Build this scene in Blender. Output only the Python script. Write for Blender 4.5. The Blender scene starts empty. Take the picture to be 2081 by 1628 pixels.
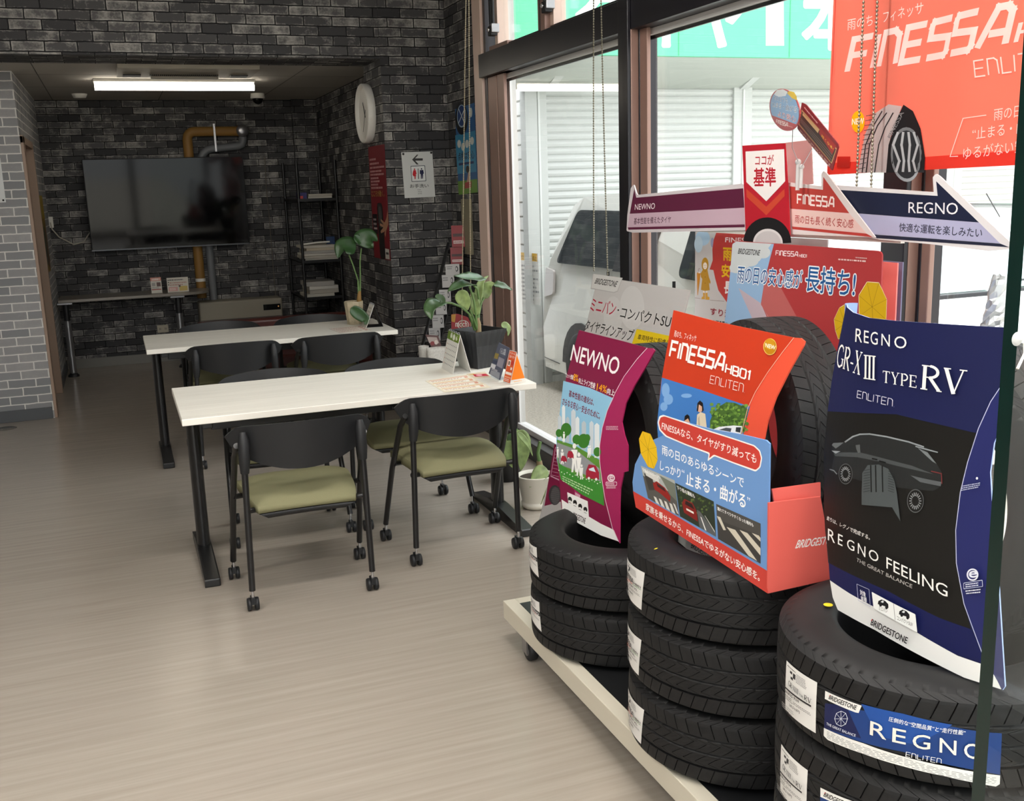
import bpy, bmesh, math, random
from mathutils import Vector, Matrix
from mathutils.geometry import tessellate_polygon
SC = bpy.context.scene
C = SC.collection
PI = math.pi
random.seed(7)

# ------------------------------------------------------------------ camera
F, IW, IH = 2081.5, 2081, 1628
CX, CY = 1040.5, 814.0
YAW, PIT, ROL, EYE = 0.360868, 0.207609, 0.0317047, 1.586
_f = Vector((math.sin(YAW)*math.cos(PIT), math.cos(YAW)*math.cos(PIT), -math.sin(PIT)))
_r = Vector((math.cos(YAW), -math.sin(YAW), 0))
_d = _f.cross(_r)
CR = math.cos(ROL)*_r + math.sin(ROL)*_d
CD = -math.sin(ROL)*_r + math.cos(ROL)*_d
CF = _f
cam = bpy.data.cameras.new('camera'); cam.sensor_width = 36; cam.sensor_fit = 'HORIZONTAL'
cam.lens = 36*F/IW; cam.clip_start = .02; cam.clip_end = 200
camo = bpy.data.objects.new('camera', cam); C.objects.link(camo)
M = Matrix.Identity(4)
for i in range(3):
    M[i][0], M[i][1], M[i][2] = CR[i], -CD[i], -CF[i]
M[2][3] = EYE
camo.matrix_world = M
SC.camera = camo

# ------------------------------------------------------------------ world, exposure
SC.view_settings.view_transform = 'Standard'; SC.view_settings.look = 'None'
SC.view_settings.gamma = 1; SC.view_settings.use_curve_mapping = False
SC.view_settings.exposure = 0.4
wd = bpy.data.worlds.new('overcast_sky'); SC.world = wd; wd.use_nodes = True
bg = wd.node_tree.nodes['Background']
SKY = 5.0                                                # overcast dome: brightest overhead, a third of that at the horizon
_n = wd.node_tree; _tc = _n.nodes.new('ShaderNodeTexCoord'); _sx = _n.nodes.new('ShaderNodeSeparateXYZ'); _mx = _n.nodes.new('ShaderNodeMath'); _mx.operation = 'MAXIMUM'; _mx.inputs[1].default_value = 0
_ma = _n.nodes.new('ShaderNodeMath'); _ma.operation = 'MULTIPLY_ADD'; _ma.inputs[1].default_value = SKY*2/3; _ma.inputs[2].default_value = SKY/3
_n.links.new(_tc.outputs['Generated'], _sx.inputs[0]); _n.links.new(_sx.outputs[2], _mx.inputs[0]); _n.links.new(_mx.outputs[0], _ma.inputs[0]); _n.links.new(_ma.outputs[0], bg.inputs[1])
bg.inputs[0].default_value = (.985, .99, 1.0, 1)
SC.cycles.max_bounces = 10; SC.cycles.diffuse_bounces = 5; SC.cycles.glossy_bounces = 4
SC.cycles.transparent_max_bounces = 24; SC.cycles.caustics_reflective = False; SC.cycles.caustics_refractive = False
SC.cycles.sample_clamp_indirect = 6
LAMP = 42.0           # emission of the front room's ceiling panels
TUBE = 9.0            # emission of the alcove's tube

# ------------------------------------------------------------------ pixel helpers (rays of the photograph's camera)
def ray(px, py): return CR*((px-CX)/F) + CD*((py-CY)/F) + CF
EP = Vector((0, 0, EYE))
def at(px, py, ax, val):
    d = ray(px, py); return EP + d*((val-EP[ax])/d[ax])
def atX(px, py, X): return at(px, py, 0, X)
def atY(px, py, Y): return at(px, py, 1, Y)
def atZ(px, py, Z): return at(px, py, 2, Z)
def K(ox, oy, s): return lambda x, y: (ox+x/s, oy+y/s)

# ------------------------------------------------------------------ materials
def lin(h):
    if not isinstance(h, str): return tuple(h)
    h = h.lstrip('#'); o = []
    for i in (0, 2, 4):
        c = int(h[i:i+2], 16)/255
        o.append(c/12.92 if c <= .04045 else ((c+.055)/1.055)**2.4)
    return tuple(o)
MATS = {}
def mat(name, col='#808080', rough=.5, metal=0., spec=.5, emit=0., trans=0., noise=0., nscale=20., bump=0.):
    if name in MATS: return MATS[name]
    m = bpy.data.materials.new(name); m.use_nodes = True
    nt = m.node_tree; b = nt.nodes['Principled BSDF']; c = lin(col)
    b.inputs['Base Color'].default_value = (*c, 1); b.inputs['Roughness'].default_value = rough
    b.inputs['Metallic'].default_value = metal; b.inputs['Specular IOR Level'].default_value = spec
    if emit:
        b.inputs['Emission Color'].default_value = (*c, 1); b.inputs['Emission Strength'].default_value = emit
    if noise or bump:
        tc = nt.nodes.new('ShaderNodeTexCoord'); n = nt.nodes.new('ShaderNodeTexNoise')
        n.inputs['Scale'].default_value = nscale; n.inputs['Detail'].default_value = 6
        nt.links.new(tc.outputs['Object'], n.inputs['Vector'])
        if noise:
            r = nt.nodes.new('ShaderNodeMapRange'); r.inputs['To Min'].default_value = 1-noise; r.inputs['To Max'].default_value = 1+noise
            r.inputs['From Min'].default_value = .3; r.inputs['From Max'].default_value = .7
            v = nt.nodes.new('ShaderNodeVectorMath'); v.operation = 'SCALE'; v.inputs[0].default_value = c
            nt.links.new(n.outputs['Fac'], r.inputs['Value']); nt.links.new(r.outputs[0], v.inputs['Scale'])
            nt.links.new(v.outputs[0], b.inputs['Base Color'])
        if bump:
            bp = nt.nodes.new('ShaderNodeBump'); bp.inputs['Strength'].default_value = bump; bp.inputs['Distance'].default_value = .01
            nt.links.new(n.outputs['Fac'], bp.inputs['Height']); nt.links.new(bp.outputs[0], b.inputs['Normal'])
    if trans:
        t = nt.nodes.new('ShaderNodeBsdfTranslucent'); t.inputs['Color'].default_value = (*c, 1)
        mx = nt.nodes.new('ShaderNodeMixShader'); mx.inputs[0].default_value = trans
        nt.links.new(b.outputs[0], mx.inputs[1]); nt.links.new(t.outputs[0], mx.inputs[2])
        nt.links.new(mx.outputs[0], nt.nodes['Material Output'].inputs[0])
    MATS[name] = m; return m
def ink(col):                                    # printed matt colour of a poster or label
    return mat('print_'+col.lstrip('#'), col, .42, spec=.35)
def cloth_ink(col): return mat('cloth_'+col.lstrip('#'), col, .7, spec=.1, trans=.5)

def glass_mat(name, tint=(.97, .985, .98), ior=1.5):
    m = bpy.data.materials.new(name); m.use_nodes = True; nt = m.node_tree; nt.nodes.clear()
    out = nt.nodes.new('ShaderNodeOutputMaterial'); mx = nt.nodes.new('ShaderNodeMixShader'); lw = nt.nodes.new('ShaderNodeLayerWeight')
    pw = nt.nodes.new('ShaderNodeMath'); pw.operation = 'POWER'; pw.inputs[1].default_value = 5; nt.links.new(lw.outputs['Facing'], pw.inputs[0])
    fr = nt.nodes.new('ShaderNodeMath'); fr.operation = 'MULTIPLY_ADD'; fr.inputs[1].default_value = .95; fr.inputs[2].default_value = .035; nt.links.new(pw.outputs[0], fr.inputs[0])
    tr = nt.nodes.new('ShaderNodeBsdfTransparent'); tr.inputs[0].default_value = (*tint, 1)
    gl = nt.nodes.new('ShaderNodeBsdfGlossy'); gl.inputs['Roughness'].default_value = .01; gl.inputs[0].default_value = (.9, .9, .9, 1)
    nt.links.new(fr.outputs[0], mx.inputs[0]); nt.links.new(tr.outputs[0], mx.inputs[1]); nt.links.new(gl.outputs[0], mx.inputs[2])
    nt.links.new(mx.outputs[0], out.inputs[0]); MATS[name] = m; return m

def nodes(m): return m.node_tree, m.node_tree.nodes['Principled BSDF']
def brick_mat(name, c1, c2, mortar, white, wear, msize=.0045, rough=.75):
    m = bpy.data.materials.new(name); m.use_nodes = True; nt, b = nodes(m); N = nt.nodes.new; L = nt.links.new
    uv = N('ShaderNodeUVMap'); uv.uv_map = 'UVMap'
    # slight waviness of the joints
    nz = N('ShaderNodeTexNoise'); nz.inputs['Scale'].default_value = 16; nz.inputs['Detail'].default_value = 2
    L(uv.outputs[0], nz.inputs['Vector'])
    sub = N('ShaderNodeVectorMath'); sub.operation = 'SUBTRACT'; sub.inputs[1].default_value = (.5, .5, .5); L(nz.outputs['Color'], sub.inputs[0])
    sc = N('ShaderNodeVectorMath'); sc.operation = 'SCALE'; sc.inputs['Scale'].default_value = .008; L(sub.outputs[0], sc.inputs[0])
    ad = N('ShaderNodeVectorMath'); ad.operation = 'ADD'; L(uv.outputs[0], ad.inputs[0]); L(sc.outputs[0], ad.inputs[1])
    def brick(ms, sm, a, bb, mo):
        t = N('ShaderNodeTexBrick'); t.offset = .5
        t.inputs['Scale'].default_value = 1; t.inputs['Brick Width'].default_value = .185; t.inputs['Row Height'].default_value = .0615
        t.inputs['Mortar Size'].default_value = ms; t.inputs['Mortar Smooth'].default_value = sm; t.inputs['Bias'].default_value = 0
        t.inputs['Color1'].default_value = (*a, 1); t.inputs['Color2'].default_value = (*bb, 1); t.inputs['Mortar'].default_value = (*mo, 1)
        L(ad.outputs[0], t.inputs['Vector']); return t
    t1 = brick(msize, .25, lin(c1), lin(c2), lin(mortar))
    t2 = brick(.017, 1.0, (0, 0, 0), (.6, .6, .6), (1, 1, 1))      # edge band, per-brick value
    t3 = brick(0.0, 0.0, (0, 0, 0), (1, 1, 1), (0, 0, 0))
    n2 = N('ShaderNodeTexNoise'); n2.inputs['Scale'].default_value = 9.5; n2.inputs['Detail'].default_value = 8; n2.inputs['Roughness'].default_value = .7
    L(uv.outputs[0], n2.inputs['Vector'])
    n3 = N('ShaderNodeTexNoise'); n3.inputs['Scale'].default_value = 90; n3.inputs['Detail'].default_value = 5
    L(uv.outputs[0], n3.inputs['Vector'])
    s1 = N('ShaderNodeMath'); s1.operation = 'MULTIPLY_ADD'; s1.inputs[1].default_value = .17; L(t2.outputs['Fac'], s1.inputs[0]); L(n2.outputs['Fac'], s1.inputs[2])
    s2 = N('ShaderNodeMath'); s2.operation = 'MULTIPLY_ADD'; s2.inputs[1].default_value = .26
    sep = N('ShaderNodeSeparateColor'); L(t3.outputs['Color'], sep.inputs[0]); L(sep.outputs[0], s2.inputs[0]); L(s1.outputs[0], s2.inputs[2])
    s3 = N('ShaderNodeMath'); s3.operation = 'MULTIPLY_ADD'; s3.inputs[1].default_value = .22; L(n3.outputs['Fac'], s3.inputs[0]); L(s2.outputs[0], s3.inputs[2])
    rg = N('ShaderNodeMapRange'); rg.inputs['From Min'].default_value = .78; rg.inputs['From Max'].default_value = 1.06; rg.inputs['To Max'].default_value = wear; L(s3.outputs[0], rg.inputs['Value'])
    inv = N('ShaderNodeMath'); inv.operation = 'SUBTRACT'; inv.inputs[0].default_value = 1; L(t1.outputs['Fac'], inv.inputs[1])
    mu = N('ShaderNodeMath'); mu.operation = 'MULTIPLY'; L(rg.outputs[0], mu.inputs[0]); L(inv.outputs[0], mu.inputs[1])
    mx = N('ShaderNodeMix'); mx.data_type = 'RGBA'; L(mu.outputs[0], mx.inputs[0]); L(t1.outputs['Color'], mx.inputs[6]); mx.inputs[7].default_value = (*lin(white), 1)
    L(mx.outputs[2], b.inputs['Base Color']); b.inputs['Roughness'].default_value = rough; b.inputs['Specular IOR Level'].default_value = .25
    bp = N('ShaderNodeBump'); bp.inputs['Strength'].default_value = .35; bp.inputs['Distance'].default_value = .004; L(inv.outputs[0], bp.inputs['Height']); L(bp.outputs[0], b.inputs['Normal'])
    MATS[name] = m; return m
BRK = brick_mat('dark_brick_wallpaper', '#38383a', '#5d5c5d', '#171719', '#bbb8b2', .8)
BRKL = brick_mat('light_grey_brick_wallpaper', '#85878a', '#a09f9f', '#dcdad6', '#b5b4b2', .35, .0045)

def floor_mat():
    m = bpy.data.materials.new('vinyl_floor'); m.use_nodes = True; nt, b = nodes(m); N = nt.nodes.new; L = nt.links.new
    tc = N('ShaderNodeTexCoord'); mp = N('ShaderNodeMapping'); mp.inputs['Scale'].default_value = (.9, 26, 1); L(tc.outputs['Object'], mp.inputs[0])
    n = N('ShaderNodeTexNoise'); n.inputs['Scale'].default_value = 1.6; n.inputs['Detail'].default_value = 9; n.inputs['Roughness'].default_value = .62; L(mp.outputs[0], n.inputs['Vector'])
    cr = N('ShaderNodeValToRGB'); e = cr.color_ramp.elements; e[0].position = .3; e[0].color = (*lin('#968d83'), 1); e[1].position = .72; e[1].color = (*lin('#a79e93'), 1); L(n.outputs['Fac'], cr.inputs[0])
    n2 = N('ShaderNodeTexNoise'); n2.inputs['Scale'].default_value = 1.3; n2.inputs['Detail'].default_value = 4; L(tc.outputs['Object'], n2.inputs['Vector'])
    mr = N('ShaderNodeMapRange'); mr.inputs['To Min'].default_value = .13; mr.inputs['To Max'].default_value = .33; L(n2.outputs['Fac'], mr.inputs['Value'])
    L(cr.outputs[0], b.inputs['Base Color']); L(mr.outputs[0], b.inputs['Roughness']); b.inputs['Specular IOR Level'].default_value = .55
    bp = N('ShaderNodeBump'); bp.inputs['Strength'].default_value = .05; bp.inputs['Distance'].default_value = .002; L(n.outputs['Fac'], bp.inputs['Height']); L(bp.outputs[0], b.inputs['Normal'])
    MATS['vinyl_floor'] = m; return m
FLOOR = floor_mat()
def table_mat():
    m = bpy.data.materials.new('white_woodgrain_top'); m.use_nodes = True; nt, b = nodes(m); N = nt.nodes.new; L = nt.links.new
    tc = N('ShaderNodeTexCoord'); mp = N('ShaderNodeMapping'); mp.inputs['Scale'].default_value = (1.2, 40, 1); L(tc.outputs['Object'], mp.inputs[0])
    n = N('ShaderNodeTexNoise'); n.inputs['Scale'].default_value = 2; n.inputs['Detail'].default_value = 8; L(mp.outputs[0], n.inputs['Vector'])
    cr = N('ShaderNodeValToRGB'); e = cr.color_ramp.elements; e[0].position = .3; e[0].color = (*lin('#dcd9cf'), 1); e[1].position = .7; e[1].color = (*lin('#edeae1'), 1); L(n.outputs['Fac'], cr.inputs[0])
    L(cr.outputs[0], b.inputs['Base Color']); b.inputs['Roughness'].default_value = .45; MATS['white_woodgrain_top'] = m; return m
TOPW = table_mat()
BLK = mat('black_steel', '#161617', .32, spec=.5)
BLKP = mat('black_plastic', '#1d1e20', .5, spec=.4)
CHROME = mat('chrome', '#c8c8ca', .15, 1)
SILVER = mat('silver_metal', '#9a9a9c', .3, .8)
WHITE = mat('white_paint', '#e9e7e0', .45)
RUB = mat('tyre_rubber', '#161617', .58, spec=.35, noise=.12, nscale=30)
GREEN = mat('green_seat_fabric', '#7c7a5d', .85, spec=.15, noise=.10, nscale=900, bump=.08)
GLASS = glass_mat('window_glass')

# ------------------------------------------------------------------ mesh builder
class MB:
    def __init__(s): s.v = []; s.f = []; s.m = []; s.s = []; s.mats = []; s.uv = None
    def mi(s, m):
        if m not in s.mats: s.mats.append(m)
        return s.mats.index(m)
    def add(s, vs, fs, m, smooth=False):
        o = len(s.v); s.v += [tuple(p) for p in vs]; k = s.mi(m)
        for f in fs: s.f.append([o+i for i in f]); s.m.append(k); s.s.append(smooth)
    def box(s, x0, x1, y0, y1, z0, z1, m, T=None):
        vs = [Vector((x, y, z)) for z in (z0, z1) for y in (y0, y1) for x in (x0, x1)]
        if T: vs = [T @ p for p in vs]
        s.add(vs, [(0, 2, 3, 1), (4, 5, 7, 6), (0, 1, 5, 4), (2, 6, 7, 3), (0, 4, 6, 2), (1, 3, 7, 5)], m)
    def tube(s, pts, r, m, n=12, caps=True, smooth=True, closed=False):
        pts = [Vector(p) for p in pts]; k = len(pts); rs = r if isinstance(r, (list, tuple)) else [r]*k
        t0 = (pts[1]-pts[0]).normalized(); up = Vector((0, 0, 1)) if abs(t0.z) < .9 else Vector((1, 0, 0))
        nrm = (up - t0*up.dot(t0)).normalized(); vs = []
        for i, p in enumerate(pts):
            if closed: t = (pts[(i+1) % k]-pts[i-1]).normalized()
            else: t = (pts[min(i+1, k-1)]-pts[max(i-1, 0)]).normalized()
            nrm = (nrm - t*nrm.dot(t)).normalized(); b = t.cross(nrm)
            for j in range(n):
                a = 2*PI*j/n; vs.append(p + (nrm*math.cos(a)+b*math.sin(a))*rs[i])
        fs = []
        for i in range(k if closed else k-1):
            for j in range(n):
                fs.append((i*n+j, i*n+(j+1) % n, ((i+1) % k)*n+(j+1) % n, ((i+1) % k)*n+j))
        s.add(vs, fs, m, smooth)
        if caps and not closed:
            s.add(vs[:n], [list(range(n))[::-1]], m); s.add(vs[-n:], [list(range(n))], m)
    def lathe(s, prof, m, n=32, T=None, smooth=True, caps=True):
        vs = []; k = len(prof)
        for j in range(n):
            a = 2*PI*j/n
            for r, z in prof:
                p = Vector((r*math.cos(a), r*math.sin(a), z)); vs.append(T @ p if T else p)
        fs = [(j*k+i, ((j+1) % n)*k+i, ((j+1) % n)*k+i+1, j*k+i+1) for j in range(n) for i in range(k-1)]
        s.add(vs, fs, m, smooth)
        if caps:
            if prof[0][0] > 1e-6: s.add([vs[j*k] for j in range(n)], [list(range(n))[::-1]], m)
            if prof[-1][0] > 1e-6: s.add([vs[j*k+k-1] for j in range(n)], [list(range(n))], m)
    def grid(s, rows, m, smooth=True):
        a = len(rows); b = len(rows[0]); vs = [p for r in rows for p in r]
        s.add(vs, [(i*b+j, i*b+j+1, (i+1)*b+j+1, (i+1)*b+j) for i in range(a-1) for j in range(b-1)], m, smooth)
    def slab(s, front, back, m, mf=None):                     # closed solid between two matching outlines
        n = len(front); vs = list(front)+list(back)
        s.add(vs, [list(range(n))], mf or m)
        s.add(vs, [list(range(2*n-1, n-1, -1))]+[(i, n+i, n+(i+1) % n, (i+1) % n) for i in range(n)], m)
    def sphere(s, c, r, m, n=16, sc=(1, 1, 1)):
        c = Vector(c); rows = []
        for i in range(n//2+1):
            a = PI*i/(n//2); rows.append([c+Vector((r*sc[0]*math.sin(a)*math.cos(2*PI*j/n), r*sc[1]*math.sin(a)*math.sin(2*PI*j/n), r*sc[2]*math.cos(a))) for j in range(n+1)])
        s.grid(rows, m)
    def build(s, name, parent=None, bevel=0, seg=2, uvfn=None, weld=False):
        me = bpy.data.meshes.new(name); me.from_pydata([tuple(p) for p in s.v], [], s.f)
        for m in s.mats: me.materials.append(m)
        me.polygons.foreach_set('material_index', s.m); me.polygons.foreach_set('use_smooth', s.s)
        if uvfn:
            ul = me.uv_layers.new(name='UVMap')
            for p in me.polygons:
                for li in p.loop_indices: ul.data[li].uv = uvfn(me.vertices[me.loops[li].vertex_index].co, p.normal)
        me.update()
        o = bpy.data.objects.new(name, me); C.objects.link(o)
        if weld:
            w = o.modifiers.new('weld', 'WELD'); w.merge_threshold = 1e-5
        if bevel:
            bv = o.modifiers.new('bevel', 'BEVEL'); bv.width = bevel; bv.segments = seg; bv.limit_method = 'ANGLE'
        if parent: setp(o, parent)
        return o
def wuv(co, n):                                                # wall coordinates in metres
    if abs(n.x) > .7: return (co.y, co.z)
    if abs(n.y) > .7: return (co.x, co.z)
    return (co.x, co.y)
def world(o):
    m = o.matrix_basis.copy()
    if o.parent: m = world(o.parent) @ o.matrix_parent_inverse @ m
    return m
def setp(o, p):
    o.parent = p; o.matrix_parent_inverse = world(p).inverted()
def thing(name, label, cat, loc=(0, 0, 0), group=None):
    o = bpy.data.objects.new(name, None); C.objects.link(o); o.location = loc; o.empty_display_size = .1
    return tag(o, label, cat, group)
def tag(o, label, cat, group=None):
    o['label'] = label; o['category'] = cat
    if group: o['group'] = group
    return o
def struct(o, label=None, cat=None):
    o['kind'] = 'structure'
    if label: o['label'] = label
    if cat: o['category'] = cat
    return o
def children(o): return [c for c in C.objects if c.parent == o]
def copy_tree(o, parent=None):
    c = o.copy(); C.objects.link(c)
    if parent: c.parent = parent
    for ch in children(o): copy_tree(ch, c)
    return c
def dup(root, loc, rotz=0, label=None, scale=None):
    c = copy_tree(root); c.location = loc; c.rotation_euler.z = rotz
    if label: c['label'] = label
    return c
def boxo(name, dims, m, parent=None, bevel=.002, T=None):
    b = MB(); b.box(*dims, m, T); return b.build(name, parent, bevel)
# ------------------------------------------------------------------ lettering and flat artwork on surfaces
_GC = {}
def glyphs(s, off=0., shear=0.):
    k = (s, off, shear)
    if k in _GC: return _GC[k]
    c = bpy.data.curves.new('lettering', 'FONT'); c.body = s; c.size = 1; c.offset = off; c.shear = shear; c.fill_mode = 'FRONT'; c.resolution_u = 3
    o = bpy.data.objects.new('lettering', c); me = o.to_mesh()
    vs = [(v.co.x, v.co.y) for v in me.vertices]; fs = [tuple(p.vertices) for p in me.polygons]
    o.to_mesh_clear(); bpy.data.objects.remove(o); bpy.data.curves.remove(c)
    xs = [v[0] for v in vs]; ys = [v[1] for v in vs]; x0, x1, y0, y1 = min(xs), max(xs), min(ys), max(ys)
    vs = [((x-x0)/max(x1-x0, 1e-6), (y-y0)/max(y1-y0, 1e-6)) for x, y in vs]
    _GC[k] = (vs, fs); return _GC[k]
def arc(cx, cy, rx, ry, a0, a1, n=14): return [(cx+rx*math.cos(math.radians(a0+(a1-a0)*i/n)), cy+ry*math.sin(math.radians(a0+(a1-a0)*i/n))) for i in range(n+1)]
TECH = {  # squared logo letters: polylines in a box (w, 1)
 'F': (.72, [[(0, 0), (.02, 1), (.72, 1)], [(0, .5), (.6, .5)]]), 'I': (.06, [[(0, 0), (.03, 1)]]),
 'N': (.68, [[(0, 0), (.02, 1), (.45, 1), (.64, .84), (.68, 0)]]), 'E': (.68, [[(.68, 1), (.02, 1), (0, 0), (.68, 0)], [(0, .5), (.6, .5)]]),
 'S': (.7, [[(.7, 1), (.05, 1), (0, .88), (.0, .55), (.7, .5), (.7, .1), (.62, 0), (0, 0)]]),
 'A': (.78, [[(0, 0), (.36, 1), (.62, 1), (.76, .86), (.78, 0)], [(.25, .33), (.76, .33)]]),
 'L': (.6, [[(0, 1), (0, 0), (.6, 0)]]), 'T': (.72, [[(0, 1), (.72, 1)], [(.36, 1), (.36, 0)]]), '.': (.02, [[(0, .0), (.02, .0)]]),
 'H': (.62, [[(0, 0), (0, 1)], [(.62, 0), (.62, 1)], [(0, .5), (.62, .5)]]), 'B': (.62, [[(0, 0), (0, 1), (.5, 1), (.58, .9), (.58, .6), (.5, .5), (0, .5)], [(.5, .5), (.62, .4), (.62, .1), (.52, 0), (0, 0)]]),
 '0': (.62, [[(.1, 0), (0, .12), (0, .88), (.1, 1), (.52, 1), (.62, .88), (.62, .12), (.52, 0), (.1, 0)]]), '1': (.2, [[(0, .82), (.2, 1), (.2, 0)]]),
 ' ': (.4, [])}
TH, TN = .15, .045
SERIF = {  # roman letters: (points, width)
 'G': (.72, [(arc(.36, .5, .34, .48, 50, 310), .09), ([(.66, .08), (.66, .4)], .12), ([(.5, .4), (.76, .4)], TN), ([(.62, .72), (.62, .95)], TN)]),
 'R': (.72, [([(.12, 0), (.12, 1)], .13), ([(0, .02), (.25, .02)], TN), ([(0, .98), (.3, .98)], TN), (arc(.3, .75, .28, .23, 90, -90), .1), ([(.12, .52), (.3, .52)], TN), ([(.32, .52), (.66, .03)], .12), ([(.58, .02), (.76, .02)], TN)]),
 '-': (.3, [([(0, .38), (.3, .38)], .07)]),
 'X': (.74, [([(.1, .98), (.64, .02)], .13), ([(.62, .98), (.1, .02)], TN), ([(0, .98), (.25, .98)], TN), ([(.5, .98), (.72, .98)], TN), ([(0, .02), (.22, .02)], TN), ([(.5, .02), (.76, .02)], TN)]),
 'I': (.26, [([(.13, 0), (.13, 1)], .12), ([(0, .02), (.26, .02)], TN), ([(0, .98), (.26, .98)], TN)]),
 'T': (.64, [([(.32, 0), (.32, 1)], .12), ([(0, .96), (.64, .96)], .06), ([(.2, .02), (.44, .02)], TN), ([(.02, .8), (.02, .98)], TN), ([(.62, .8), (.62, .98)], TN)]),
 'Y': (.7, [([(.35, 0), (.35, .45)], .12), ([(.35, .42), (.08, .98)], .11), ([(.35, .42), (.6, .98)], TN), ([(.22, .02), (.48, .02)], TN), ([(0, .98), (.22, .98)], TN), ([(.5, .98), (.72, .98)], TN)]),
 'P': (.6, [([(.12, 0), (.12, 1)], .12), ([(0, .02), (.26, .02)], TN), ([(0, .98), (.3, .98)], TN), (arc(.28, .72, .28, .26, 90, -90), .1), ([(.12, .46), (.28, .46)], TN)]),
 'E': (.6, [([(.12, 0), (.12, 1)], .12), ([(0, .03), (.58, .03)], .06), ([(0, .97), (.55, .97)], .06), ([(.12, .52), (.45, .52)], TN), ([(.57, .02), (.57, .2)], TN), ([(.54, .8), (.54, .98)], TN), ([(.45, .42), (.45, .62)], TN)]),
 'V': (.74, [([(.08, .98), (.37, .0)], .13), ([(.37, .0), (.64, .98)], TN), ([(0, .98), (.24, .98)], TN), ([(.52, .98), (.76, .98)], TN)]), ' ': (.3, [])}
def strokes2d(s, table, th, gap):
    out = []; x = 0
    for ch in s:
        w, st = table[ch]
        for e in st:
            pts, wd = (e if isinstance(e, tuple) else (e, th))
            out.append(([(x+p[0], p[1]) for p in pts], wd))
        x += w+gap
    return out, x-gap
def strokepolys(pts, w, ext=True):
    res = []
    for i in range(len(pts)-1):
        a = Vector(pts[i]); b = Vector(pts[i+1]); d = b-a
        if d.length < 1e-9: continue
        d.normalize(); n = Vector((-d.y, d.x))*(w/2); e = d*(w/2) if ext and len(pts) > 2 else d*0
        a2 = a-(e if i > 0 else e*0); b2 = b+(e if i < len(pts)-2 else e*0)
        res.append([a2+n, a2-n, b2-n, b2+n])
    return res

class Plane:                                                   # flat sheet: origin, two unit axes, normal towards the viewer's side
    curved = False
    def __init__(s, O, U, V):
        s.O = Vector(O); s.U = Vector(U).normalized(); V = Vector(V); s.V = (V-s.U*V.dot(s.U)).normalized(); s.N = s.U.cross(s.V)
    def pix(s, px, py):
        d = ray(px, py); t = (s.O-EP).dot(s.N)/d.dot(s.N); p = EP+d*t-s.O; return (p.dot(s.U), p.dot(s.V))
    def pt(s, a, b, h=0): return s.O+s.U*a+s.V*b+s.N*h
def planeX(X, lean=0., yaw=0., z0=0., Y0=0.):
    # upright sheet facing -X; lean tips its top towards +X; yaw turns it about the vertical through (X, Y0)
    U = Vector((-math.sin(yaw), -math.cos(yaw), 0)); V = Vector((math.sin(lean)*math.cos(yaw), -math.sin(lean)*math.sin(yaw), math.cos(lean)))
    return Plane((X, Y0, z0), U, V)
class Bowed(Plane):                                            # sheet bowed towards the viewer about a vertical axis
    curved = True
    def __init__(s, O, U, V, a0, a1, bow): Plane.__init__(s, O, U, V); s.a0, s.a1, s.bow = a0, a1, bow
    def hgt(s, a):
        t = 2*(a-s.a0)/(s.a1-s.a0)-1; return s.bow*(1-t*t)
    def pix(s, px, py):
        h = 0
        for _ in range(6):
            d = ray(px, py); O = s.O+s.N*h; t = (O-EP).dot(s.N)/d.dot(s.N); p = EP+d*t-O; a, b = p.dot(s.U), p.dot(s.V); h = s.hgt(a)
        return (a, b)
    def pt(s, a, b, h=0): return Plane.pt(s, a, b, s.hgt(a)+h)
class TyreSurf:                                                # tread of a lying tyre: a = arc length, b = height above its bottom
    curved = True
    def __init__(s, cx, cy, z0, R, w): s.c = (cx, cy); s.z0, s.R, s.w = z0, R, w
    def rad(s, b):
        t = abs(b/s.w-.5)*2; return s.R*(1-.012*t*t-(.35*(t-.72)**2 if t > .72 else 0))
    def pix(s, px, py):
        r = s.R
        for _ in range(6):
            d = ray(px, py); ox, oy = EP.x-s.c[0], EP.y-s.c[1]
            A = d.x*d.x+d.y*d.y; B = 2*(ox*d.x+oy*d.y); Cc = ox*ox+oy*oy-r*r; D = max(0, B*B-4*A*Cc); t = (-B-math.sqrt(D))/(2*A)
            p = EP+d*t; b = p.z-s.z0; r = s.rad(min(max(b, 0), s.w))
        th = math.atan2(p.y-s.c[1], p.x-s.c[0])
        if th > 0: th -= 2*PI
        return (th*s.R, b)
    def pt(s, a, b, h=0):
        th = a/s.R; r = s.rad(b)+h; return Vector((s.c[0]+r*math.cos(th), s.c[1]+r*math.sin(th), s.z0+b))

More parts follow.
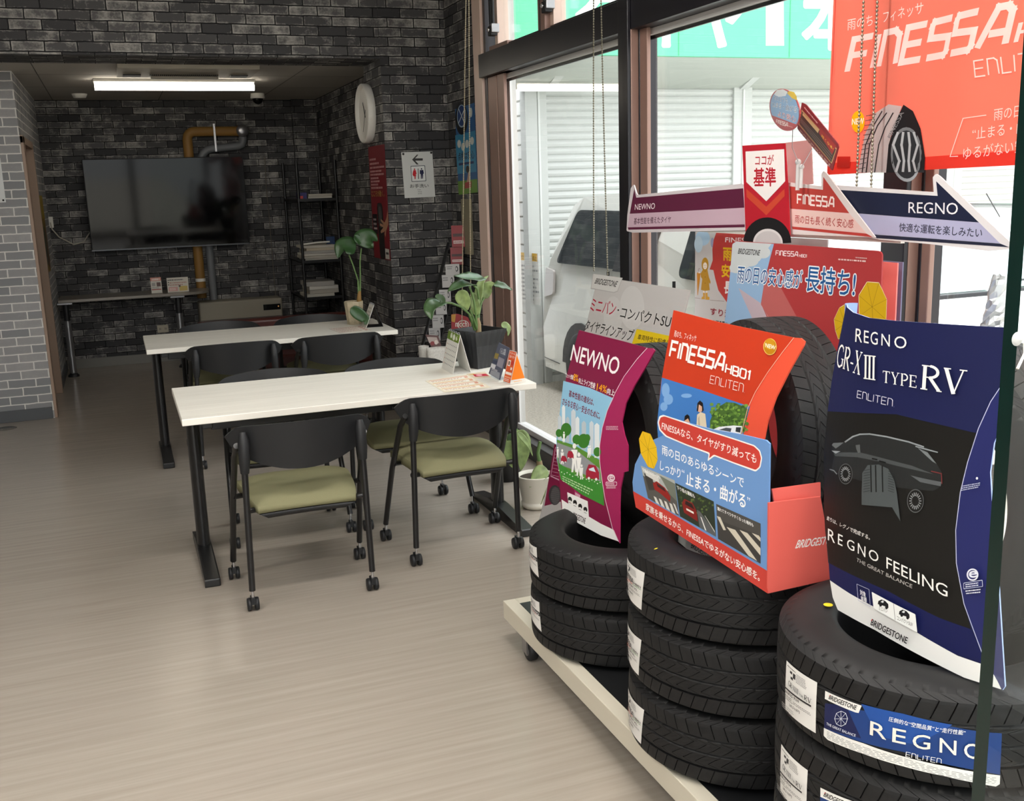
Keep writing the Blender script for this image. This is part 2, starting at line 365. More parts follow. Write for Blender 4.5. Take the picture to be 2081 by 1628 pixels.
class Art:
    def __init__(s, surf, mb=None, step=.025, lay=.0004, inkf=ink, k=None):
        s.S = surf; s.mb = mb or MB(); s.step = step; s.lay = lay; s.n = 1; s.ink = inkf; s.k = k or (lambda x, y: (x, y)); s.dq = 6e-5 if isinstance(surf, TyreSurf) else (3e-5 if surf.curved else 6e-6)
        if surf.curved: s.step = min(step, .012)
    def P(s, p): return s.S.pix(*s.k(*p))
    def _m(s, c): return s.ink(c) if isinstance(c, str) else c
    def faces(s, vs, fs, c, lv=None):
        s.q = getattr(s, 'q', 0)+(lv not in (0, -1)); h = 0 if lv == 0 else (-s.back_t if lv == -1 else .0003*s.lay/.0004+s.dq*s.q); m = s._m(c)
        if s.S.curved:
            bm = bmesh.new(); bv = [bm.verts.new((a, b, 0)) for a, b in vs]
            for f in fs:
                try: bm.faces.new([bv[i] for i in f])
                except ValueError: pass
            xs = [v[0] for v in vs]; lo, hi = min(xs), max(xs); q = math.ceil(lo/s.step)*s.step
            while q < hi:
                bmesh.ops.bisect_plane(bm, geom=bm.verts[:]+bm.edges[:]+bm.faces[:], plane_co=(q, 0, 0), plane_no=(1, 0, 0)); q += s.step
            if isinstance(s.S, TyreSurf):
                ys = [v[1] for v in vs]; q = math.ceil(min(ys)/.012)*.012
                while q < max(ys):
                    bmesh.ops.bisect_plane(bm, geom=bm.verts[:]+bm.edges[:]+bm.faces[:], plane_co=(0, q, 0), plane_no=(0, 1, 0)); q += .012
            bm.verts.index_update(); vv = [(v.co.x, v.co.y) for v in bm.verts]; ff = [[v.index for v in f.verts] for f in bm.faces]; bm.free()
            s.mb.add([s.S.pt(a, b, h) for a, b in vv], ff, m)
        else: s.mb.add([s.S.pt(a, b, h) for a, b in vs], fs, m)
    def polyab(s, pts, c, lv=None):
        tri = tessellate_polygon([[Vector((a, b, 0)) for a, b in pts]])
        fs = []
        for t in tri:
            a, b, d = [Vector(pts[i]) for i in t]
            fs.append(t if (b-a).cross(d-a) > 0 else t[::-1])
        s.faces(pts, fs, c, lv)
        if lv is None: s.n += 1
    def poly(s, pts, c, lv=None): s.polyab([s.P(p) for p in pts], c, lv)
    def rect(s, x0, y0, x1, y1, c, lv=None): s.poly([(x0, y0), (x1, y0), (x1, y1), (x0, y1)], c, lv)
    def ell(s, cx, cy, rx, ry, c, n=28, lv=None, rot=0):
        cs, sn = math.cos(rot), math.sin(rot)
        s.poly([(cx+rx*math.cos(2*PI*i/n)*cs-ry*math.sin(2*PI*i/n)*sn, cy+rx*math.cos(2*PI*i/n)*sn+ry*math.sin(2*PI*i/n)*cs) for i in range(n)], c, lv)
    def stroke(s, pts, w, c, lv=None):
        for q in strokepolys(pts, w): s.poly([tuple(p) for p in q], c, s.n if lv is None else lv)
        if lv is None: s.n += 1
    def frame(s, BL, BR, TL):
        o, r, u = Vector(s.P(BL)), Vector(s.P(BR)), Vector(s.P(TL)); return o, r-o, u-o
    def text(s, t, BL, BR, TL, c, off=.0, shear=0., lv=None):
        vs, fs = glyphs(t, 0, shear); o, r, u = s.frame(BL, BR, TL)
        w = off*u.length*.75                                    # heavier weights: the same letters laid down several times, slightly shifted
        k = 1 if off <= 0 else (4 if off < .045 else 12)
        for i in range(k):
            d = Vector((w*math.cos(2*PI*i/k), w*math.sin(2*PI*i/k))) if k > 1 else Vector((0, 0))
            s.faces([tuple(o+r*x+u*y+d) for x, y in vs], fs, c, s.n if lv is None else lv)
        if lv is None: s.n += 1
    def logo(s, t, BL, BR, TL, c, table=TECH, th=.16, gap=.22, lv=None):
        st, w = strokes2d(t, table, th, gap); o, r, u = s.frame(BL, BR, TL)
        for pts, wd in st:
            for q in strokepolys(pts, wd):
                s.polyab([tuple(o+r*(p.x/w)+u*p.y) for p in q], c, s.n if lv is None else lv)
        if lv is None: s.n += 1
    def lines(s, quad, n, c, fill=.8, seed=1, w=.45):            # rows of fine print that cannot be read
        rnd = random.Random(seed); A, B, D, E = [Vector(s.P(p)) for p in quad]   # TL TR BR BL
        for i in range(n):
            t0 = (i+.5-w/2)/n; t1 = (i+.5+w/2)/n; x = 0; end = fill+(1-fill)*rnd.random()
            while x < end-.02:
                wd = min(rnd.uniform(.03, .12), end-x); q = []
                for (u, v) in ((x, t0), (x+wd, t0), (x+wd, t1), (x, t1)):
                    q.append(tuple((A*(1-u)+B*u)*(1-v)+(E*(1-u)+D*u)*v))
                s.polyab(q, c, s.n); s.q -= 1; x += wd+.025
        s.q += 1; s.n += 1
    def base(s, pts, c, back=None, t=.004):                      # the sheet itself: a thin closed slab with this outline
        ab = [s.P(p) for p in pts]; s.baseab(ab, c, back, t)
    def baseab(s, ab, c, back=None, t=.004):
        ar = sum(ab[i][0]*ab[(i+1) % len(ab)][1]-ab[(i+1) % len(ab)][0]*ab[i][1] for i in range(len(ab)))
        if ar < 0: ab = ab[::-1]
        if s.S.curved:
            d = []
            for i in range(len(ab)):
                a, b = Vector(ab[i]), Vector(ab[(i+1) % len(ab)]); n = max(1, int((b-a).length/.03)); d += [tuple(a+(b-a)*j/n) for j in range(n)]
            s.polyab(d, c, 0)
            s.mb.add([s.S.pt(a, b, 0) for a, b in d]+[s.S.pt(a, b, -t) for a, b in d], [(i, len(d)+i, len(d)+(i+1) % len(d), (i+1) % len(d)) for i in range(len(d))], s._m(back or c))
            s.back_t = t; s.polyab(d, back or c, -1)
        else:
            s.mb.slab([s.S.pt(a, b, 0) for a, b in ab], [s.S.pt(a, b, -t) for a, b in ab], s._m(back or c), s._m(c))
def rpoly(pts, r, n=5):                                          # round the corners of a polygon
    out = []; k = len(pts)
    for i in range(k):
        p = Vector(pts[i]); a = Vector(pts[i-1])-p; b = Vector(pts[(i+1) % k])-p; rr = min(r, a.length*.45, b.length*.45)
        a = p+a.normalized()*rr; b = p+b.normalized()*rr
        for j in range(n+1):
            t = j/n; out.append(tuple(a*(1-t)**2+p*2*t*(1-t)+b*t*t))
    return out
def bstone(A, BL, BR, TL, c='#151515', red=True):                # the bold slanted maker's word
    A.text('BRIDGESTONE', BL, BR, TL, c, .03, .25)
    if red:
        o = Vector(BL); r = (Vector(BR)-o)/11; u = Vector(TL)-o
        A.poly([tuple(o+r*.02+u*.62), tuple(o+r*.28+u*1.0), tuple(o+r*.5+u*1.0), tuple(o+r*.2+u*.62)], '#c8202c')
# ------------------------------------------------------------------ the room
CZ = 2.464; XG = 2.25; YB = 10.47; ROOF = 3.05
def wall(name, dims, m, label=None, uv=True, parent=None):
    b = MB(); b.box(*dims, m); o = b.build(name, parent, uvfn=wuv if uv else None)
    return struct(o, label) if not parent else o
wall('floor', (-4.2, 2.16, -2.6, 10.7, -.22, 0), FLOOR, uv=False)
boxo_ceil = mat('ceiling_board', '#b3afa8', .8, spec=.2)
CEILW = mat('white_ceiling', '#c9c7c2', .8)
cb = MB(); cb.box(-4.2, 2.45, 7.45, 10.7, CZ, CZ+.1, boxo_ceil)
ceil = struct(cb.build('ceiling'))
GRV = mat('ceiling_joint', '#55524d', .8)
jb = MB()
for x in (-.40, .51, 1.42): jb.box(x, x+.006, 7.46, 10.46, CZ-.0008, CZ, GRV)
for y in (8.36, 9.27, 10.18): jb.box(-.55, 1.95, y, y+.004, CZ-.0006, CZ, GRV)
jb.build('joint_lines', ceil)
wall('ceiling_front', (-4.2, 2.45, -2.6, 7.05, ROOF, ROOF+.1), CEILW, uv=False)
wall('wall_back', (-.75, 2.3, YB, YB+.15, 0, CZ), BRK)
wall('wall_back_corner', (1.735, 2.1, 10.40, YB, 0, CZ), BRK)
wall('wall_alcove_right', (1.97, 2.3, 7.55, YB+.1, 0, CZ), BRK)
wall('wall_pillar', (1.79, 2.3, 7.05, 7.55, 0, ROOF), BRK, 'dark grey brick-papered pillar beside the window')
wall('wall_return', (XG, 2.3, 6.28, 7.05, 0, ROOF), BRK)
wall('wall_beam', (-4.2, 1.79, 7.06, 7.5, 2.444, ROOF), BRK)
wall('wall_left', (-4.2, -.55, 8.15, 8.27, 0, CZ), BRKL)
# left wall of the alcove, with its doorway
b = MB(); b.box(-.72, -.55, 9.24, YB+.1, 0, CZ, BRKL); b.box(-.72, -.55, 8.27, 9.24, 2.03, CZ, BRKL)
struct(b.build('wall_alcove_left', uvfn=wuv))
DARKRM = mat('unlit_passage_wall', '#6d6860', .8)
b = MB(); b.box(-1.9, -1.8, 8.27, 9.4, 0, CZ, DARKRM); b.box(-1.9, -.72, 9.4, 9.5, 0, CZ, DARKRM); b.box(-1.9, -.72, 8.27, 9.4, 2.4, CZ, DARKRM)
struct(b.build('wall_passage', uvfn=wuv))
BEIGE = mat('beige_door_trim', '#9d8573', .5)
b = MB(); b.box(-.56, -.53, 8.16, 8.28, 0, 2.03, BEIGE); b.box(-.72, -.56, 8.265, 8.28, 0, 2.03, BEIGE)
b.box(-.72, -.535, 9.19, 9.26, 0, 2.03, BEIGE); b.box(-.72, -.535, 8.28, 9.26, 1.98, 2.035, BEIGE); b.box(-.56, -.53, 8.16, 8.28, 1.98, 2.035, BEIGE)
struct(b.build('door_1', bevel=.003), 'beige frame of the open doorway in the left wall')
BASEB = mat('dark_grey_skirting', '#4b4e52', .5)
BASEG = mat('grey_skirting', '#77756f', .5)
struct(boxo('baseboard_left', (-4.2, -.56, 8.135, 8.15, 0, .085), BASEB))
struct(boxo('baseboard_back', (-.55, 1.735, YB-.012, YB, 0, .09), BASEG))
struct(boxo('baseboard_alcove_left', (-.55, -.54, 9.27, YB-.012, 0, .085), BASEB))
struct(boxo('baseboard_pillar', (1.79, XG, 7.04, 7.05, 0, .085), BASEB))
wall('wall_far_left', (-4.35, -4.2, -2.6, 8.27, 0, ROOF), mat('white_wallpaper', '#8f8d88', .8), uv=False)

# ------------------------------------------------------------------ shop windows
BRN = mat('bronze_aluminium', '#92756a', .38, .25, .5)
BRNL = mat('pale_bronze_aluminium', '#e2c8ba', .35, .0, .5)  # same bronze, brightened in colour to stand for daylight falling on it
DKB = mat('dark_bronze', '#15131a', .3, .1, .5)
GSK = mat('white_gasket', '#dcdcdc', .5)
KERB = mat('dark_kerb', '#3d3b3c', .45)
ZT0, ZT1 = 2.205, 2.36
posts = [(6.13, 6.28), (4.147, 4.237), (2.41, 2.51), (.55, .65), (-1.35, -1.25)]
b = MB(); b.box(2.15, 2.3, -2.6, 6.28, -.22, .1, KERB); struct(b.build('trim_kerb', bevel=.004), 'dark window kerb along the floor')
b = MB(); b.box(2.165, 2.29, -2.6, 6.13, ZT0+.02, ZT1, DKB); b.box(2.24, 2.262, -2.6, 6.0, ZT0-.006, ZT0+.02, GSK); b.box(2.262, 2.275, -2.6, 6.0, ZT0-.02, ZT0+.02, DKB)
b.box(2.19, 2.235, 5.70, 6.0, ZT0+.02, ZT1+.03, BRN)
struct(b.build('trim_transom', bevel=.002), 'black transom bar across the shop window')
b = MB(); b.box(2.16, 2.3, -2.6, 6.28, 2.96, ROOF, DKB); struct(b.build('trim_window_head'))
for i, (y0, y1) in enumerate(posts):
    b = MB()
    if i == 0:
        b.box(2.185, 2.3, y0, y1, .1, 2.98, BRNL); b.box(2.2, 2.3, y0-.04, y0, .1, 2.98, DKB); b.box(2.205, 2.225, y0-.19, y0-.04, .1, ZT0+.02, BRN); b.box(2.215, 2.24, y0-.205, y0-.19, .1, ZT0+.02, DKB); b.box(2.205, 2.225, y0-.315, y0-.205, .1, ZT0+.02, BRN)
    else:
        b.box(2.148, 2.165, y0, y1, 0, 2.98, DKB); b.box(2.165, 2.3, y0+.006, y1-.002, .1, 2.98, DKB); b.box(2.165, 2.24, y0, y0+.006, .1, 2.98, BRN)  # inner face coloured dark for shade, brown sheet on the side that catches light
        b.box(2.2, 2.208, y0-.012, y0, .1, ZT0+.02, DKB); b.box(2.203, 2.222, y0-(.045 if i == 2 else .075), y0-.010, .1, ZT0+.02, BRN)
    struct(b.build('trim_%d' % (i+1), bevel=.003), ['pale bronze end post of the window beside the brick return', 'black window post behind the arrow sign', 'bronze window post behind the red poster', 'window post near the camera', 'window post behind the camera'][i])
edges = [(posts[0][0]-.33, posts[1][1]), (posts[1][0]-.075, posts[2][1]), (posts[2][0]-.075, posts[3][1]), (posts[3][0]-.075, posts[4][1]), (posts[4][0]-.075, -2.6)]
for i, (ya, yb) in enumerate(edges):
    b = MB(); b.box(2.247, 2.253, yb, ya, .1, ZT0, GLASS)
    w = struct(b.build('window_%d' % (i+1)), 'large clear shop window pane, number %d from the pillar' % (i+1)); w['label'] = ['clear shop window pane nearest the brick pillar', 'clear shop window pane behind the display boards', 'clear shop window pane behind the rightmost panel', 'clear shop window pane beside the camera', 'clear shop window pane behind the camera'][i]
    f = MB(); f.box(2.22, 2.28, yb, ya, .1, .135, GSK); f.build('window_sill', w, .003)
# upper awning lights with stays
up = [(5.92, 5.22), (5.10, 4.24), (4.14, 3.4), (3.3, 2.515), (2.4, .65), (.5, -1.2)]
for i, (ya, yb) in enumerate(up):
    b = MB(); fr = .045
    b.box(2.2, 2.27, ya-fr, ya, ZT1, 2.96, BRNL); b.box(2.2, 2.27, yb, yb+fr, ZT1, 2.96, BRN); b.box(2.2, 2.27, yb, ya, ZT1, ZT1+.02, DKB); b.box(2.2, 2.27, yb, ya, 2.92, 2.96, BRN)  # far stile takes the lit-coloured copy of the bronze
    w = struct(b.build('window_%d' % (i+6), bevel=.002)); w['label'] = 'bronze framed awning light above the transom'
    g = MB(); g.box(2.24, 2.245, yb+fr, ya-fr, ZT1+.02, 2.92, GLASS); g.build('window_pane', w)
b = MB(); b.box(2.17, 2.29, 5.10, 5.16, ZT1-.03, 2.96, BRN); b.box(2.19, 2.29, 5.16, 5.22, ZT1, 2.96, DKB); struct(b.build('trim_upper_mullion', bevel=.002))
def stay(px, py, X, label):
    p = atX(px, py, X); t = thing('window_stay', label, 'window stay', p, 'black stays of the upper window lights')
    b = MB(); b.box(p.x-.02, p.x+.02, p.y-.035, p.y+.02, p.z-.02, p.z+.035, BLKP); b.box(p.x-.018, p.x+.03, p.y-.045, p.y-.01, p.z-.005, p.z+.045, SILVER); b.build('bracket', t, .004)
    b = MB(); b.tube([p+Vector((0, .01, 0)), p+Vector((.01, .05, .55))], .012, BLKP); b.tube([p+Vector((0, -.02, 0)), p+Vector((.01, -.0, .55))], .01, BLKP); b.build('arm', t)
    b = MB(); b.sphere(p+Vector((-.025, -.01, .012)), .012, CHROME, 10); b.build('bolt', t)
stay(1000, 66, 2.17, 'black folding stay at the far end of the upper window lights, beside the pale post')
stay(1110, 18, 2.17, 'black folding stay on the upper mullion between two green-looking lights')
# storefront behind the camera, same bronze frames
b = MB()
for x in (-4.1, -2.6, -1.1, .4, 1.9): b.box(x, x+.12, -2.6, -2.5, 0, ROOF, DKB)
b.box(-4.2, 2.3, -2.6, -2.5, 2.2, 2.36, DKB); b.box(-4.2, 2.3, -2.6, -2.5, 0, .12, KERB)
struct(b.build('wall_front_frames', bevel=.003), 'dark storefront frames behind the camera')
b = MB(); b.box(-4.2, 2.3, -2.56, -2.554, .12, ROOF, GLASS); struct(b.build('window_12'))

# ------------------------------------------------------------------ lamps of the room
EM = mat('led_panel', '#fffaf4', .5, emit=LAMP); EMT = mat('led_tube', '#fff6e6', .5, emit=TUBE)
LP = [(-1.2, -1.2), (1.1, -1.2), (-1.2, .6), (1.0, .6), (-1.2, 2.4), (1.0, 2.4)]
for i, (x, y) in enumerate(LP):
    t = thing('ceiling_lamp', 'long white ceiling lamp of the shop, out of the picture above', 'ceiling lamp', (x, y, ROOF), 'ceiling lamps of the shop floor')
    b = MB(); b.box(x-.62, x+.62, y-.12, y+.12, ROOF-.04, ROOF, WHITE); b.build('housing', t, .006)
    b = MB(); b.box(x-.6, x+.6, y-.09, y+.09, ROOF-.06, ROOF-.04, EM); b.build('diffuser', t, .004)
p0 = atZ(192, 176, 2.41); p1 = atZ(517, 176, 2.41); y = (p0.y+p1.y)/2
t = thing('tube_lamp', 'lit white tube lamp on the dim alcove ceiling', 'ceiling lamp', (p0.x*.5+p1.x*.5, y, CZ))
b = MB(); b.box(p0.x-.005, p1.x+.005, y-.04, y+.10, CZ-.022, CZ, WHITE); b.build('housing', t, .004)
b = MB(); b.tube([(p0.x, y, 2.408), (p1.x, y, 2.408)], .027, EMT, 16); b.build('tube', t)
t = thing('air_conditioner', 'beige ceiling air conditioner with dark louvre slots behind the beam', 'air conditioner', (.6, 8.0, CZ))
ACW = mat('ac_beige', '#a9a395', .5)
b = MB(); b.box(.13, 1.07, 7.62, 8.2, CZ-.035, CZ, ACW); b.build('body', t, .006)
b = MB()
for i in range(34): b.box(.35+i*.014, .357+i*.014, 7.98, 8.06, CZ-.038, CZ-.034, BLKP)
b.build('grille', t)
b = MB(); b.box(.17, .29, 7.98, 8.1, CZ-.042, CZ-.035, BLKP); b.build('outlet_slot', t); b = MB(); b.box(.91, 1.03, 7.98, 8.1, CZ-.042, CZ-.035, BLKP); b.build('outlet_slot', t)
b = MB(); b.box(.36, .83, 8.10, 8.16, CZ-.05, CZ-.03, ACW); b.build('flap', t, .003)
p = atZ(161, 191, CZ); b = MB(); b.lathe([(0, -.035), (.05, -.033), (.06, -.012), (.065, 0)], WHITE, 24, Matrix.Translation((p.x, p.y, CZ)))
tag(b.build('smoke_detector'), 'round white smoke detector on the alcove ceiling', 'smoke detector')
p = atZ(523, 190, CZ); t = thing('dome_camera', 'white dome security camera with dark lens on the alcove ceiling', 'security camera', (p.x, p.y, CZ)); T = Matrix.Translation((p.x, p.y, CZ))
b = MB(); b.lathe([(.062, -.045), (.065, -.04), (.06, 0)], WHITE, 28, T); b.build('base', t)
b = MB(); b.lathe([(0, -.095), (.025, -.088), (.043, -.07), (.048, -.045)], mat('dark_dome', '#0b0b0d', .08), 24, T); b.build('dome', t)
# ------------------------------------------------------------------ folding tables
def meeting_table(x0, x1, y0, y1, zt, label):
    t = thing('meeting_table', label, 'table', ((x0+x1)/2, (y0+y1)/2, 0), 'white meeting tables')
    b = MB(); b.box(x0, x1, y0, y1, zt-.028, zt, TOPW); b.build('tabletop', t, .003)
    b = MB(); b.box(x0+.12, x1-.12, y0+.16, y0+.19, zt-.09, zt-.028, BLK); b.box(x0+.12, x1-.12, y1-.2, y1-.17, zt-.07, zt-.028, BLK)
    for x in (x0+.1, x1-.1): b.box(x-.02, x+.02, y0+.06, y1-.06, zt-.06, zt-.028, BLK)
    b.build('under_frame', t, .003)
    for x, d in ((x0+.06, 1), (x1-.05, -1)):
        ym = (y0+y1)/2+.06; n = 14
        b = MB(); T = Matrix.Translation((x, ym, 0)) @ Matrix.Diagonal((.62, 1.1, 1, 1))
        b.lathe([(.045, .05), (.044, zt-.03)], BLK, 20, T); lg = b.build('leg', t)
        b = MB(); prof = [(y0+.02, .0), (y0+.02, .035), (ym-.06, .062), (ym+.06, .062), (y1-.02, .03), (y1-.02, 0)]
        b.slab([(x-.032, yy, zz) for yy, zz in prof], [(x+.032, yy, zz) for yy, zz in prof], BLK); b.build('foot', lg, .006, 3)
        for yy in (y0+.05, y1-.05):
            b = MB(); b.lathe([(.02, .0), (.02, .012)], BLKP, 14, Matrix.Translation((x, yy, 0))); b.build('glide', lg)
    return t
meeting_table(.172, 1.685, 4.15, 4.882, .72, 'white-topped meeting table in front, with the potted plant and calendar on it')
meeting_table(.103, 1.594, 6.205, 6.88, .72, 'white-topped meeting table at the back, beside the brick pillar')

# ------------------------------------------------------------------ chairs (rear castors at y = 0, sitter faces +y)
def make_chair():
    t = thing('caster_chair', '', 'chair', (0, 0, 0), 'black chairs with green seats at the meeting tables')
    # back shell: shallow bowl, ends rounded
    def shell(u, v, off):                                        # u -1..1 across, v 0..1 up
        x = .285*u; k = abs(u)
        top = .742-.020*k**2-.035*max(0, (k-.75)/.25)**2.2*1.2; bot = .552+.085*k**2+.02*k**6+.035*max(0, (k-.8)/.2)**2
        z = bot+(top-bot)*v; y = -.035+.115*u*u-.03*(z-.64)/.1*.5
        return Vector((x, y+off, z))
    nu, nv = 28, 8; b = MB(); us = [math.sin((i/nu-.5)*PI) for i in range(nu+1)]
    fr = [[shell(u, j/nv, .006) for u in us] for j in range(nv+1)]; bk = [[shell(u, j/nv, -.006) for u in us] for j in range(nv+1)]
    b.grid(fr, BLKP); b.grid([r[::-1] for r in bk], BLKP)
    ring_f = [fr[0][i] for i in range(nu+1)]+[fr[j][nu] for j in range(1, nv+1)]+[fr[nv][i] for i in range(nu-1, -1, -1)]+[fr[j][0] for j in range(nv-1, 0, -1)]
    ring_b = [bk[0][i] for i in range(nu+1)]+[bk[j][nu] for j in range(1, nv+1)]+[bk[nv][i] for i in range(nu-1, -1, -1)]+[bk[j][0] for j in range(nv-1, 0, -1)]
    n = len(ring_f); b.add(ring_f+ring_b, [(i, n+i, n+(i+1) % n, (i+1) % n) for i in range(n)], BLKP)
    bp = b.build('backrest', t)
    for sx in (-1, 1):
        b = MB(); b.tube([(sx*.226, -.004, .555), (sx*.224, -.010, .60), (sx*.222, -.012, .68), (sx*.222, -.004, .712)], [.0165, .021, .021, .012], BLKP, 14); b.build('sleeve', bp)
    # seat cushion
    def seat(u, v, top):
        k = 1-.16*v; x = (.20+.035*v)*u*(1.0); y = .0+.40*v
        dome = (1-abs(u)**4)*(1-abs(2*v-1)**5)
        z = .405+(.042*dome+.016-.01*(2*v-1)**2 + .012*u*u if top else -.012+.004*(1-dome))-.028*max(0, .35-v)-.02*max(0, v-.8)
        cr = 1-.06*abs(2*v-1)**6
        return Vector((x*cr, y+.01*(1-u*u), z))
    N1, N2 = 18, 14; sv = lambda i, n: .5+.5*math.sin((i/n-.5)*PI); b = MB()
    tp = [[seat(2*sv(i, N1)-1, sv(j, N2), 1) for i in range(N1+1)] for j in range(N2+1)]
    bt = [[seat(2*sv(i, N1)-1, sv(j, N2), 0) for i in range(N1+1)] for j in range(N2+1)]
    b.grid(tp, GREEN)
    ring = lambda g: g[0]+[g[j][N1] for j in range(1, N2+1)]+g[N2][::-1][1:]+[g[j][0] for j in range(N2-1, 0, -1)]
    a, c = ring(tp), ring(bt); n = len(a); b.add(a+c, [(i, n+i, n+(i+1) % n, (i+1) % n) for i in range(n)], GREEN, True)
    b.grid([r[::-1] for r in bt], GREEN); st = b.build('seat', t, weld=True)
    b = MB(); pan = [[Vector((p.x*.97, p.y, p.z-.004)) for p in r] for r in bt]; pan2 = [[Vector((p.x*.8, p.y*.9+.02, p.z-.028)) for p in r] for r in bt]
    b.grid(pan, BLKP); b.grid([r[::-1] for r in pan2], BLKP); a, c = ring(pan), ring(pan2); b.add(a+c, [(i, n+i, n+(i+1) % n, (i+1) % n) for i in range(n)], BLKP, True)
    b.build('seat_pan', t, weld=True)
    for sx in (-1, 1):
        b = MB(); b.tube([(sx*.236, 0, .085), (sx*.226, -.004, .58)], .0125, BLK); rl = b.build('leg', t)
        b = MB(); b.tube([(sx*.268, .372, .085), (sx*.258, .24, .38), (sx*.248, .10, .60), (sx*.244, .03, .655)], .0125, BLK); fl = b.build('leg', t)
        for (x, y, lg) in ((sx*.236, 0, rl), (sx*.268, .372, fl)):
            b = MB(); b.tube([(x, y, .05), (x, y, .088)], .006, CHROME, 10)
            T = Matrix.Translation((x, y+.012, .026))
            for d in (-.014, .014): b.lathe([(.010, d-.009), (.024, d-.008), (.026, d), (.024, d+.008), (.010, d+.009)], BLKP, 18, T @ Matrix.Rotation(PI/2, 4, 'Y'))
            b.box(x-.008, x+.008, y-.012, y+.03, .03, .056, BLKP); b.build('caster', lg)
        b = MB(); b.tube([(sx*.13, .06, .385), (sx*.233, .02, .40)], .011, BLK); b.build('side_rail', t); b = MB(); b.tube([(sx*.15, .30, .385), (sx*.254, .215, .405)], .011, BLK); b.build('side_rail', t)
    return t
ch = make_chair()
CH = [(.592, 3.845, 0.0, 'black chair with green seat nearest the camera, left one in front of the near table'),
      (1.30, 4.035, .02, 'black chair with green seat in front of the near table, beside the tyre display'),
      (.645, 4.99, PI-.02, 'black chair tucked under the far side of the near table, left one of the pair'),
      (1.24, 4.985, PI+.03, 'black chair on the far side of the near table, beside the calendar'),
      (.585, 6.10, .0, 'black chair in front of the back table, left one of the pair'),
      (1.205, 6.10, .02, 'black chair in front of the back table, next to the brick pillar'),
      (.59, 7.13, PI, 'black chair behind the back table, nearest the beige heater'),
      (1.22, 7.13, PI, 'black chair behind the back table, in front of the red bench')]
for i, (x, y, r, lb) in enumerate(CH):
    if i == 0: ch.location = (x, y, 0); ch.rotation_euler.z = r; ch['label'] = lb
    else: dup(ch, (x, y, 0), r, lb)

# ------------------------------------------------------------------ tyres
def tyre_mesh(R, w, pitches=60, slant=1.0, straight=.33, depth=.006, rim=.62, key=''):
    sf = TyreSurf(0, 0, 0, R, w); n = pitches
    zs = [.0, .02, .05, .085, .12]                               # shoulders in fractions of width, tread 0.12..0.88
    prof = []                                                    # (r, z, kind) kind: 0 plain, 1 sipe lower shoulder, 2 upper shoulder, 3 rib
    def side(sg):
        o = [(rim*R*.985, .10), (rim*R, .035), (rim*R+.012, .012), (R*.72, .008), (R*.78, .0), (R*.84, .0), (R*.86, .006), (R*.90, .012), (R*.945, .045)]
        return o
    for r, z in side(0): prof.append((r, z, 0))
    g = [.30, .50, .70]; gw = .018
    def tr(f): return sf.rad(f*w)
    for f in (.09, .12, .16, .22, .27): prof.append((tr(f), f, 1))
    for q in g:
        prof += [(tr(q-gw), q-gw, 0 if q > .4 else 1), (tr(q)-.007, q-gw*.7, 0), (tr(q)-.007, q+gw*.7, 0), (tr(q+gw), q+gw, 0)]
        if q < .7: prof += [(tr(q+.06), q+.06, 3), (tr(q+.10), q+.10, 3), (tr(q+.14), q+.14, 3)]
    for f in (.73, .78, .84, .88, .91): prof.append((tr(f), f, 2))
    for r, z in side(1)[::-1]: prof.append((r, 1-z, 0))
    dth = 2*PI/n; sw = .0022/R
    cols = [0, sw*.15, sw, sw*1.15]
    vs = []; k = len(prof)
    for i in range(n):
        for ci, c in enumerate(cols+[dth*.5, dth*.5+sw*.2]):
            for r, f, kd in prof:
                z = f*w; th = i*dth+c; rr = r
                if kd in (1, 2, 3):
                    th += slant*(z-w*.5)*(1.2 if kd == 3 else .35)/R*(1 if kd != 2 else -1)
                    if ci in (1, 2): rr -= depth if kd != 3 else depth*.6
                vs.append((rr*math.cos(th), rr*math.sin(th), z))
    m = n*6; fs = [(j*k+i, ((j+1) % m)*k+i, ((j+1) % m)*k+i+1, j*k+i+1) for j in range(m) for i in range(k-1)]
    fs += [(j*k+k-1, ((j+1) % m)*k+k-1, ((j+1) % m)*k, j*k) for j in range(m)]
    b = MB(); b.add(vs, fs, RUB); me = b.build('tread_master').data
    sm = [True]*len(me.polygons)
    for pi in range(len(sm)):
        i = pi % (k-1) if pi < m*(k-1) else 0
        if prof[i][2] != 0 or (i+1 < k and prof[min(i+1, k-1)][2] != 0): sm[pi] = False
    me.polygons.foreach_set('use_smooth', sm)
    o = [x for x in C.objects if x.data == me][0]; bpy.data.objects.remove(o); return me
TR, TX, DECK = .30, 1.42, .15
STK = [(TX, 2.80, .178, 2, 'NEWNO'), (TX, 2.11, .184, 3, 'FINESSA'), (TX+.01, 1.465, .19, 3, 'GR')]
TM = {'NEWNO': tyre_mesh(.30, .178, 52, .8), 'FINESSA': tyre_mesh(.30, .184, 58, 1.0), 'GR': tyre_mesh(.302, .19, 64, -1.1)}
def lab_newno(A, L):
    A.text('NEWNO', L(.06, .62), L(.95, .62), L(.06, .46), '#f4f4f2', .02)
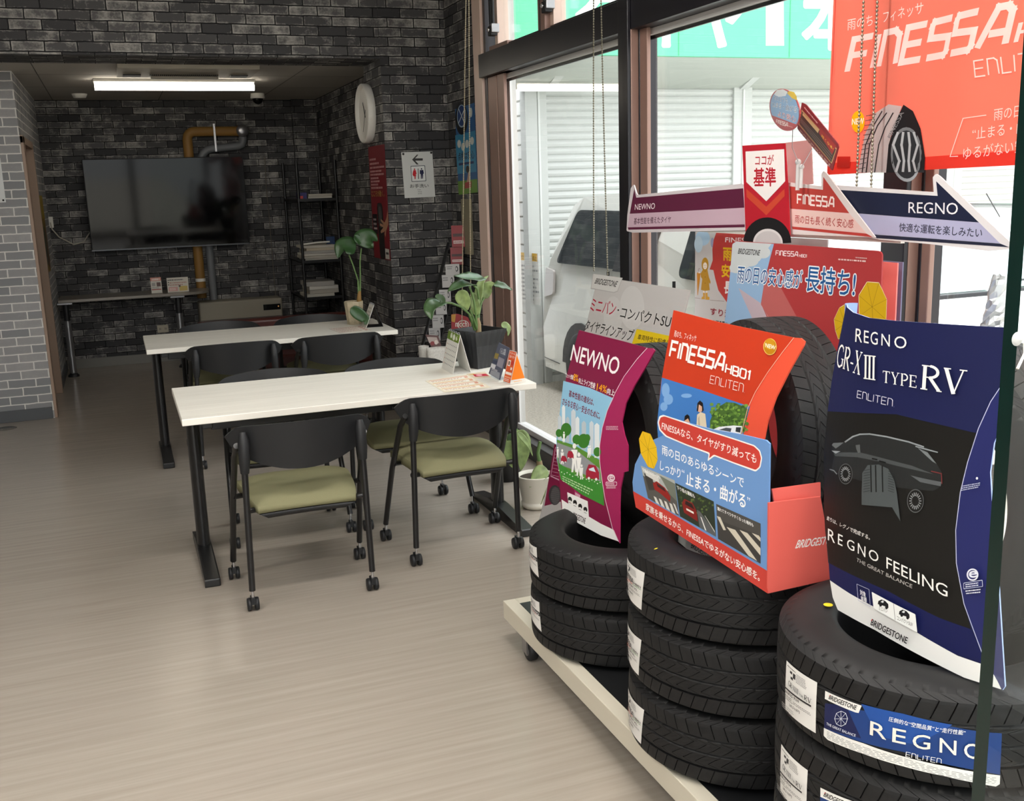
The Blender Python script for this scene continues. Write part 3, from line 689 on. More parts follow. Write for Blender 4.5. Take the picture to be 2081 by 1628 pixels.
def price_label(A, quad, kind):
    TL, T2, BR, BL = [Vector(A.P(p)) for p in quad]
    def L(u, v):
        return tuple((TL*(1-u)+T2*u)*(1-v)+(BL*(1-u)+BR*u)*v)
    A.P = lambda p: p
    A.polyab([L(0, 0), L(1, 0), L(1, .5), L(1, 1), L(0, 1), L(0, .5)], '#ecebe8', 2); A.n = 4
    A.lines([L(.06, .05), L(.42, .05), L(.42, .09), L(.06, .09)], 1, '#222222', .9)
    for (u, v) in ((.18, .12), (.30, .12), (.30, .17), (.22, .22)): A.polyab([L(u, v), L(u+.09, v), L(u+.09, v+.05), L(u, v+.05)], '#2a2a2e', A.n)
    A.n += 1
    A.lines([L(.42, .08), L(.74, .08), L(.74, .26), L(.42, .26)], 6, '#8a8a8a', .8, 3)
    if kind == 'FINESSA':
        A.logo('FINESSA', L(.05, .44), L(.62, .44), L(.05, .33), '#1a1a1a', TECH, .2); A.text('HB01', L(.66, .44), L(.95, .44), L(.66, .38), '#1a1a1a', .02)
        A.polyab([L(.03, .455), L(.3, .455), L(.3, .475), L(.03, .475)], '#1a1a1a'); A.polyab([L(.3, .455), L(.6, .455), L(.6, .475), L(.3, .475)], '#d04a3a'); A.polyab([L(.6, .455), L(.97, .455), L(.97, .468), L(.6, .468)], '#5f9a62')
        A.lines([L(.03, .50), L(.4, .50), L(.4, .55), L(.03, .55)], 1, '#d87a66', .9, 5); A.text('82H XL', L(.45, .56), L(.85, .56), L(.45, .50), '#333333', .02)
        price = '19,800円'
    elif kind == 'NEWNO':
        A.polyab([L(.1, .34), L(1, .34), L(1, .48), L(.1, .48)], '#141414'); A.text('NEWNO', L(.16, .465), L(.94, .465), L(.16, .36), '#f0f0f0', .03)
        A.polyab([L(.1, .485), L(.8, .485), L(.8, .50), L(.1, .50)], '#d04a3a'); A.lines([L(.03, .52), L(.7, .52), L(.7, .57), L(.03, .57)], 1, '#333333', .9, 7); price = ''
    else:
        A.logo('GR-XIII', L(.15, .43), L(.55, .43), L(.15, .33), '#2a2a2a', SERIF, .1, .1); A.logo('TYPE', L(.58, .43), L(.72, .43), L(.58, .385), '#2a2a2a', SERIF, .1, .12); A.logo('RV', L(.75, .43), L(.95, .43), L(.75, .33), '#2a2a2a', SERIF, .1, .1)
        A.polyab([L(.0, .45), L(.95, .45), L(.95, .485), L(.0, .485)], '#1c1a20'); A.text('195/65R15 91H', L(.04, .555), L(.62, .555), L(.04, .50), '#222222', .02)
        price = '28,510円'
    A.lines([L(.03, .58), L(.45, .58), L(.45, .68), L(.03, .68)], 3, '#555555', .8, 9); A.lines([L(.45, .60), L(.95, .60), L(.95, .66), L(.45, .66)], 2, '#777777', .95, 10)
    if price: A.text(price, L(.33, .76), L(.66, .76), L(.33, .70), '#444444', .01)
    A.lines([L(.03, .80), L(.5, .80), L(.5, .92), L(.03, .92)], 3, '#aaaaaa', .85, 12)
k1 = K(1260, 1110, 10.857); k2 = K(1030, 1100, 7.4); k3 = K(1590, 1330, 9.576)
QUAD = {'FINESSA': [k1(150, 215), k1(522, 570), k1(452, 1390), k1(75, 1010)], 'NEWNO': [k2(290, 0), k2(450, 95), k2(483, 545), k2(300, 300)],
        'GR': [k3(65, 88), k3(638, 520), k3(610, 1505), k3(45, 1040)]}
ORD = {2: ['lower', 'upper'], 3: ['bottom', 'middle', 'top']}
WHICH = {'NEWNO': 'left stack nearest the tables', 'FINESSA': 'middle stack under the red box', 'GR': 'right stack under the navy panel'}
for (cx, cy, w, n, kd) in STK:
    lab = None
    for i in range(n):
        z0 = DECK+i*w
        t = thing('tyre', '%s black tyre of the %s, lying flat' % (ORD[n][i], WHICH[kd]), 'tyre', (cx, cy, z0), 'tyres lying flat in stacks on the trolley')
        o = bpy.data.objects.new('tread', TM[kd]); C.objects.link(o); o.parent = t; o.rotation_euler.z = i*.37+cy
        if lab is None:
            sf = TyreSurf(cx, cy, DECK+(n-1)*w, TR+(.002 if kd == 'GR' else 0), w); A = Art(sf, MB(), .02, .0005)
            price_label(A, QUAD[kd], kd); lab = A.mb
            lo = lab.build('price_label'); lo['label'] = 'white paper price label'; lm = lo.data; lm.transform(Matrix.Translation((-cx, -cy, -(DECK+(n-1)*w)))); bpy.data.objects.remove(lo)
        lo = bpy.data.objects.new('price_label', lm); C.objects.link(lo); lo.parent = t; lo['label'] = 'white paper price label'
        lo.rotation_euler.z = (0, -.04, .02)[i] if n == 3 else (.03, 0)[i]
        if i == n-1:
            b = MB()
            if kd == 'FINESSA': p = atZ(1333, 1115, z0+w+.003); b.lathe([(.0, .0005), (.006, 0)], mat('yellow_mark', '#d8c21c', .5), 12, Matrix.Translation(p) @ Matrix.Rotation(.4, 4, 'Z') @ Matrix.Diagonal((1.2, .35, 1, 1)))
            if kd == 'GR': p = atZ(1683, 1229, z0+w+.003); b.lathe([(.0, .0005), (.0095, 0)], mat('yellow_mark', '#d8c21c', .5), 16, Matrix.Translation(p))
            if b.v: setp(b.build('paint_mark'), t)
        if kd == 'GR' and i >= 1:                                # wide blue band label
            kb = K(1560, 1300, 3.994); sf = TyreSurf(cx, cy, z0, .302, w)
            A = Art(sf, MB(), .02, .0006)
            if i == 2:
                A.k = kb; W0 = '#e9e8e4'
                A.poly(rpoly([(468, 515), (1100, 600), (1720, 745), (1900, 760), (1885, 1095), (1700, 1060), (1100, 910), (460, 715)], 1), '#173a78', 1)
                A.poly([(468, 515), (640, 535), (760, 800), (460, 715)], '#141d4c', 2)
                A.poly([(760, 520), (1100, 600), (1500, 690), (1200, 850), (900, 780)], '#1d4b96', 2); A.n = 4
                A.poly([(470, 415), (765, 535), (740, 595), (715, 590), (466, 480)], W0); bstone(A, (497, 480), (722, 572), (503, 445))
                A.poly([(460, 715), (780, 840), (1100, 945), (1430, 1022), (1700, 1074), (1885, 1100), (1882, 1170), (1850, 1190), (1700, 1162), (1430, 1104), (1100, 1026), (780, 925), (490, 812), (458, 778)], W0)
                A.lines([(485, 738), (1100, 955), (1100, 1015), (485, 798)], 5, '#77777a', .99, 4, .3); A.lines([(1110, 958), (1860, 1115), (1860, 1172), (1110, 1018)], 5, '#77777a', .97, 5, .3)
                pts = [(600+52*math.sin(a*PI/4), 640-62*math.cos(a*PI/4)) for a in range(9)]; A.stroke(pts, 4, '#dfe3ee')
                for a in range(8): A.stroke([(600, 640), pts[a]], 3, '#dfe3ee')
                A.text('THE GREAT BALANCE', (484, 688), (718, 786), (486, 668), '#dfe3ee', .01)
                A.text('圧倒的な“空間品質”と“走行性能”', (984, 655), (1600, 770), (990, 618), '#eef0f4', .01)
                for ch_, q in (('R', ((835, 765), (965, 808), (840, 655))), ('E', ((1015, 822), (1122, 845), (1020, 710))), ('G', ((1178, 870), (1318, 888), (1182, 757))), ('N', ((1395, 905), (1527, 930), (1398, 790))), ('O', ((1590, 945), (1730, 968), (1594, 825)))):
                    A.text(ch_, *q, '#e8e2d8', .012)
                A.logo('ENLITEN.', (1125, 940), (1420, 995), (1128, 903), '#f0f0f0', TECH, .1)
            else:
                A.k = kb; A.poly([(430, 1200), (640, 1300), (1720, 1560), (1890, 1580), (1885, 1900), (1100, 1730), (430, 1530)], '#173a78', 1)
                A.n = 3; A.poly([(430, 1200), (735, 1325), (715, 1385), (430, 1275)], '#e9e8e4'); bstone(A, (455, 1270), (690, 1372), (462, 1235))
            bo = A.mb.build('band_label', t); bo['label'] = 'blue and white advertising band round the tread'
# tyres standing upright on the stacks (axle across the aisle)
UP = [('NEWNO', 1.575, 2.90, DECK+2*.178+.264, 'upright black tyre standing behind the magenta panel'), ('FINESSA', 1.555, 2.20, DECK+3*.184+.245, 'upright black tyre standing behind the orange panel'), ('GR', 1.55, 1.50, DECK+3*.19+.25, 'upright black tyre hidden behind the navy panel')]
for kd, x, y, z, lb in UP:
    t = thing('tyre', lb, 'tyre', (x, y, z-.3), 'tyres standing upright on the stacks')
    o = bpy.data.objects.new('tread', TM[kd]); C.objects.link(o); o.parent = t
    o.matrix_basis = Matrix.Translation((0, 0, .3)) @ Matrix.Rotation(-.12, 4, 'Z') @ Matrix.Scale(1 if kd == 'NEWNO' else .95, 4) @ Matrix.Translation((-.09, 0, 0)) @ Matrix.Rotation(PI/2, 4, 'Y')
# ------------------------------------------------------------------ the trolley
IVORY = mat('ivory_laminate', '#cfc9b8', .4)
t = thing('display_trolley', 'low ivory display trolley with black deck carrying the tyre stacks', 'trolley', (1.6, 2.2, 0))
X0, X1, Y0, Y1 = 1.148, 2.08, .95, 3.195
b = MB(); b.box(X0, X0+.045, Y0, Y1, .085, .15, IVORY); b.box(X1-.045, X1, Y0, Y1, .085, .15, IVORY); b.box(X0+.045, X1-.045, Y1-.045, Y1, .085, .15, IVORY); b.box(X0+.045, X1-.045, Y0, Y0+.045, .085, .15, IVORY); b.build('rim', t, .002)
b = MB(); b.box(X0+.045, X1-.045, Y0+.045, Y1-.045, .10, .1495, mat('black_deck', '#17181a', .35)); b.build('deck', t)
for x in (X0+.03, X1-.07):
    for y in (Y0+.2, Y1-.18):
        b = MB(); T = Matrix.Translation((x, y, .038)) @ Matrix.Rotation(PI/2, 4, 'Y')
        b.lathe([(.012, -.016), (.034, -.016), (.038, -.012), (.038, .012), (.034, .016), (.012, .016)], BLKP, 24, T); b.lathe([(.0, -.017), (.02, -.0175), (.02, .0175), (.0, .017)], SILVER, 18, T)
        b.box(x-.024, x-.018, y-.02, y+.02, .03, .085, SILVER); b.box(x+.018, x+.024, y-.02, y+.02, .03, .085, SILVER); b.build('caster', t)
# ------------------------------------------------------------------ the yard outside
GZ = -.2
ASPH = mat('asphalt', '#b3aca0', .9, noise=.22, nscale=60, bump=.3)
b = MB(); b.box(2.3, 16, -6, 16, GZ-.05, GZ, ASPH); struct(b.build('floor_yard'), 'pale asphalt yard outside the windows')
b = MB(); b.box(-14, 2.3, -30, -2.6, GZ-.05, -.02, ASPH); struct(b.build('floor_street'), 'asphalt in front of the shop, behind the camera')
SHW = mat('white_shutter', '#c6c8c6', .5); SHG = mat('pale_grey_metal', '#dcdedc', .5); SOF = mat('soffit_grey', '#b4b8b2', .6); SHP = mat('white_post', '#d4d6d4', .5)
BY, BX = 8.55, 3.46
ZS = 2.39
b = MB(); b.box(BX+.02, 14, BY+.12, 15, GZ, 4, SHG); struct(b.build('wall_garage'), 'white metal garage building across the yard')
def shutter(x0, x1, label):
    t = struct(thing('door_shutter', label, 'shutter', ((x0+x1)/2, BY, GZ)))
    pr = []; z = GZ+.06; p = .0635
    while z < ZS-.02: pr += [(0, z), (-.012, z+p*.2), (-.017, z+p*.5), (-.012, z+p*.8)]; z += p
    pr += [(0, z)]
    b = MB(); b.grid([[(x0, BY+y, zz), (x1, BY+y, zz)] for y, zz in pr], SHW, False); b.box(x0, x1, BY-.02, BY+.02, GZ, GZ+.06, SHG); b.build('slat_curtain', t)
    return t
xs = [3.62, 5.52, 5.72, 8.1, 8.3, 10.7]
for i in range(3): shutter(xs[2*i], xs[2*i+1], ['white slatted roller shutter nearest the corner, behind the white car', 'white slatted roller shutter in the middle of the garage front', 'white slatted roller shutter furthest to the right'][i])['kind'] = 'structure'
for o in C.objects:
    if o.name.startswith('door_shutter'): o.name = 'door_%d' % (2+int((o.name.split('.')+['0'])[1]))
b = MB()
for x0, x1 in ((BX, 3.62), (5.52, 5.72), (8.1, 8.3), (10.7, 12.0)):
    b.box(x0, x1, BY-.04, BY+.1, GZ, ZS+.02, SHW); b.box((x0+x1)/2-.01, (x0+x1)/2+.01, BY-.055, BY, GZ, ZS, SHG)
struct(b.build('trim_shutter_posts', bevel=.004), 'white posts between the roller shutters')
# side cladding of the garage: horizontal boards
b = MB(); z = GZ; rows = []
while z < 3.9: rows += [(BX-.0, z), (BX-.018, z+.012), (BX-.012, z+.115)]; z += .125
b.grid([[(x, BY, zz), (x, 15, zz)] for x, zz in rows], SHG, False); struct(b.build('wall_garage_side'), 'pale clapboard side of the garage')
b = MB(); b.box(BX-.05, BX+.06, BY-.06, BY+.06, GZ, 3.9, SHW); b.box(2.31, 2.35, 5.99, 6.17, GZ, 3.9, SHP); struct(b.build('trim_garage_corner'))
# canopy with the green sign
b = MB(); b.slab([(3.1, BY+.02, ZS), (12, BY+.02, ZS), (12, 7.92, 2.595), (3.1, 7.92, 2.595)], [(3.1, BY+.02, ZS+.05), (12, BY+.02, ZS+.05), (12, 7.92, 2.65), (3.1, 7.92, 2.65)], SOF)
struct(b.build('ceiling_canopy'), 'pale canopy soffit above the shutters')
SG = mat('sign_green', '#5fc095', .45)
t = thing('fascia_sign', 'long green sign with big white characters over the shutters', 'sign', (7.5, 7.9, 2.6))
b = MB(); b.box(3.1, 12, 7.86, 7.94, 2.594, 3.7, SG); b.build('board', t)
A = Art(Plane((0, 7.86, 0), (1, 0, 0), (0, 0, 1)), lay=.002)
for c, x0, x1, yb in (('タ', 1172, 1278, 93), ('イ', 1296, 1392, 93), ('ヤ', 1403, 1522, 94), ('本', 1632, 1748, 99)): A.text(c, (x0, yb), (x1, yb), (x0, yb-125), '#f2f4f3', .045)
A.poly([(1556, 93), (1593, 93), (1592, -40), (1574, -40), (1535, -12), (1535, 16), (1556, 8)], '#f2f4f3')
A.mb.build('lettering', t)
b = MB(); b.box(4.55, 4.556, 7.855, 7.862, 2.6, 3.7, mat('sign_seam', '#55b285', .5)); b.box(5.65, 5.656, 7.855, 7.862, 2.6, 3.7, mat('sign_seam', '#55b285', .5)); b.build('panel_seam', t)
for x in (3.66, 5.62, 8.2):
    b = MB(); b.slab([(x-.04, BY, ZS-.02), (x-.04, BY-.14, ZS+.04), (x-.04, 8.0, 2.60), (x-.04, 8.1, 2.62), (x-.04, BY, ZS+.12)], [(x+.04, BY, ZS-.02), (x+.04, BY-.14, ZS+.04), (x+.04, 8.0, 2.60), (x+.04, 8.1, 2.62), (x+.04, BY, ZS+.12)], SHW); struct(b.build('trim_canopy_bracket', bevel=.003))
def ytube(p, q, lb):
    b = MB(); b.tube([p, q], .022, mat('tube_white', '#f6f4ea', .4, emit=.5), 12); o = b.build('tube_lamp'); tag(o, lb, 'tube lamp', 'tube lamps under the canopy')
ytube(atY(1095, 178, 8.36), atY(1207, 178, 8.36), 'white tube lamp under the canopy above the left shutter')
ytube(atY(1607, 139, 8.2), atY(1760, 139, 8.2), 'white tube lamp under the canopy beside the red poster')
# notice on the cladding
A = Art(Plane((BX-.022, 0, 0), (0, -1, 0), (0, 0, 1)), lay=.001)
k = K(1000, 380, 3.7); A.k = k
A.base([(203, 490), (345, 500), (362, 890), (212, 860)], '#e6e6e2', t=.003)
A.poly([(203, 490), (338, 502), (340, 562), (206, 548)], '#e7b52c'); A.text('マスクを着用の上', (210, 545), (334, 555), (210, 510), '#4a3a16', .03)
A.lines([(212, 575), (345, 585), (358, 870), (216, 850)], 9, '#8a8d8f', .7, 3)
for yy in (640, 720, 790): A.stroke([(209, yy), (350, yy+8)], 1.5, '#b9babb')
o = A.mb.build('notice_sheet'); tag(o, 'white timetable notice with yellow heading on the clapboard wall outside', 'notice')

# ------------------------------------------------------------------ vehicles
CARW = mat('car_white_paint', '#f0f1ec', .18, spec=.6); CGL = mat('car_dark_glass', '#3b4043', .04, spec=.8); CTR = mat('car_trim', '#15161a', .4)
CGC = mat('car_windscreen', '#a8bfc0', .05, spec=.7); LAMPC = mat('lamp_lens', '#c9c2c0', .1)
def car(name, label, X0, X1, prof, zb, z1, inset, wins, pill, wheels, screen, extra=None):
    t = thing(name, label, 'car', ((X0+X1)/2, sum(p[0] for p in prof)/len(prof), GZ), 'white vehicles parked outside')
    def xs(z): return inset*max(0, z-zb)
    b = MB(); n = len(prof); P = []
    for (y, z) in prof: P.append((X0+xs(z), y, z))
    Q = [(X1-xs(z), y, z) for (y, z) in prof]
    b.slab(P, Q, CARW); b.build('body', t, .045, 4)
    for q in wins:                                               # glazing on both sides, follows the inset
        b = MB()
        for X, sg in ((X0, 1), (X1, -1)):
            f = [(X+sg*(xs(z)-.004), y, z) for y, z in rpoly(q, .07, 4)]; r = [(x+sg*.03, y, z) for x, y, z in f]
            b.slab(f, r, CGL)
        b.build('side_window', t)
    for q in pill:
        b = MB()
        for X, sg in ((X0, 1), (X1, -1)):
            f = [(X+sg*(xs(z)-.006), y, z) for y, z in q]; b.slab(f, [(x+sg*.03, y, z) for x, y, z in f], CTR)
        b.build('window_pillar', t)
    for (y, r) in wheels:
        for X, sg in ((X0, 1), (X1, -1)):
            T = Matrix.Translation((X+sg*.09, y, GZ+r)) @ Matrix.Rotation(PI/2, 4, 'Y')
            b = MB(); b.lathe([(r*.6, -.1), (r*.9, -.105), (r, -.08), (r, .08), (r*.9, .1), (r*.6, .1)], RUB, 32, T); w = b.build('wheel', t)
            b = MB(); b.lathe([(.0, -.095*sg), (r*.2, -.10*sg), (r*.58, -.085*sg), (r*.62, -.06*sg), (r*.62, .06*sg)], SILVER, 28, T, caps=False); b.build('hubcap', w)
            b = MB(); a = [(X-sg*.002, y+(r+.07)*math.cos(u*PI/12), GZ+r+(r+.07)*math.sin(u*PI/12)) for u in range(13)]
            b.slab(a, [(x+sg*.03, yy, zz) for x, yy, zz in a], CTR); b.build('wheel_arch', t)
    (ya, za), (yb, zb2) = screen                                  # windscreen: bottom, top
    b = MB(); f = [(X0+.10+xs(za), ya-.012, za), (X1-.10-xs(za), ya-.012, za), (X1-.16-xs(zb2), yb-.012, zb2), (X0+.16+xs(zb2), yb-.012, zb2)]
    b.slab(f, [(x, y+.03, z) for x, y, z in f], CGC); ws = b.build('windscreen', t)
    b = MB(); b.box(X0+.12, X1-.12, ya-.05, ya-.015, za-.035, za-.005, CTR); b.build('cowl', t, .006)
    for xa in (.35, .62):
        x = X0+(X1-X0)*xa; b = MB(); b.tube([(x, ya-.05, za+.0), (x-.25, ya-.035, za+.05), (x-.45, ya-.03, za+.045)], .008, CTR, 8); b.build('wiper', t)
    if extra: extra(t, xs)
    return t
def van_extra(t, xs):
    X = 3.45
    def side(poly, m, nm, d=.006, par=t):
        f = [(X+xs(z)-d, y, z) for y, z in poly]; b = MB(); b.slab(f, [(x+.02, y, z) for x, y, z in f], m); return b.build(nm, par)
    side(rpoly([(8.25, .62), (8.06, .66), (8.03, .86), (8.20, .88)], .03), LAMPC, 'tail_lamp')
    side([(8.28, .08), (7.95, .07), (7.95, .075), (8.28, .085)], CTR, 'bumper_seam'); side([(6.02, .0), (6.03, .0), (6.03, .92), (6.02, .92)], CTR, 'door_seam'); side([(7.05, .1), (7.06, .1), (7.02, .92), (7.01, .92)], CTR, 'door_seam')
    side([(6.9, .80), (6.72, .80), (6.72, .825), (6.9, .825)], CARW, 'door_handle', .03)
    b = MB(); b.sphere((3.40, 4.98, .98), .1, CARW, 14, (.7, .6, .8)); b.build('door_mirror', t)
    b = MB(); b.box(3.75, 4.8, 4.05, 4.12, .35, .46, CTR); b.build('grille', t, .01)
car('white_minivan', 'white minivan parked along the window, its dark side windows showing', 3.45, 5.12,
    [(8.27, GZ+.2), (8.3, .35), (8.24, .75), (8.12, .95), (7.78, 1.40), (7.6, 1.47), (6.9, 1.50), (5.9, 1.48), (5.45, 1.40), (4.9, .86), (4.75, .79), (4.3, .66), (4.1, .5), (4.05, .2), (4.1, GZ+.2)], .9, 1.5, .16,
    [[(8.0, .93), (7.68, 1.37), (6.22, 1.37), (6.42, .95)], [(5.98, .95), (5.86, 1.36), (5.52, 1.35), (5.0, .93)]],
    [[(6.93, .93), (6.80, .93), (6.70, 1.37), (6.80, 1.37)], [(5.86, .95), (5.80, .95), (5.70, 1.36), (5.76, 1.36)]], [(7.52, .3), (4.82, .3)], ((4.88, .86), (5.42, 1.38)), van_extra)
def car_extra(t, xs):
    for x in (5.92, 7.05):
        b = MB(); b.tube([(x, 6.2, 1.245), (x, 6.4, 1.285), (x, 8.0, 1.285), (x, 8.2, 1.245)], .018, SILVER, 10); b.build('roof_rail', t)
    b = MB(); b.tube([(6.5, 6.25, 1.22), (6.5, 6.4, 1.40)], .005, CTR, 6); b.build('aerial', t)
car('white_estate_car', 'white car with roof rails parked further right, mostly hidden by the arrow sign', 5.6, 7.35,
    [(9.6, GZ+.2), (9.65, .4), (9.5, .75), (9.0, 1.15), (8.3, 1.25), (6.4, 1.24), (6.1, 1.18), (5.45, .76), (4.6, .6), (4.4, .4), (4.42, GZ+.2)], .7, 1.25, .2,
    [[(9.1, .8), (8.8, 1.12), (7.6, 1.17), (7.6, .8)], [(7.5, .8), (7.5, 1.17), (6.35, 1.16), (5.8, .8)]], [], [(8.8, .31), (5.25, .31)], ((5.45, .78), (6.12, 1.18)), car_extra)
# ------------------------------------------------------------------ display panels on the tyre stacks
MAG, MAG2, MAG3 = '#7d1640', '#8e1d4c', '#a02458'
# --- magenta panel, left stack
k = K(1080, 640, 3.393)
def kp(*pts): return [k(*p) for p in pts]
t = thing('cardboard_standee', 'tall magenta cardboard panel with city picture, standing on the left tyre stack', 'display panel', (1.36, 2.9, .47), 'cardboard panels on the tyre stacks')
S = planeX(1.335, math.radians(9), math.radians(-4), .45, 2.9)
A = Art(S, k=k)
curve = [(800, 228), (730, 305), (640, 425), (580, 535), (525, 660), (490, 780), (472, 900), (472, 1010), (487, 1130), (510, 1270), (560, 1470), (604, 1565)]
left = [(215, 1360), (206, 1330), (196, 1180), (176, 1000), (172, 860), (200, 640), (240, 430), (328, 105)]
A.base(left[::-1][:1]+[(480, 144), (640, 184)]+curve+[(480, 1522), (330, 1440)]+left[:-1], MAG)
A.poly([(221, 455), (400, 502), (566, 575), (525, 660), (490, 780), (472, 900), (472, 1010), (487, 1130), (503, 1318), (350, 1240), (203, 1135), (176, 1000), (172, 860), (200, 640)], '#8cc0dd')
A.poly([(176, 860), (300, 900), (472, 1000), (487, 1130), (503, 1318), (350, 1240), (203, 1135), (180, 1010)], '#5d8f38')
A.poly([(177, 880), (300, 925), (470, 1060), (478, 1150), (330, 1085), (190, 1030)], '#8f9396')
A.poly([(190, 1020), (250, 1065), (350, 1125), (490, 1150), (503, 1318), (350, 1240), (203, 1135)], '#3f8a34')
for i, (x, y0, y1, w) in enumerate(((195, 690, 860, 24), (222, 620, 870, 22), (250, 700, 880, 24), (290, 650, 880, 30), (318, 700, 900, 26), (362, 730, 930, 30), (415, 730, 960, 28), (452, 745, 985, 34))):
    A.poly([(x-w/2, y0+16), (x, y0), (x+w/2, y0+16), (x+w/2, y1), (x-w/2, y1)], ('#c9d3da', '#dfe5e8', '#b8c4cc')[i % 3])
for x, y, r in ((190, 815, 22), (240, 790, 36), (225, 830, 20), (312, 860, 28), (360, 870, 40), (385, 850, 22), (455, 945, 26)): A.ell(x, y, r, r*1.25, ('#3c7a2c', '#4f9a35')[r % 2])
def figure(x, y, s, c='#f2f3f0'):
    A.ell(x, y-s*.86, s*.06, s*.09, c, 12); A.poly([(x-s*.10, y-s*.74), (x+s*.10, y-s*.74), (x+s*.06, y-s*.35), (x+s*.09, y), (x+s*.03, y), (x, y-s*.3), (x-s*.04, y), (x-s*.1, y), (x-s*.07, y-s*.35)], c)
for x, y, s in ((182, 985, 80), (213, 1030, 110), (225, 880, 80), (297, 1085, 210), (328, 1110, 170), (347, 1135, 110), (395, 985, 90), (405, 975, 80)): figure(x, y, s)
def minicar(x, y, w, h, c):
    A.poly([(x-w/2, y), (x-w/2, y-h*.5), (x-w*.3, y-h), (x+w*.25, y-h+w*.1), (x+w/2, y-h*.4), (x+w/2, y+w*.12)], c)
    A.ell(x-w*.28, y+w*.02, w*.09, w*.11, '#eef0ee', 10); A.ell(x+w*.28, y+w*.1, w*.09, w*.11, '#eef0ee', 10)
minicar(270, 985, 44, 48, '#a3263c'); minicar(225, 1010, 40, 40, '#a3263c'); minicar(422, 1125, 90, 95, '#a3263c')
A.poly([(395, 1062), (430, 1050), (445, 1085), (400, 1072)], '#d6e6ef')
for i in range(16): A.ell(190+i*19, 1072+i*5.5+7*(i % 3), 4, 4, '#e4efe0', 6, lv=A.n)
A.n += 1
A.lines([(215, 1105), (425, 1200), (425, 1260), (215, 1150)], 3, '#b9d7a8', .9, 2)
A.text('NEWNO', (268, 312), (592, 415), (290, 205), '#f3eff0', .022)
for s_, q in (('ウェット性能', ((232, 428), (287, 447), (238, 398))), ('向上', ((326, 470), (356, 480), (330, 432))), ('ライフ性能', ((360, 482), (438, 510), (366, 443))), ('向上', ((520, 545), (572, 560), (526, 503)))): A.text(s_, *q, '#f3eff0', .02)
A.text('8%', (290, 452), (322, 462), (294, 405), '#f0a818', .02); A.text('14%', (450, 520), (518, 540), (456, 472), '#f0a818', .02)
A.text('基本性能の進化は、', (258, 562), (430, 628), (263, 517), '#7b1c3c', .02); A.text('さらなる安心・安全のために。', (212, 616), (472, 722), (219, 570), '#7b1c3c', .02)
A.poly([(298, 1205), (340, 1238), (340, 1280), (298, 1246)], '#a92b62'); A.text('対象車種', (303, 1245), (337, 1268), (303, 1220), '#f3eff0')
A.poly(rpoly([(248, 1222), (390, 1285), (398, 1396), (258, 1322)], 4), '#efefec')
for x, y, s_ in ((268, 1268, '軽カー'), (302, 1290, 'セダン'), (338, 1316, '軽'), (374, 1338, 'ミニバン')):
    A.poly([(x-14, y+6), (x-13, y-6), (x-6, y-14), (x+6, y-12), (x+13, y+2), (x+13, y+14)], '#1a1a1a'); A.ell(x-8, y+8, 4, 5, '#1a1a1a', 8); A.ell(x+8, y+14, 4, 5, '#1a1a1a', 8); A.lines([(x-10, y+18), (x+12, y+28), (x+12, y+38), (x-10, y+28)], 1, '#555555')
A.poly([(209, 1272), (330, 1350), (480, 1440), (548, 1472), (571, 1485), (604, 1562), (480, 1520), (330, 1440), (215, 1358)], '#efefec')
bstone(A, (287, 1398), (373, 1442), (291, 1360), '#3a2a2a', False)
A.stroke(curve, 4, '#e7c9d6')
A.mb.build('front_panel', t)
# side flap folds back from the curved crease
A = Art(S, k=k); outer = [(607, 1575), (608, 1290), (612, 1200), (636, 1085), (663, 1078), (664, 900), (640, 830), (622, 740), (650, 610), (708, 490), (795, 345), (850, 245), (835, 230)]
ab = [A.P(p) for p in curve]+[A.P(p) for p in outer]
A.base(curve+outer, MAG3); ang = 0
A.lines([(515, 765), (605, 765), (600, 795), (515, 795)], 3, '#e0c4d0', .9, 4)
A.ell(550, 1125, 26, 26, '#eedde4'); A.ell(550, 1125, 18, 18, MAG3); A.text('e', (538, 1140), (562, 1140), (538, 1108), '#eedde4', .04)
A.poly(rpoly([(513, 1150), (590, 1150), (590, 1178), (513, 1178)], 8), '#eedde4'); A.poly(rpoly([(516, 1153), (587, 1153), (587, 1175), (516, 1175)], 7), MAG3); A.lines([(520, 1156), (584, 1156), (584, 1173), (520, 1173)], 2, '#eedde4'); A.lines([(518, 1182), (584, 1182), (584, 1198), (518, 1198)], 2, '#eedde4', .9, 6)
o = A.mb.build('side_flap', t)
# --- navy panel, right stack
NAVY, NAVY2, BK = '#171c47', '#12184a', '#151413'
k1 = K(1650, 600, 4.0696); k2 = K(1650, 1000, 3.877)
t = thing('cardboard_standee', 'tall navy and black panel with a dark car picture, on the right tyre stack', 'display panel', (1.3, 1.4, .7), 'cardboard panels on the tyre stacks')
S0 = planeX(1.30, math.radians(5), math.radians(-2), .72, 1.4)
aL = S0.pix(*k1(240, 400))[0]; aR = S0.pix(2045, 900)[0]
S = Bowed(S0.O, S0.U, S0.V, aL, aR, .022)
A = Art(S, k=lambda x, y: (x, y), step=.02, lay=.0005); A1 = lambda *p: [k1(*q) for q in p]; A2 = lambda *p: [k2(*q) for q in p]
top = A1((285, 75), (290, 100), (340, 142), (470, 187), (700, 212), (1100, 238), (1610, 268))
rt = [(2048, 680), (2058, 760), (2042, 850), (2020, 900), (2012, 960), (2018, 1060), (2030, 1200), (2042, 1395)]
bot = A2((1500, 1560), (1200, 1462), (900, 1312), (500, 1088), (205, 928), (165, 830), (140, 680), (128, 500), (105, 300), (95, 100))
lf = A1((100, 1300), (130, 960), (165, 700), (215, 430))
A.base(top+rt+bot+lf, NAVY, '#9fb4e8', .003)
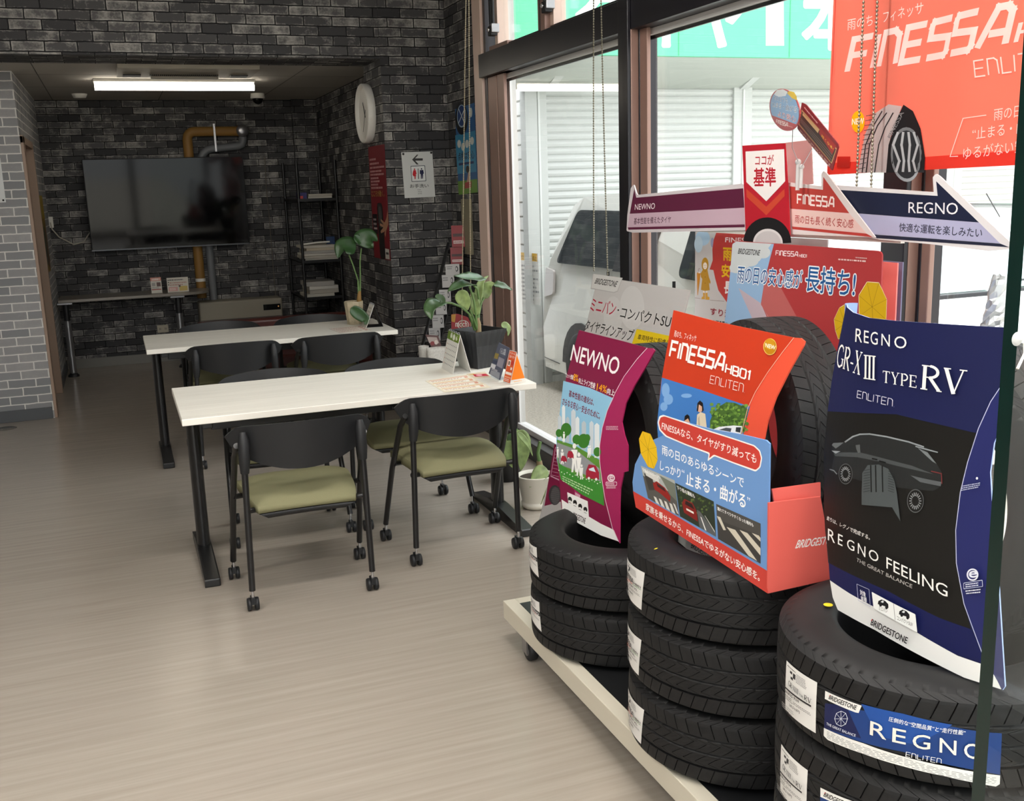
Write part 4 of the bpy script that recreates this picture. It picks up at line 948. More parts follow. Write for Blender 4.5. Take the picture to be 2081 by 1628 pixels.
A.poly(lf[1:2]+A1((700, 985), (1100, 1080), (1360, 1140))+A1((1290, 1380), (1230, 1628))+A2((1135, 300), (1140, 560), (1200, 880), (1255, 1080), (1000, 990), (600, 780), (137, 560))+A2((105, 300), (95, 100))+lf[:1], BK)
A.poly(A2((137, 560), (600, 780), (1000, 990), (1257, 1085), (1355, 1300), (1358, 1350), (900, 1190), (500, 935), (148, 690)), NAVY2)
A.poly(A2((143, 695), (300, 800), (600, 960), (900, 1150), (1150, 1290), (1360, 1362), (1430, 1420), (1495, 1555), (1200, 1462), (900, 1312), (500, 1088), (205, 928), (165, 830)), '#e6e6e4')
# side field with a fine white crease
A.poly(A1((1600, 700), (1480, 880), (1380, 1100), (1290, 1380), (1230, 1628))+A2((1135, 300), (1140, 560), (1200, 880), (1355, 1300), (1500, 1552))+rt[::-1], '#20255c')
A.stroke(A1((1600, 700), (1480, 880), (1380, 1100), (1290, 1380), (1230, 1628))+A2((1135, 300), (1140, 560), (1200, 880), (1355, 1300)), 1.6, '#b6bad8')
g = '#3c3f41'; hl = '#8b9296'
A.poly(A1((165, 1235), (260, 1215), (330, 1170), (400, 1148), (550, 1150), (800, 1210), (940, 1255), (1045, 1300), (950, 1295), (1035, 1395), (1075, 1460), (1080, 1560), (1045, 1600), (1000, 1620), (700, 1590), (420, 1540), (160, 1460), (185, 1330)), '#232526')
A.poly(A1((180, 1300), (400, 1300), (560, 1340), (830, 1410), (1010, 1480), (830, 1440), (560, 1375), (380, 1340), (195, 1330)), '#45494b')
A.stroke(A1((275, 1215), (340, 1170), (400, 1150), (480, 1148), (620, 1170), (800, 1212), (930, 1255)), 3, hl); A.stroke(A1((860, 1250), (1045, 1300)), 2.4, hl); A.poly(A1((880, 1265), (960, 1300), (1035, 1395), (1000, 1375)), '#6e7477')
A.poly(A1((168, 1240), (180, 1222), (265, 1218), (240, 1240), (200, 1268)), '#5e6365'); A.poly(A1((165, 1285), (240, 1290), (200, 1310)), hl); A.poly(A1((365, 1240), (400, 1235), (405, 1300), (385, 1305), (370, 1270)), '#55595b')
A.stroke(A1((150, 1440), (185, 1450), (210, 1480)), 2, '#6e7477'); A.stroke(A1((500, 1350), (545, 1360)), 2.5, '#0a0a0a'); A.stroke(A1((560, 1370), (615, 1385)), 2.5, '#0a0a0a'); A.stroke(A1((990, 1455), (1075, 1475), (1080, 1560)), 2, '#6b3030')
A.poly(A1((820, 1490), (950, 1520), (1075, 1545), (1070, 1580), (900, 1545)), '#55595c')
def rim(cx, cy, rx, ry):
    A.ell(cx, cy, rx, ry, '#5b5e60'); A.ell(cx, cy, rx*.93, ry*.93, '#161616')
    for i in range(18):
        a = 2*PI*i/18; A.stroke([(cx+rx*.42*math.cos(a), cy+ry*.42*math.sin(a)), (cx+rx*.72*math.cos(a), cy+ry*.72*math.sin(a))], 1.7, '#8c9092', lv=A.n)
    A.n += 1
rim(*k1(283, 1478), 14, 21); rim(*k2(822, 70), 17, 24)
A.poly(A1((420, 1628), (425, 1470), (470, 1405), (560, 1400), (640, 1435), (690, 1530), (710, 1628))+A2((705, 230), (640, 120), (400, 100)), '#4a5052')
for x0, x1 in ((495, 515), (535, 560), (590, 625)): A.stroke(A1((x0, 1405), (x0+5, 1628)), 2.5, '#141516')
for i in range(9): A.stroke(A1((435, 1450+i*22), (490, 1440+i*22)), 1, '#2a2d2f', lv=A.n); A.stroke(A1((640, 1455+i*20), (690, 1470+i*20)), 1, '#2a2d2f', lv=A.n)
A.n += 1
kk = lambda f, *q: [f(*p) for p in q]
for s_, q in (('R', ((368, 385), (425, 392), (374, 275))), ('E', ((440, 392), (480, 400), (442, 290))), ('G', ((495, 405), (555, 412), (497, 300))), ('N', ((585, 415), (655, 425), (587, 318))), ('O', ((692, 435), (793, 445), (694, 336)))): A.text(s_, *kk(k1, *q), '#ecebe8', .0)
A.logo('GR-X', *kk(k1, (213, 585), (410, 660), (237, 405)), '#ecebe8', SERIF, .1, .08)
A.logo('III', *kk(k1, (442, 690), (542, 704), (445, 492)), '#ecebe8', SERIF, .1, .0)
A.logo('TYPE', *kk(k1, (600, 720), (886, 768), (604, 622)), '#ecebe8', SERIF, .1, .12)
A.logo('RV', *kk(k1, (918, 775), (1290, 830), (932, 575)), '#ecebe8', SERIF, .1, .06)
A.logo('ENLITEN.', *kk(k1, (395, 845), (705, 922), (400, 788)), '#c9c7d6', TECH, .1)
A.text('走りは、レグノで完成する。', *kk(k2, (138, 216), (480, 376), (142, 184)), '#e2e0dc', .012)
for s_, q in (('R', ((148, 375), (205, 402), (150, 285))), ('E', ((228, 408), (265, 426), (230, 325))), ('G', ((300, 440), (358, 468), (302, 362))), ('N', ((385, 480), (445, 512), (387, 398))), ('O', ((472, 520), (548, 556), (474, 440)))): A.text(s_, *kk(k2, *q), '#ecebe8', .0)
A.text('FEELING', *kk(k2, (612, 598), (1095, 828), (612, 508)), '#ecebe8', -.012)
A.text('THE GREAT BALANCE', *kk(k2, (375, 542), (814, 756), (378, 515)), '#b9b6b2', -.006)
for q in (((378, 722), (475, 765)), ((475, 765), (485, 900)), ((485, 900), (390, 850)), ((390, 850), (378, 722))): A.stroke(kk(k2, *q), .8, '#b9bcd2', lv=A.n)
A.n += 1
A.text('対象', *kk(k2, (405, 805), (450, 828), (403, 763)), '#e6e6ea', .02); A.text('車種', *kk(k2, (412, 853), (458, 868), (410, 815)), '#e6e6ea', .02)
A.poly(rpoly(A2((497, 783), (842, 960), (857, 1103), (512, 912)), 1.5), '#eceeec'); A.stroke(A2((670, 875), (682, 1005)), 1, '#888888')
for (x, y) in ((590, 885), (757, 965)):
    A.poly(A2((x-45, y-5), (x-40, y-30), (x-15, y-42), (x+15, y-30), (x+38, y-5), (x+40, y+25), (x+20, y+15), (x-25, y)), '#16181c'); A.ell(*k2(x-22, y), 3, 4, '#16181c', 10); A.ell(*k2(x+25, y+20), 3, 4, '#16181c', 10)
    A.poly(A2((x-22, y-22), (x-8, y-34), (x+4, y-28), (x-2, y-14)), '#d8dcdc')
A.text('ミニバン', *kk(k2, (555, 925), (622, 950), (555, 893)), '#333333'); A.text('コンパクトSUV', *kk(k2, (698, 1003), (822, 1058), (698, 970)), '#333333')
bstone(A, k2(489, 1042), k2(780, 1196), k2(494, 992), '#141414')
A.ell(*k2(1295, 648), 12, 12.5, '#d8dae6'); A.ell(*k2(1295, 648), 9, 9.5, '#2a2f66'); A.text('e', *kk(k2, (1268, 672), (1330, 668), (1268, 622)), '#d8dae6', .05)
A.poly(rpoly(A2((1225, 712), (1375, 688), (1378, 742), (1226, 762)), 1.5), '#c2c5da'); A.poly(rpoly(A2((1228, 716), (1371, 693), (1374, 739), (1229, 757)), 1.4), '#20255c')
A.lines(A2((1240, 718), (1365, 700), (1367, 735), (1242, 752)), 2, '#d8dae6'); A.lines(A2((1238, 768), (1370, 752), (1368, 795), (1248, 805)), 2, '#d8dae6', .9, 8)
A.ell(*k1(1398, 1512), 2.2, 2.6, '#f0f0f4', 12); A.lines(A1((1270, 1570), (1440, 1540), (1420, 1590), (1265, 1620)), 3, '#b9bcd2', .9, 3)
A.mb.build('front_panel', t)
b = MB(); p = S.pt(*S.pix(*k1(285, 75))); q = S.pt(*S.pix(*k1(255, 330)))                      # left edge curls back on itself
rows = []
for j in range(9):
    a = PI*.9*j/8; dy = .016*math.sin(a); dx = .016*(1-math.cos(a)); rows.append([p+Vector((dx, dy-.001, 0)), q+Vector((dx, dy*.3-.001, 0))])
b.grid(rows, ink('#8ea6e0')); b.build('curled_edge', t)
boxo('prop_strut', (1.34, 1.36, 1.30, 1.42, .73, 1.2), ink('#d8d8d6'), t)
# --- orange panel, middle stack
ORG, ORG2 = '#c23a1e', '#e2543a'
k = K(1270, 620, 2.713); kb = K(1260, 820, 3.877)
t = thing('cardboard_standee', 'orange panel with a family photo, rising behind the blue card on the middle stack', 'display panel', (1.36, 2.1, .7), 'cardboard panels on the tyre stacks')
S = planeX(1.325, math.radians(9), math.radians(-3), .7, 2.1)
A = Art(S, k=k)
crease = [(935, 180), (870, 262), (790, 372), (722, 480), (680, 570), (650, 690), (640, 800), (640, 1000), (655, 1300), (640, 1495)]
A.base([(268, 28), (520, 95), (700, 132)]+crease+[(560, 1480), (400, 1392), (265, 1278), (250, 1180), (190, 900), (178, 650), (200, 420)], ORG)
A.poly([(204, 400), (420, 468), (690, 560), (655, 690), (640, 1000), (240, 1000), (190, 860), (178, 650)], '#3f78bd')
for x, y, rx, ry in ((225, 470, 22, 40), (240, 520, 26, 30), (215, 560, 20, 24), (340, 500, 30, 12)): A.ell(x, y, rx, ry, '#7aa6d8', 14)
rnd = random.Random(4)
A.poly([(470, 640), (485, 600), (520, 560), (560, 535), (610, 540), (683, 575), (655, 690), (640, 720), (470, 700)], '#46672c')
for i in range(150):
    x, y = rnd.uniform(475, 675), rnd.uniform(545, 700); A.ell(x, y, rnd.uniform(5, 12), rnd.uniform(5, 11), ('#567d34', '#3a5a26', '#77a03f', '#698f3c')[i % 4], 6, lv=A.n+i % 3)
A.n += 4
A.poly([(395, 690), (400, 605), (420, 590), (445, 600), (455, 690)], '#d9cdb2'); A.ell(415, 565, 17, 26, '#dcae90'); A.poly([(398, 585), (402, 540), (416, 526), (432, 540), (436, 580), (428, 590), (427, 560), (410, 548), (406, 585)], '#1d1512')
A.poly([(405, 625), (412, 610), (418, 690), (408, 690)], '#b6a98c'); A.ell(345, 645, 16, 24, '#d6a486'); A.poly([(328, 640), (332, 612), (346, 602), (358, 612), (361, 650), (350, 625)], '#1a1614'); A.poly([(330, 700), (335, 668), (358, 672), (365, 705)], '#c8d0d4')
A.poly([(480, 690), (520, 672), (600, 664), (648, 668), (640, 720), (560, 715)], '#e6eaec'); A.poly([(520, 688), (560, 676), (590, 680), (585, 700)], '#4a5156'); A.poly([(615, 674), (643, 674), (638, 704), (612, 698)], '#2f3437')
A.text('雨のち、フィネッサ', (272, 175), (393, 204), (277, 140), '#f4e6e0', .0)
A.logo('FINESSA', (248, 282), (540, 362), (262, 200), '#f6eeea', TECH, .19); A.logo('HB01', (556, 372), (686, 413), (563, 325), '#f6eeea', TECH, .17); A.logo('ENLITEN.', (470, 430), (662, 482), (476, 388), '#f0d8d0', TECH, .09)
A.ell(803, 230, 37, 46, '#f0d070'); A.ell(803, 230, 34, 43, '#b87e10'); A.ell(800, 215, 27, 30, '#c8921c'); A.text('NEW', (777, 232), (832, 248), (779, 210), '#fbf3dc', .03)
A.poly([(250, 1225), (400, 1300), (560, 1390), (650, 1440), (640, 1495), (560, 1480), (400, 1392), (265, 1278)], '#dadad6'); bstone(A, (366, 1338), (484, 1406), (371, 1308), '#2a2624', False)
A.stroke(crease[:7], 3, '#f0b49c')
A.mb.build('front_panel', t)
A = Art(S, k=k)
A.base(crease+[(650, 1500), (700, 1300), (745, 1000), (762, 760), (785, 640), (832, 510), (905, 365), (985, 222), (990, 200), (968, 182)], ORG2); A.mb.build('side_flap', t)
# --- blue card box on the middle stack
BLU, CORAL = '#6a93c9', '#dd6258'
t = thing('display_box', 'open coral card box with blue picture front, perched on the middle tyre stack', 'display box', (1.26, 1.8, .705))
SF = planeX(1.243, math.radians(2.5), math.radians(-6), .705, 1.78)
A = Art(SF, k=kb)
A.base([(265, 285), (340, 252), (312, 205), (297, 150), (305, 105), (330, 90), (520, 150), (720, 203), (960, 245), (1150, 290), (1178, 318), (1172, 780), (1165, 1498), (640, 1150), (125, 818), (104, 700), (98, 620), (118, 480), (165, 385)], BLU)
A.poly([(103, 690), (400, 860), (700, 1040), (1000, 1220), (1166, 1322), (1165, 1498), (640, 1150), (125, 818)], '#c43f36')
um = [(178, 218), (240, 240), (288, 345), (297, 445), (268, 515), (222, 500), (165, 395), (150, 280)]
A.poly(um, '#e3b81c')
for p in um: A.stroke([(222, 362), p], 1.6, '#7a6212', lv=A.n)
A.n += 1
pill = [(345, 90), (520, 148), (700, 212), (900, 275), (1060, 328), (1105, 370), (1121, 430), (1108, 505), (1070, 538), (900, 475), (745, 415), (690, 456), (700, 398), (520, 330), (360, 262), (310, 210), (297, 148), (312, 98)]
A.poly(rpoly(pill, 12), '#f3efe9')
A.poly(rpoly([(350, 101), (520, 158), (700, 222), (900, 285), (1056, 338), (1098, 378), (1112, 432), (1099, 498), (1070, 524), (900, 464), (740, 402), (702, 434), (710, 389), (520, 319), (368, 254), (320, 204), (307, 150), (320, 110)], 12), '#c43f36')
A.text('FINESSAなら、タイヤがすり減っても', (328, 205), (1072, 474), (334, 140), '#f6f0ec', .012)
A.text('雨の日のあらゆるシーンで', (332, 400), (976, 668), (332, 328), '#f4f6f8', .018); A.text('しっかり', (315, 520), (474, 590), (320, 450), '#f4f6f8', .018); A.text('止まる・曲がる', (520, 640), (988, 830), (524, 532), '#f4f6f8', .024)
A.text('“', (488, 540), (508, 548), (488, 518), '#f4f6f8', .02); A.text('”', (1004, 760), (1026, 770), (1004, 735), '#f4f6f8', .02)
def photo(q, sky, road, seed):
    A.poly(q, road); TL, TR_, BR, BL = [Vector(p) for p in q]
    def L(u, v): return tuple((TL*(1-u)+TR_*u)*(1-v)+(BL*(1-u)+BR*u)*v)
    return L
L = photo([(165, 490), (432, 606), (465, 886), (222, 746)], '', '#55534f', 1)
A.poly([L(0, 0), L(1, 0), L(1, .45), L(0, .3)], '#a9adab'); A.poly([L(.55, .05), L(1, .1), L(1, .6), L(.8, .5)], '#6e7468'); A.poly([L(.05, .2), L(.3, .2), L(.3, .6), L(.1, .7)], '#3d3b38'); A.poly([L(.1, .1), L(.5, .1), L(.5, .3), L(.1, .25)], '#cfcfca')
for i in range(5): A.poly([L(.22+i*.17, .82-.02*i), L(.30+i*.17, .82-.02*i), L(.38+i*.17, 1), L(.26+i*.17, 1)] if i < 4 else [L(.85, .7), L(.92, .72), L(1, .95), L(.95, .95)], '#d4d2cc')
A.poly([L(.28, .4), L(.42, .28), L(.66, .36), L(.8, .55), L(.76, .72), L(.5, .62), L(.3, .58)], '#8e2420'); A.poly([L(.4, .34), L(.62, .38), L(.68, .48), L(.42, .44)], '#3a2322')
A.text('交差点でのカーブも', L(.03, .16), L(.55, .16), L(.03, .05), '#f0f0ee', .02)
L = photo([(437, 625), (740, 772), (758, 1050), (474, 890)], '', '#2b3428', 2)
rnd = random.Random(9)
for i in range(60): u, v = rnd.random(), rnd.random()*.6; A.ell(*L(u*.94+.03, v+.05), 9, 9, ('#3a4a2c', '#4c5f33', '#2a3722', '#5f6f3c')[i % 4], 6, lv=A.n+i % 3)
A.n += 4
A.poly([L(.52, .5), L(.6, .5), L(1, .9), L(1, 1), L(.55, 1)], '#5a5c5e'); A.poly([L(.60, .65), L(.63, .66), L(.74, .98), L(.70, .98)], '#e2e2de'); A.poly([L(.72, .55), L(.74, .55), L(.98, .85), L(.98, .9)], '#c8c8c4')
A.poly([L(.12, .52), L(.2, .36), L(.42, .36), L(.5, .52), L(.52, .85), L(.14, .8)], '#7e211d'); A.poly([L(.2, .52), L(.23, .4), L(.4, .4), L(.45, .53)], '#2b1a1a'); A.poly([L(.22, .62), L(.42, .62), L(.42, .68), L(.22, .68)], '#e0ddd4')
A.text('下り坂の運転も', L(.03, .18), L(.5, .18), L(.03, .06), '#f0f0ee', .02)
L = photo([(760, 790), (1110, 946), (1110, 1262), (775, 1066)], '', '#3e3c3a', 3)
A.poly([L(0, .0), L(1, .0), L(1, .3), L(0, .45)], '#4a4845')
for q in ((.0, .35, .08, .33, .2, .62, .14, .66), (.22, .52, .42, .48, .92, .98, .72, .98), (.52, .42, .7, .4, 1, .62, 1, .8), (.8, .34, .96, .32, 1, .36, 1, .45)): A.poly([L(q[0], q[1]), L(q[2], q[3]), L(q[4], q[5]), L(q[6], q[7])], '#c9c2b2')
A.text('濡れてすべりやすくなった場所も', L(.02, .17), L(.84, .17), L(.02, .07), '#f0f0ee', .02)
A.text('家族を乗せるから、FINESSAでゆるがない安心感を。', (206, 838), (1102, 1402), (208, 782), '#f6ece6', .022)
A.mb.build('front_card', t)
bot = SF.pt(*SF.pix(*kb(1165, 1498))); topc = SF.pt(*SF.pix(*kb(1172, 782)))
SS = Plane(bot, (1, .0, 0), (0, 0, 1)); A = Art(SS, k=kb)
A.base([(1165, 1498), (1171, 784), (1400, 756), (1580, 735), (1610, 900), (1640, 1250), (1690, 1380)], CORAL); bstone(A, (1380, 1142), (1730, 1095), (1396, 1078), '#f0e6e0', False)
A.mb.build('side_card', t)
ST = Plane(topc+Vector((0, .012, 0)), (1, 0, 0), (0, .25, 1)); A = Art(ST, k=kb)
A.base(rpoly([(1215, 780), (1198, 672), (1580, 620), (1582, 735)], 6), CORAL); A.mb.build('tuck_flap', t)
b = MB(); y = SF.pix; c0 = SF.pt(*SF.pix(*kb(125, 815))); b.box(1.27, 1.31, bot.y+.03, c0.y-.05, .712, .75, ink(CORAL)); b.build('inner_fold', t)
# ------------------------------------------------------------------ arrow sign over the display
k = K(1250, 270, 2.504)
t = thing('arrow_sign', 'cardboard arrow sign with maroon, coral and navy arrows above the tyre display', 'sign', (1.9, 2.7, DECK))
S = planeX(1.90); A = Art(S, k=k)
A.base(rpoly([(95, 262), (112, 316), (652, 258), (664, 496), (90, 508), (58, 500), (62, 420), (80, 280)], 8), '#cfc8cc')
A.poly([(98, 284), (108, 330), (652, 282), (658, 381), (75, 412)], '#5a1c3a'); A.poly([(75, 412), (658, 381), (660, 466), (65, 480)], '#c4a9b8'); A.poly([(65, 481), (660, 466), (660, 480), (68, 493)], '#5a1c3a')
A.text('NEWNO', (100, 392), (202, 387), (102, 363), '#e6dde0', .01); A.text('基本性能を備えたタイヤ', (95, 466), (283, 458), (97, 433), '#4a2238', .01)
A.mb.build('maroon_arrow', t)
S = planeX(1.885); A = Art(S, k=k)
A.base(rpoly([(880, 252), (1050, 272), (1050, 208), (1060, 194), (1076, 206), (1324, 532), (886, 516)], 4), '#dcd4d2')
A.poly([(888, 272), (1058, 290), (1060, 224), (1192, 409), (892, 386)], '#b8423c'); A.poly([(892, 386), (1192, 409), (1280, 512), (900, 474)], '#e3c3bd'); A.poly([(900, 476), (1280, 513), (1312, 531), (903, 490)], '#b8423c')
A.logo('FINESSA', (928, 360), (1113, 378), (928, 314), '#f0e2de', TECH, .2); A.text('雨の日も長く続く安心感', (915, 459), (1212, 486), (917, 417), '#a83a34', .012)
A.mb.build('coral_arrow', t)
S = planeX(1.895); A = Art(S, k=k)
A.base(rpoly([(1112, 266), (1622, 302), (1616, 226), (1632, 208), (1650, 220), (2030, 575), (2020, 592), (1900, 602), (1600, 566), (1310, 540), (1215, 470)], 6), '#d6d3d4')
A.poly([(1132, 290), (1642, 321), (1634, 246), (1852, 456), (1222, 409)], '#1a2038'); A.poly([(1222, 410), (1852, 456), (1960, 563), (1312, 516)], '#a9a9c6'); A.poly([(1314, 517), (1962, 564), (2006, 582), (1332, 536)], '#23273a')
A.text('REGNO', (1493, 408), (1744, 416), (1494, 352), '#e3e2e6', .0); A.text('快適な運転を楽しみたい', (1445, 502), (1866, 534), (1448, 458), '#22263a', .014)
A.mb.build('navy_arrow', t)
S = planeX(1.87); A = Art(S, k=k)
A.base([(647, 65), (863, 52), (876, 250), (888, 520), (780, 570), (664, 510)], '#b01c2c')
A.poly([(664, 95), (861, 83), (866, 246), (770, 348), (668, 250)], '#e6e2e0')
A.poly([(668, 284), (770, 376), (863, 284), (863, 322), (770, 420), (670, 326)], '#c0442f')
a0 = [(775+122*math.cos(math.radians(a)), 560-130*math.sin(math.radians(a))) for a in range(0, 181, 10)]; a1 = [(778+76*math.cos(math.radians(a)), 562-74*math.sin(math.radians(a))) for a in range(180, -1, -10)]
A.poly(a0+a1, '#17171a'); A.poly([(778+76*math.cos(math.radians(a)), 562-74*math.sin(math.radians(a))) for a in range(0, 181, 10)], '#d2d0d0'); A.poly([(778+66*math.cos(math.radians(a)), 562-62*math.sin(math.radians(a))) for a in range(0, 181, 10)], '#bfbdbe')
A.text('ココが', (713, 164), (806, 162), (715, 114), '#b01c2c', .02); A.text('基準', (706, 273), (818, 271), (706, 180), '#b01c2c', .03)
A.mb.build('centre_plate', t)
PK = mat('pink_card', '#dcb9b6', .6, trans=.4); b = MB(); S = planeX(1.97); f = [S.pt(*S.pix(*p)) for p in ((1597, 290), (1648, 284), (1652, 374), (1603, 380))]; b.slab([f[0]]+f[3:0:-1], [p+Vector((.003, 0, 0)) for p in [f[0]]+f[3:0:-1]], PK); b.build('rear_card', t)
b = MB(); b.box(1.915, 1.935, 2.70, 2.73, DECK, 1.5, WHITE); b.box(1.905, 1.918, 2.15, 3.3, 1.405, 1.43, WHITE); b.build('post', t)
# red board behind the middle stack
k = K(1400, 470, 4.162)
S = planeX(1.82); A = Art(S, k=k)
t = thing('backboard', 'rounded red and pale blue board with blue lettering and yellow umbrella, behind the middle stack', 'display board', (1.82, 2.4, DECK), 'printed boards behind the tyre stacks')
RB = '#a8383a'
out = rpoly([(372, 82), (900, 122), (1640, 172), (1660, 500)], 45)[:-6]
zb = S.pix(*k(300, 760)); ab = [S.pix(*k(*p)) for p in rpoly([(375, 80), (1630, 168), (1662, 560), (1690, 900), (300, 900)], 40)[:12]]
br = S.pix(*k(1668, 700)); bl = S.pix(*k(308, 760))
A.baseab(ab+[(br[0], DECK), (bl[0]+.01, DECK)], RB)
A.poly([(372, 105), (400, 88), (720, 108), (690, 220), (640, 420), (610, 610), (560, 830), (302, 770), (345, 400)], '#8fb0d2'); A.poly([(368, 112), (400, 86), (700, 106), (655, 165), (600, 250), (540, 280), (480, 320), (390, 352), (350, 345)], '#c3c9cb')
A.ell(630, 180, 60, 50, '#c3c9cb'); A.ell(520, 250, 70, 48, '#c3c9cb'); A.ell(400, 310, 55, 45, '#c3c9cb')
A.poly([(420, 480), (610, 610), (760, 960), (900, 1100), (700, 1100)], '#b9a8b2'); A.poly([(610, 610), (760, 500), (1000, 900), (1150, 1200), (900, 1200)], '#c08a88'); A.poly([(640, 420), (780, 480), (900, 700), (1200, 1250), (1000, 1250), (610, 620)], '#b6605e')
bstone(A, (415, 190), (600, 206), (420, 145), '#16181a', False); A.logo('FINESSA', (735, 202), (920, 214), (738, 164), '#f0e4e2', TECH, .17); A.logo('HB01', (933, 218), (996, 222), (935, 194), '#f0e4e2', TECH, .15)
A.lines([(1265, 225), (1515, 240), (1515, 270), (1265, 250)], 1, '#e0c0bc', .95, 3); A.lines([(1410, 212), (1515, 220), (1515, 240), (1410, 232)], 1, '#e0c0bc', .95, 4)
for s_, q in (('雨の日の安心感が', ((408, 432), (950, 490), (420, 288))), ('長持ち!', ((985, 505), (1400, 560), (1000, 290)))):
    A.text(s_, *q, '#e9eef2', .075); A.text(s_, *q, '#1c558f', .012)
def umb(pts, c):
    A.poly(pts, '#e6d9b0', None); cx = sum(p[0] for p in pts)/len(pts); cy = sum(p[1] for p in pts)/len(pts)
    A.poly([(cx+(x-cx)*.97, cy+(y-cy)*.97) for x, y in pts], '#cfa81a')
    for p in pts: A.stroke([c, p], 2, '#6e5612', lv=A.n)
    A.n += 1
umb([(1508, 425), (1610, 432), (1678, 575), (1672, 750), (1560, 800), (1440, 720), (1437, 540)], (1552, 640)); umb([(1275, 645), (1330, 612), (1420, 700), (1400, 850), (1265, 915), (1240, 840), (1228, 745)], (1322, 780))
A.mb.build('board', t); b = MB(); b.box(1.83, 1.86, 2.25, 2.28, DECK, 1.2, WHITE); b.box(1.83, 1.86, 2.62, 2.65, DECK, 1.2, WHITE); b.build('rear_strut', t)
# pink and grey-blue edge of a further board
S = planeX(1.93); A = Art(S, k=k); a0, z1 = S.pix(*k(1640, 258)); a1 = S.pix(*k(1765, 262))[0]
t = thing('backboard', 'salmon pink card standing behind the red rounded board', 'display board', (1.93, 2.2, DECK), 'printed boards behind the tyre stacks')
A.baseab([(a0-.3, z1), (a1, z1), (a1, DECK), (a0-.3, DECK)], '#f0827c'); A.mb.build('board', t)
S = planeX(1.98); A = Art(S, k=k); a1, z1 = S.pix(*k(1808, 262))
t = thing('backboard', 'grey-blue card strip behind the salmon pink card', 'display board', (1.98, 2.2, DECK), 'printed boards behind the tyre stacks')
A.baseab([(a1-.35, z1), (a1, z1), (a1, DECK), (a1-.35, DECK)], '#6f7290'); A.mb.build('board', t)
# girl board
k = K(1260, 450, 7.08); S = planeX(1.97); A = Art(S, k=k)
t = thing('backboard', 'pale board with a child in a mustard raincoat and a red speech bubble', 'display board', (1.97, 3.0, DECK), 'printed boards behind the tyre stacks')
a0, z1 = S.pix(*k(1083, 150)); A.baseab([(a0, z1), (a0+.75, z1), (a0+.75, DECK), (a0, DECK)], '#c4c0c0')
A.ell(1190, 240, 105, 110, '#a8c6de'); A.ell(1130, 330, 60, 120, '#bcd2e2'); A.ell(1330, 305, 25, 70, '#9a9cbc')
A.poly([(1390, 150), (1350, 260), (1330, 400), (1335, 560), (1290, 690), (1345, 700), (1370, 820), (1416, 990), (1600, 1250), (1800, 1300), (1800, 150)], '#b83a36')
c = '#b8892a'
A.poly([(1190, 700), (1225, 685), (1260, 700), (1280, 800), (1305, 870), (1300, 900), (1280, 880), (1293, 990), (1225, 1000), (1165, 985), (1185, 830), (1165, 800), (1160, 750)], c)
A.ell(1225, 620, 50, 100, c); A.ell(1225, 640, 30, 50, '#efe2d6'); A.ell(1213, 632, 4, 5, '#3a2a1a', 8); A.ell(1236, 632, 4, 5, '#3a2a1a', 8); A.stroke([(1215, 655), (1226, 664), (1236, 655)], 3, '#a04a3a')
A.poly([(1195, 1000), (1215, 1000), (1217, 1030), (1197, 1030)], '#efe2d6'); A.poly([(1238, 1000), (1258, 1000), (1258, 1030), (1238, 1030)], '#efe2d6')
A.poly([(1195, 1025), (1222, 1030), (1222, 1120), (1170, 1118), (1180, 1085), (1198, 1080)], '#c9952e'); A.poly([(1228, 1030), (1260, 1025), (1262, 1080), (1288, 1090), (1288, 1128), (1230, 1125)], '#c9952e')
for y in (720, 800, 890): A.ell(1226, y, 5, 6, '#5a3f12', 8)
A.poly([(1108, 745), (1135, 720), (1160, 750), (1122, 1062), (1115, 1062)], '#c8852a'); A.stroke([(1130, 720), (1128, 690), (1140, 676), (1152, 690)], 4, '#7a3030'); A.ell(1140, 735, 12, 14, '#efe2d6', 10)
A.stroke([(1080, 1098), (1160, 1112)], 4, '#6a3a34'); A.stroke([(1295, 1132), (1500, 1150)], 4, '#6a3a34')
k4 = K(1400, 470, 4.162); A.k = k4
A.text('FINESSA', (308, 92), (560, 100), (310, 52), '#f0e6e4', .03)
for s_, q, col in (('雨', ((292, 245), (360, 250), (292, 140)), '#e0b41c'), ('安', ((278, 385), (345, 390), (280, 280)), '#e0b41c'), ('長', ((300, 525), (365, 530), (302, 425)), '#e9e4e2')): A.text(s_, *q, col, .05)
A.text('すり減っても', (182, 705), (560, 770), (184, 645), '#8e2030', .04); A.lines([(190, 745), (480, 775), (480, 800), (190, 770)], 1, '#333333', .9)
A.mb.build('board', t); b = MB(); b.box(1.98, 2.01, 2.9, 2.93, DECK, 1.2, WHITE); b.build('rear_strut', t)
# grey-white minivan line-up board, leaning on the floor beyond the trolley
k = K(1100, 460, 5.2025)
lean = math.atan2(.34, 1.2); S = planeX(1.60, lean, 0, .004, 3.9); A = Art(S, k=k)
t = thing('lineup_board', 'grey-white leaning board with red and black lettering, beyond the magenta panel', 'display board', (1.7, 3.6, 0), 'printed boards behind the tyre stacks')
tl = S.pix(1215, 562); bl = S.pix(1100, 1036); trr = S.pix(1480, 602)
A.baseab([tl, (-3.26+3.9, tl[1]+(trr[1]-tl[1])*.9), (-3.26+3.9, .0), (bl[0], .0)], '#b9b7b6', t=.006)
A.ell(960, 860, 130, 230, '#c2c1c0'); A.ell(760, 940, 100, 200, '#bfbebd')
A.poly([(548, 500), (862, 545), (810, 690), (770, 705), (522, 660)], '#aaa8a8'); A.poly([(552, 503), (855, 547), (805, 680), (768, 695), (528, 652)], '#c6c6c4'); bstone(A, (562, 605), (792, 642), (582, 548), '#151515', False)
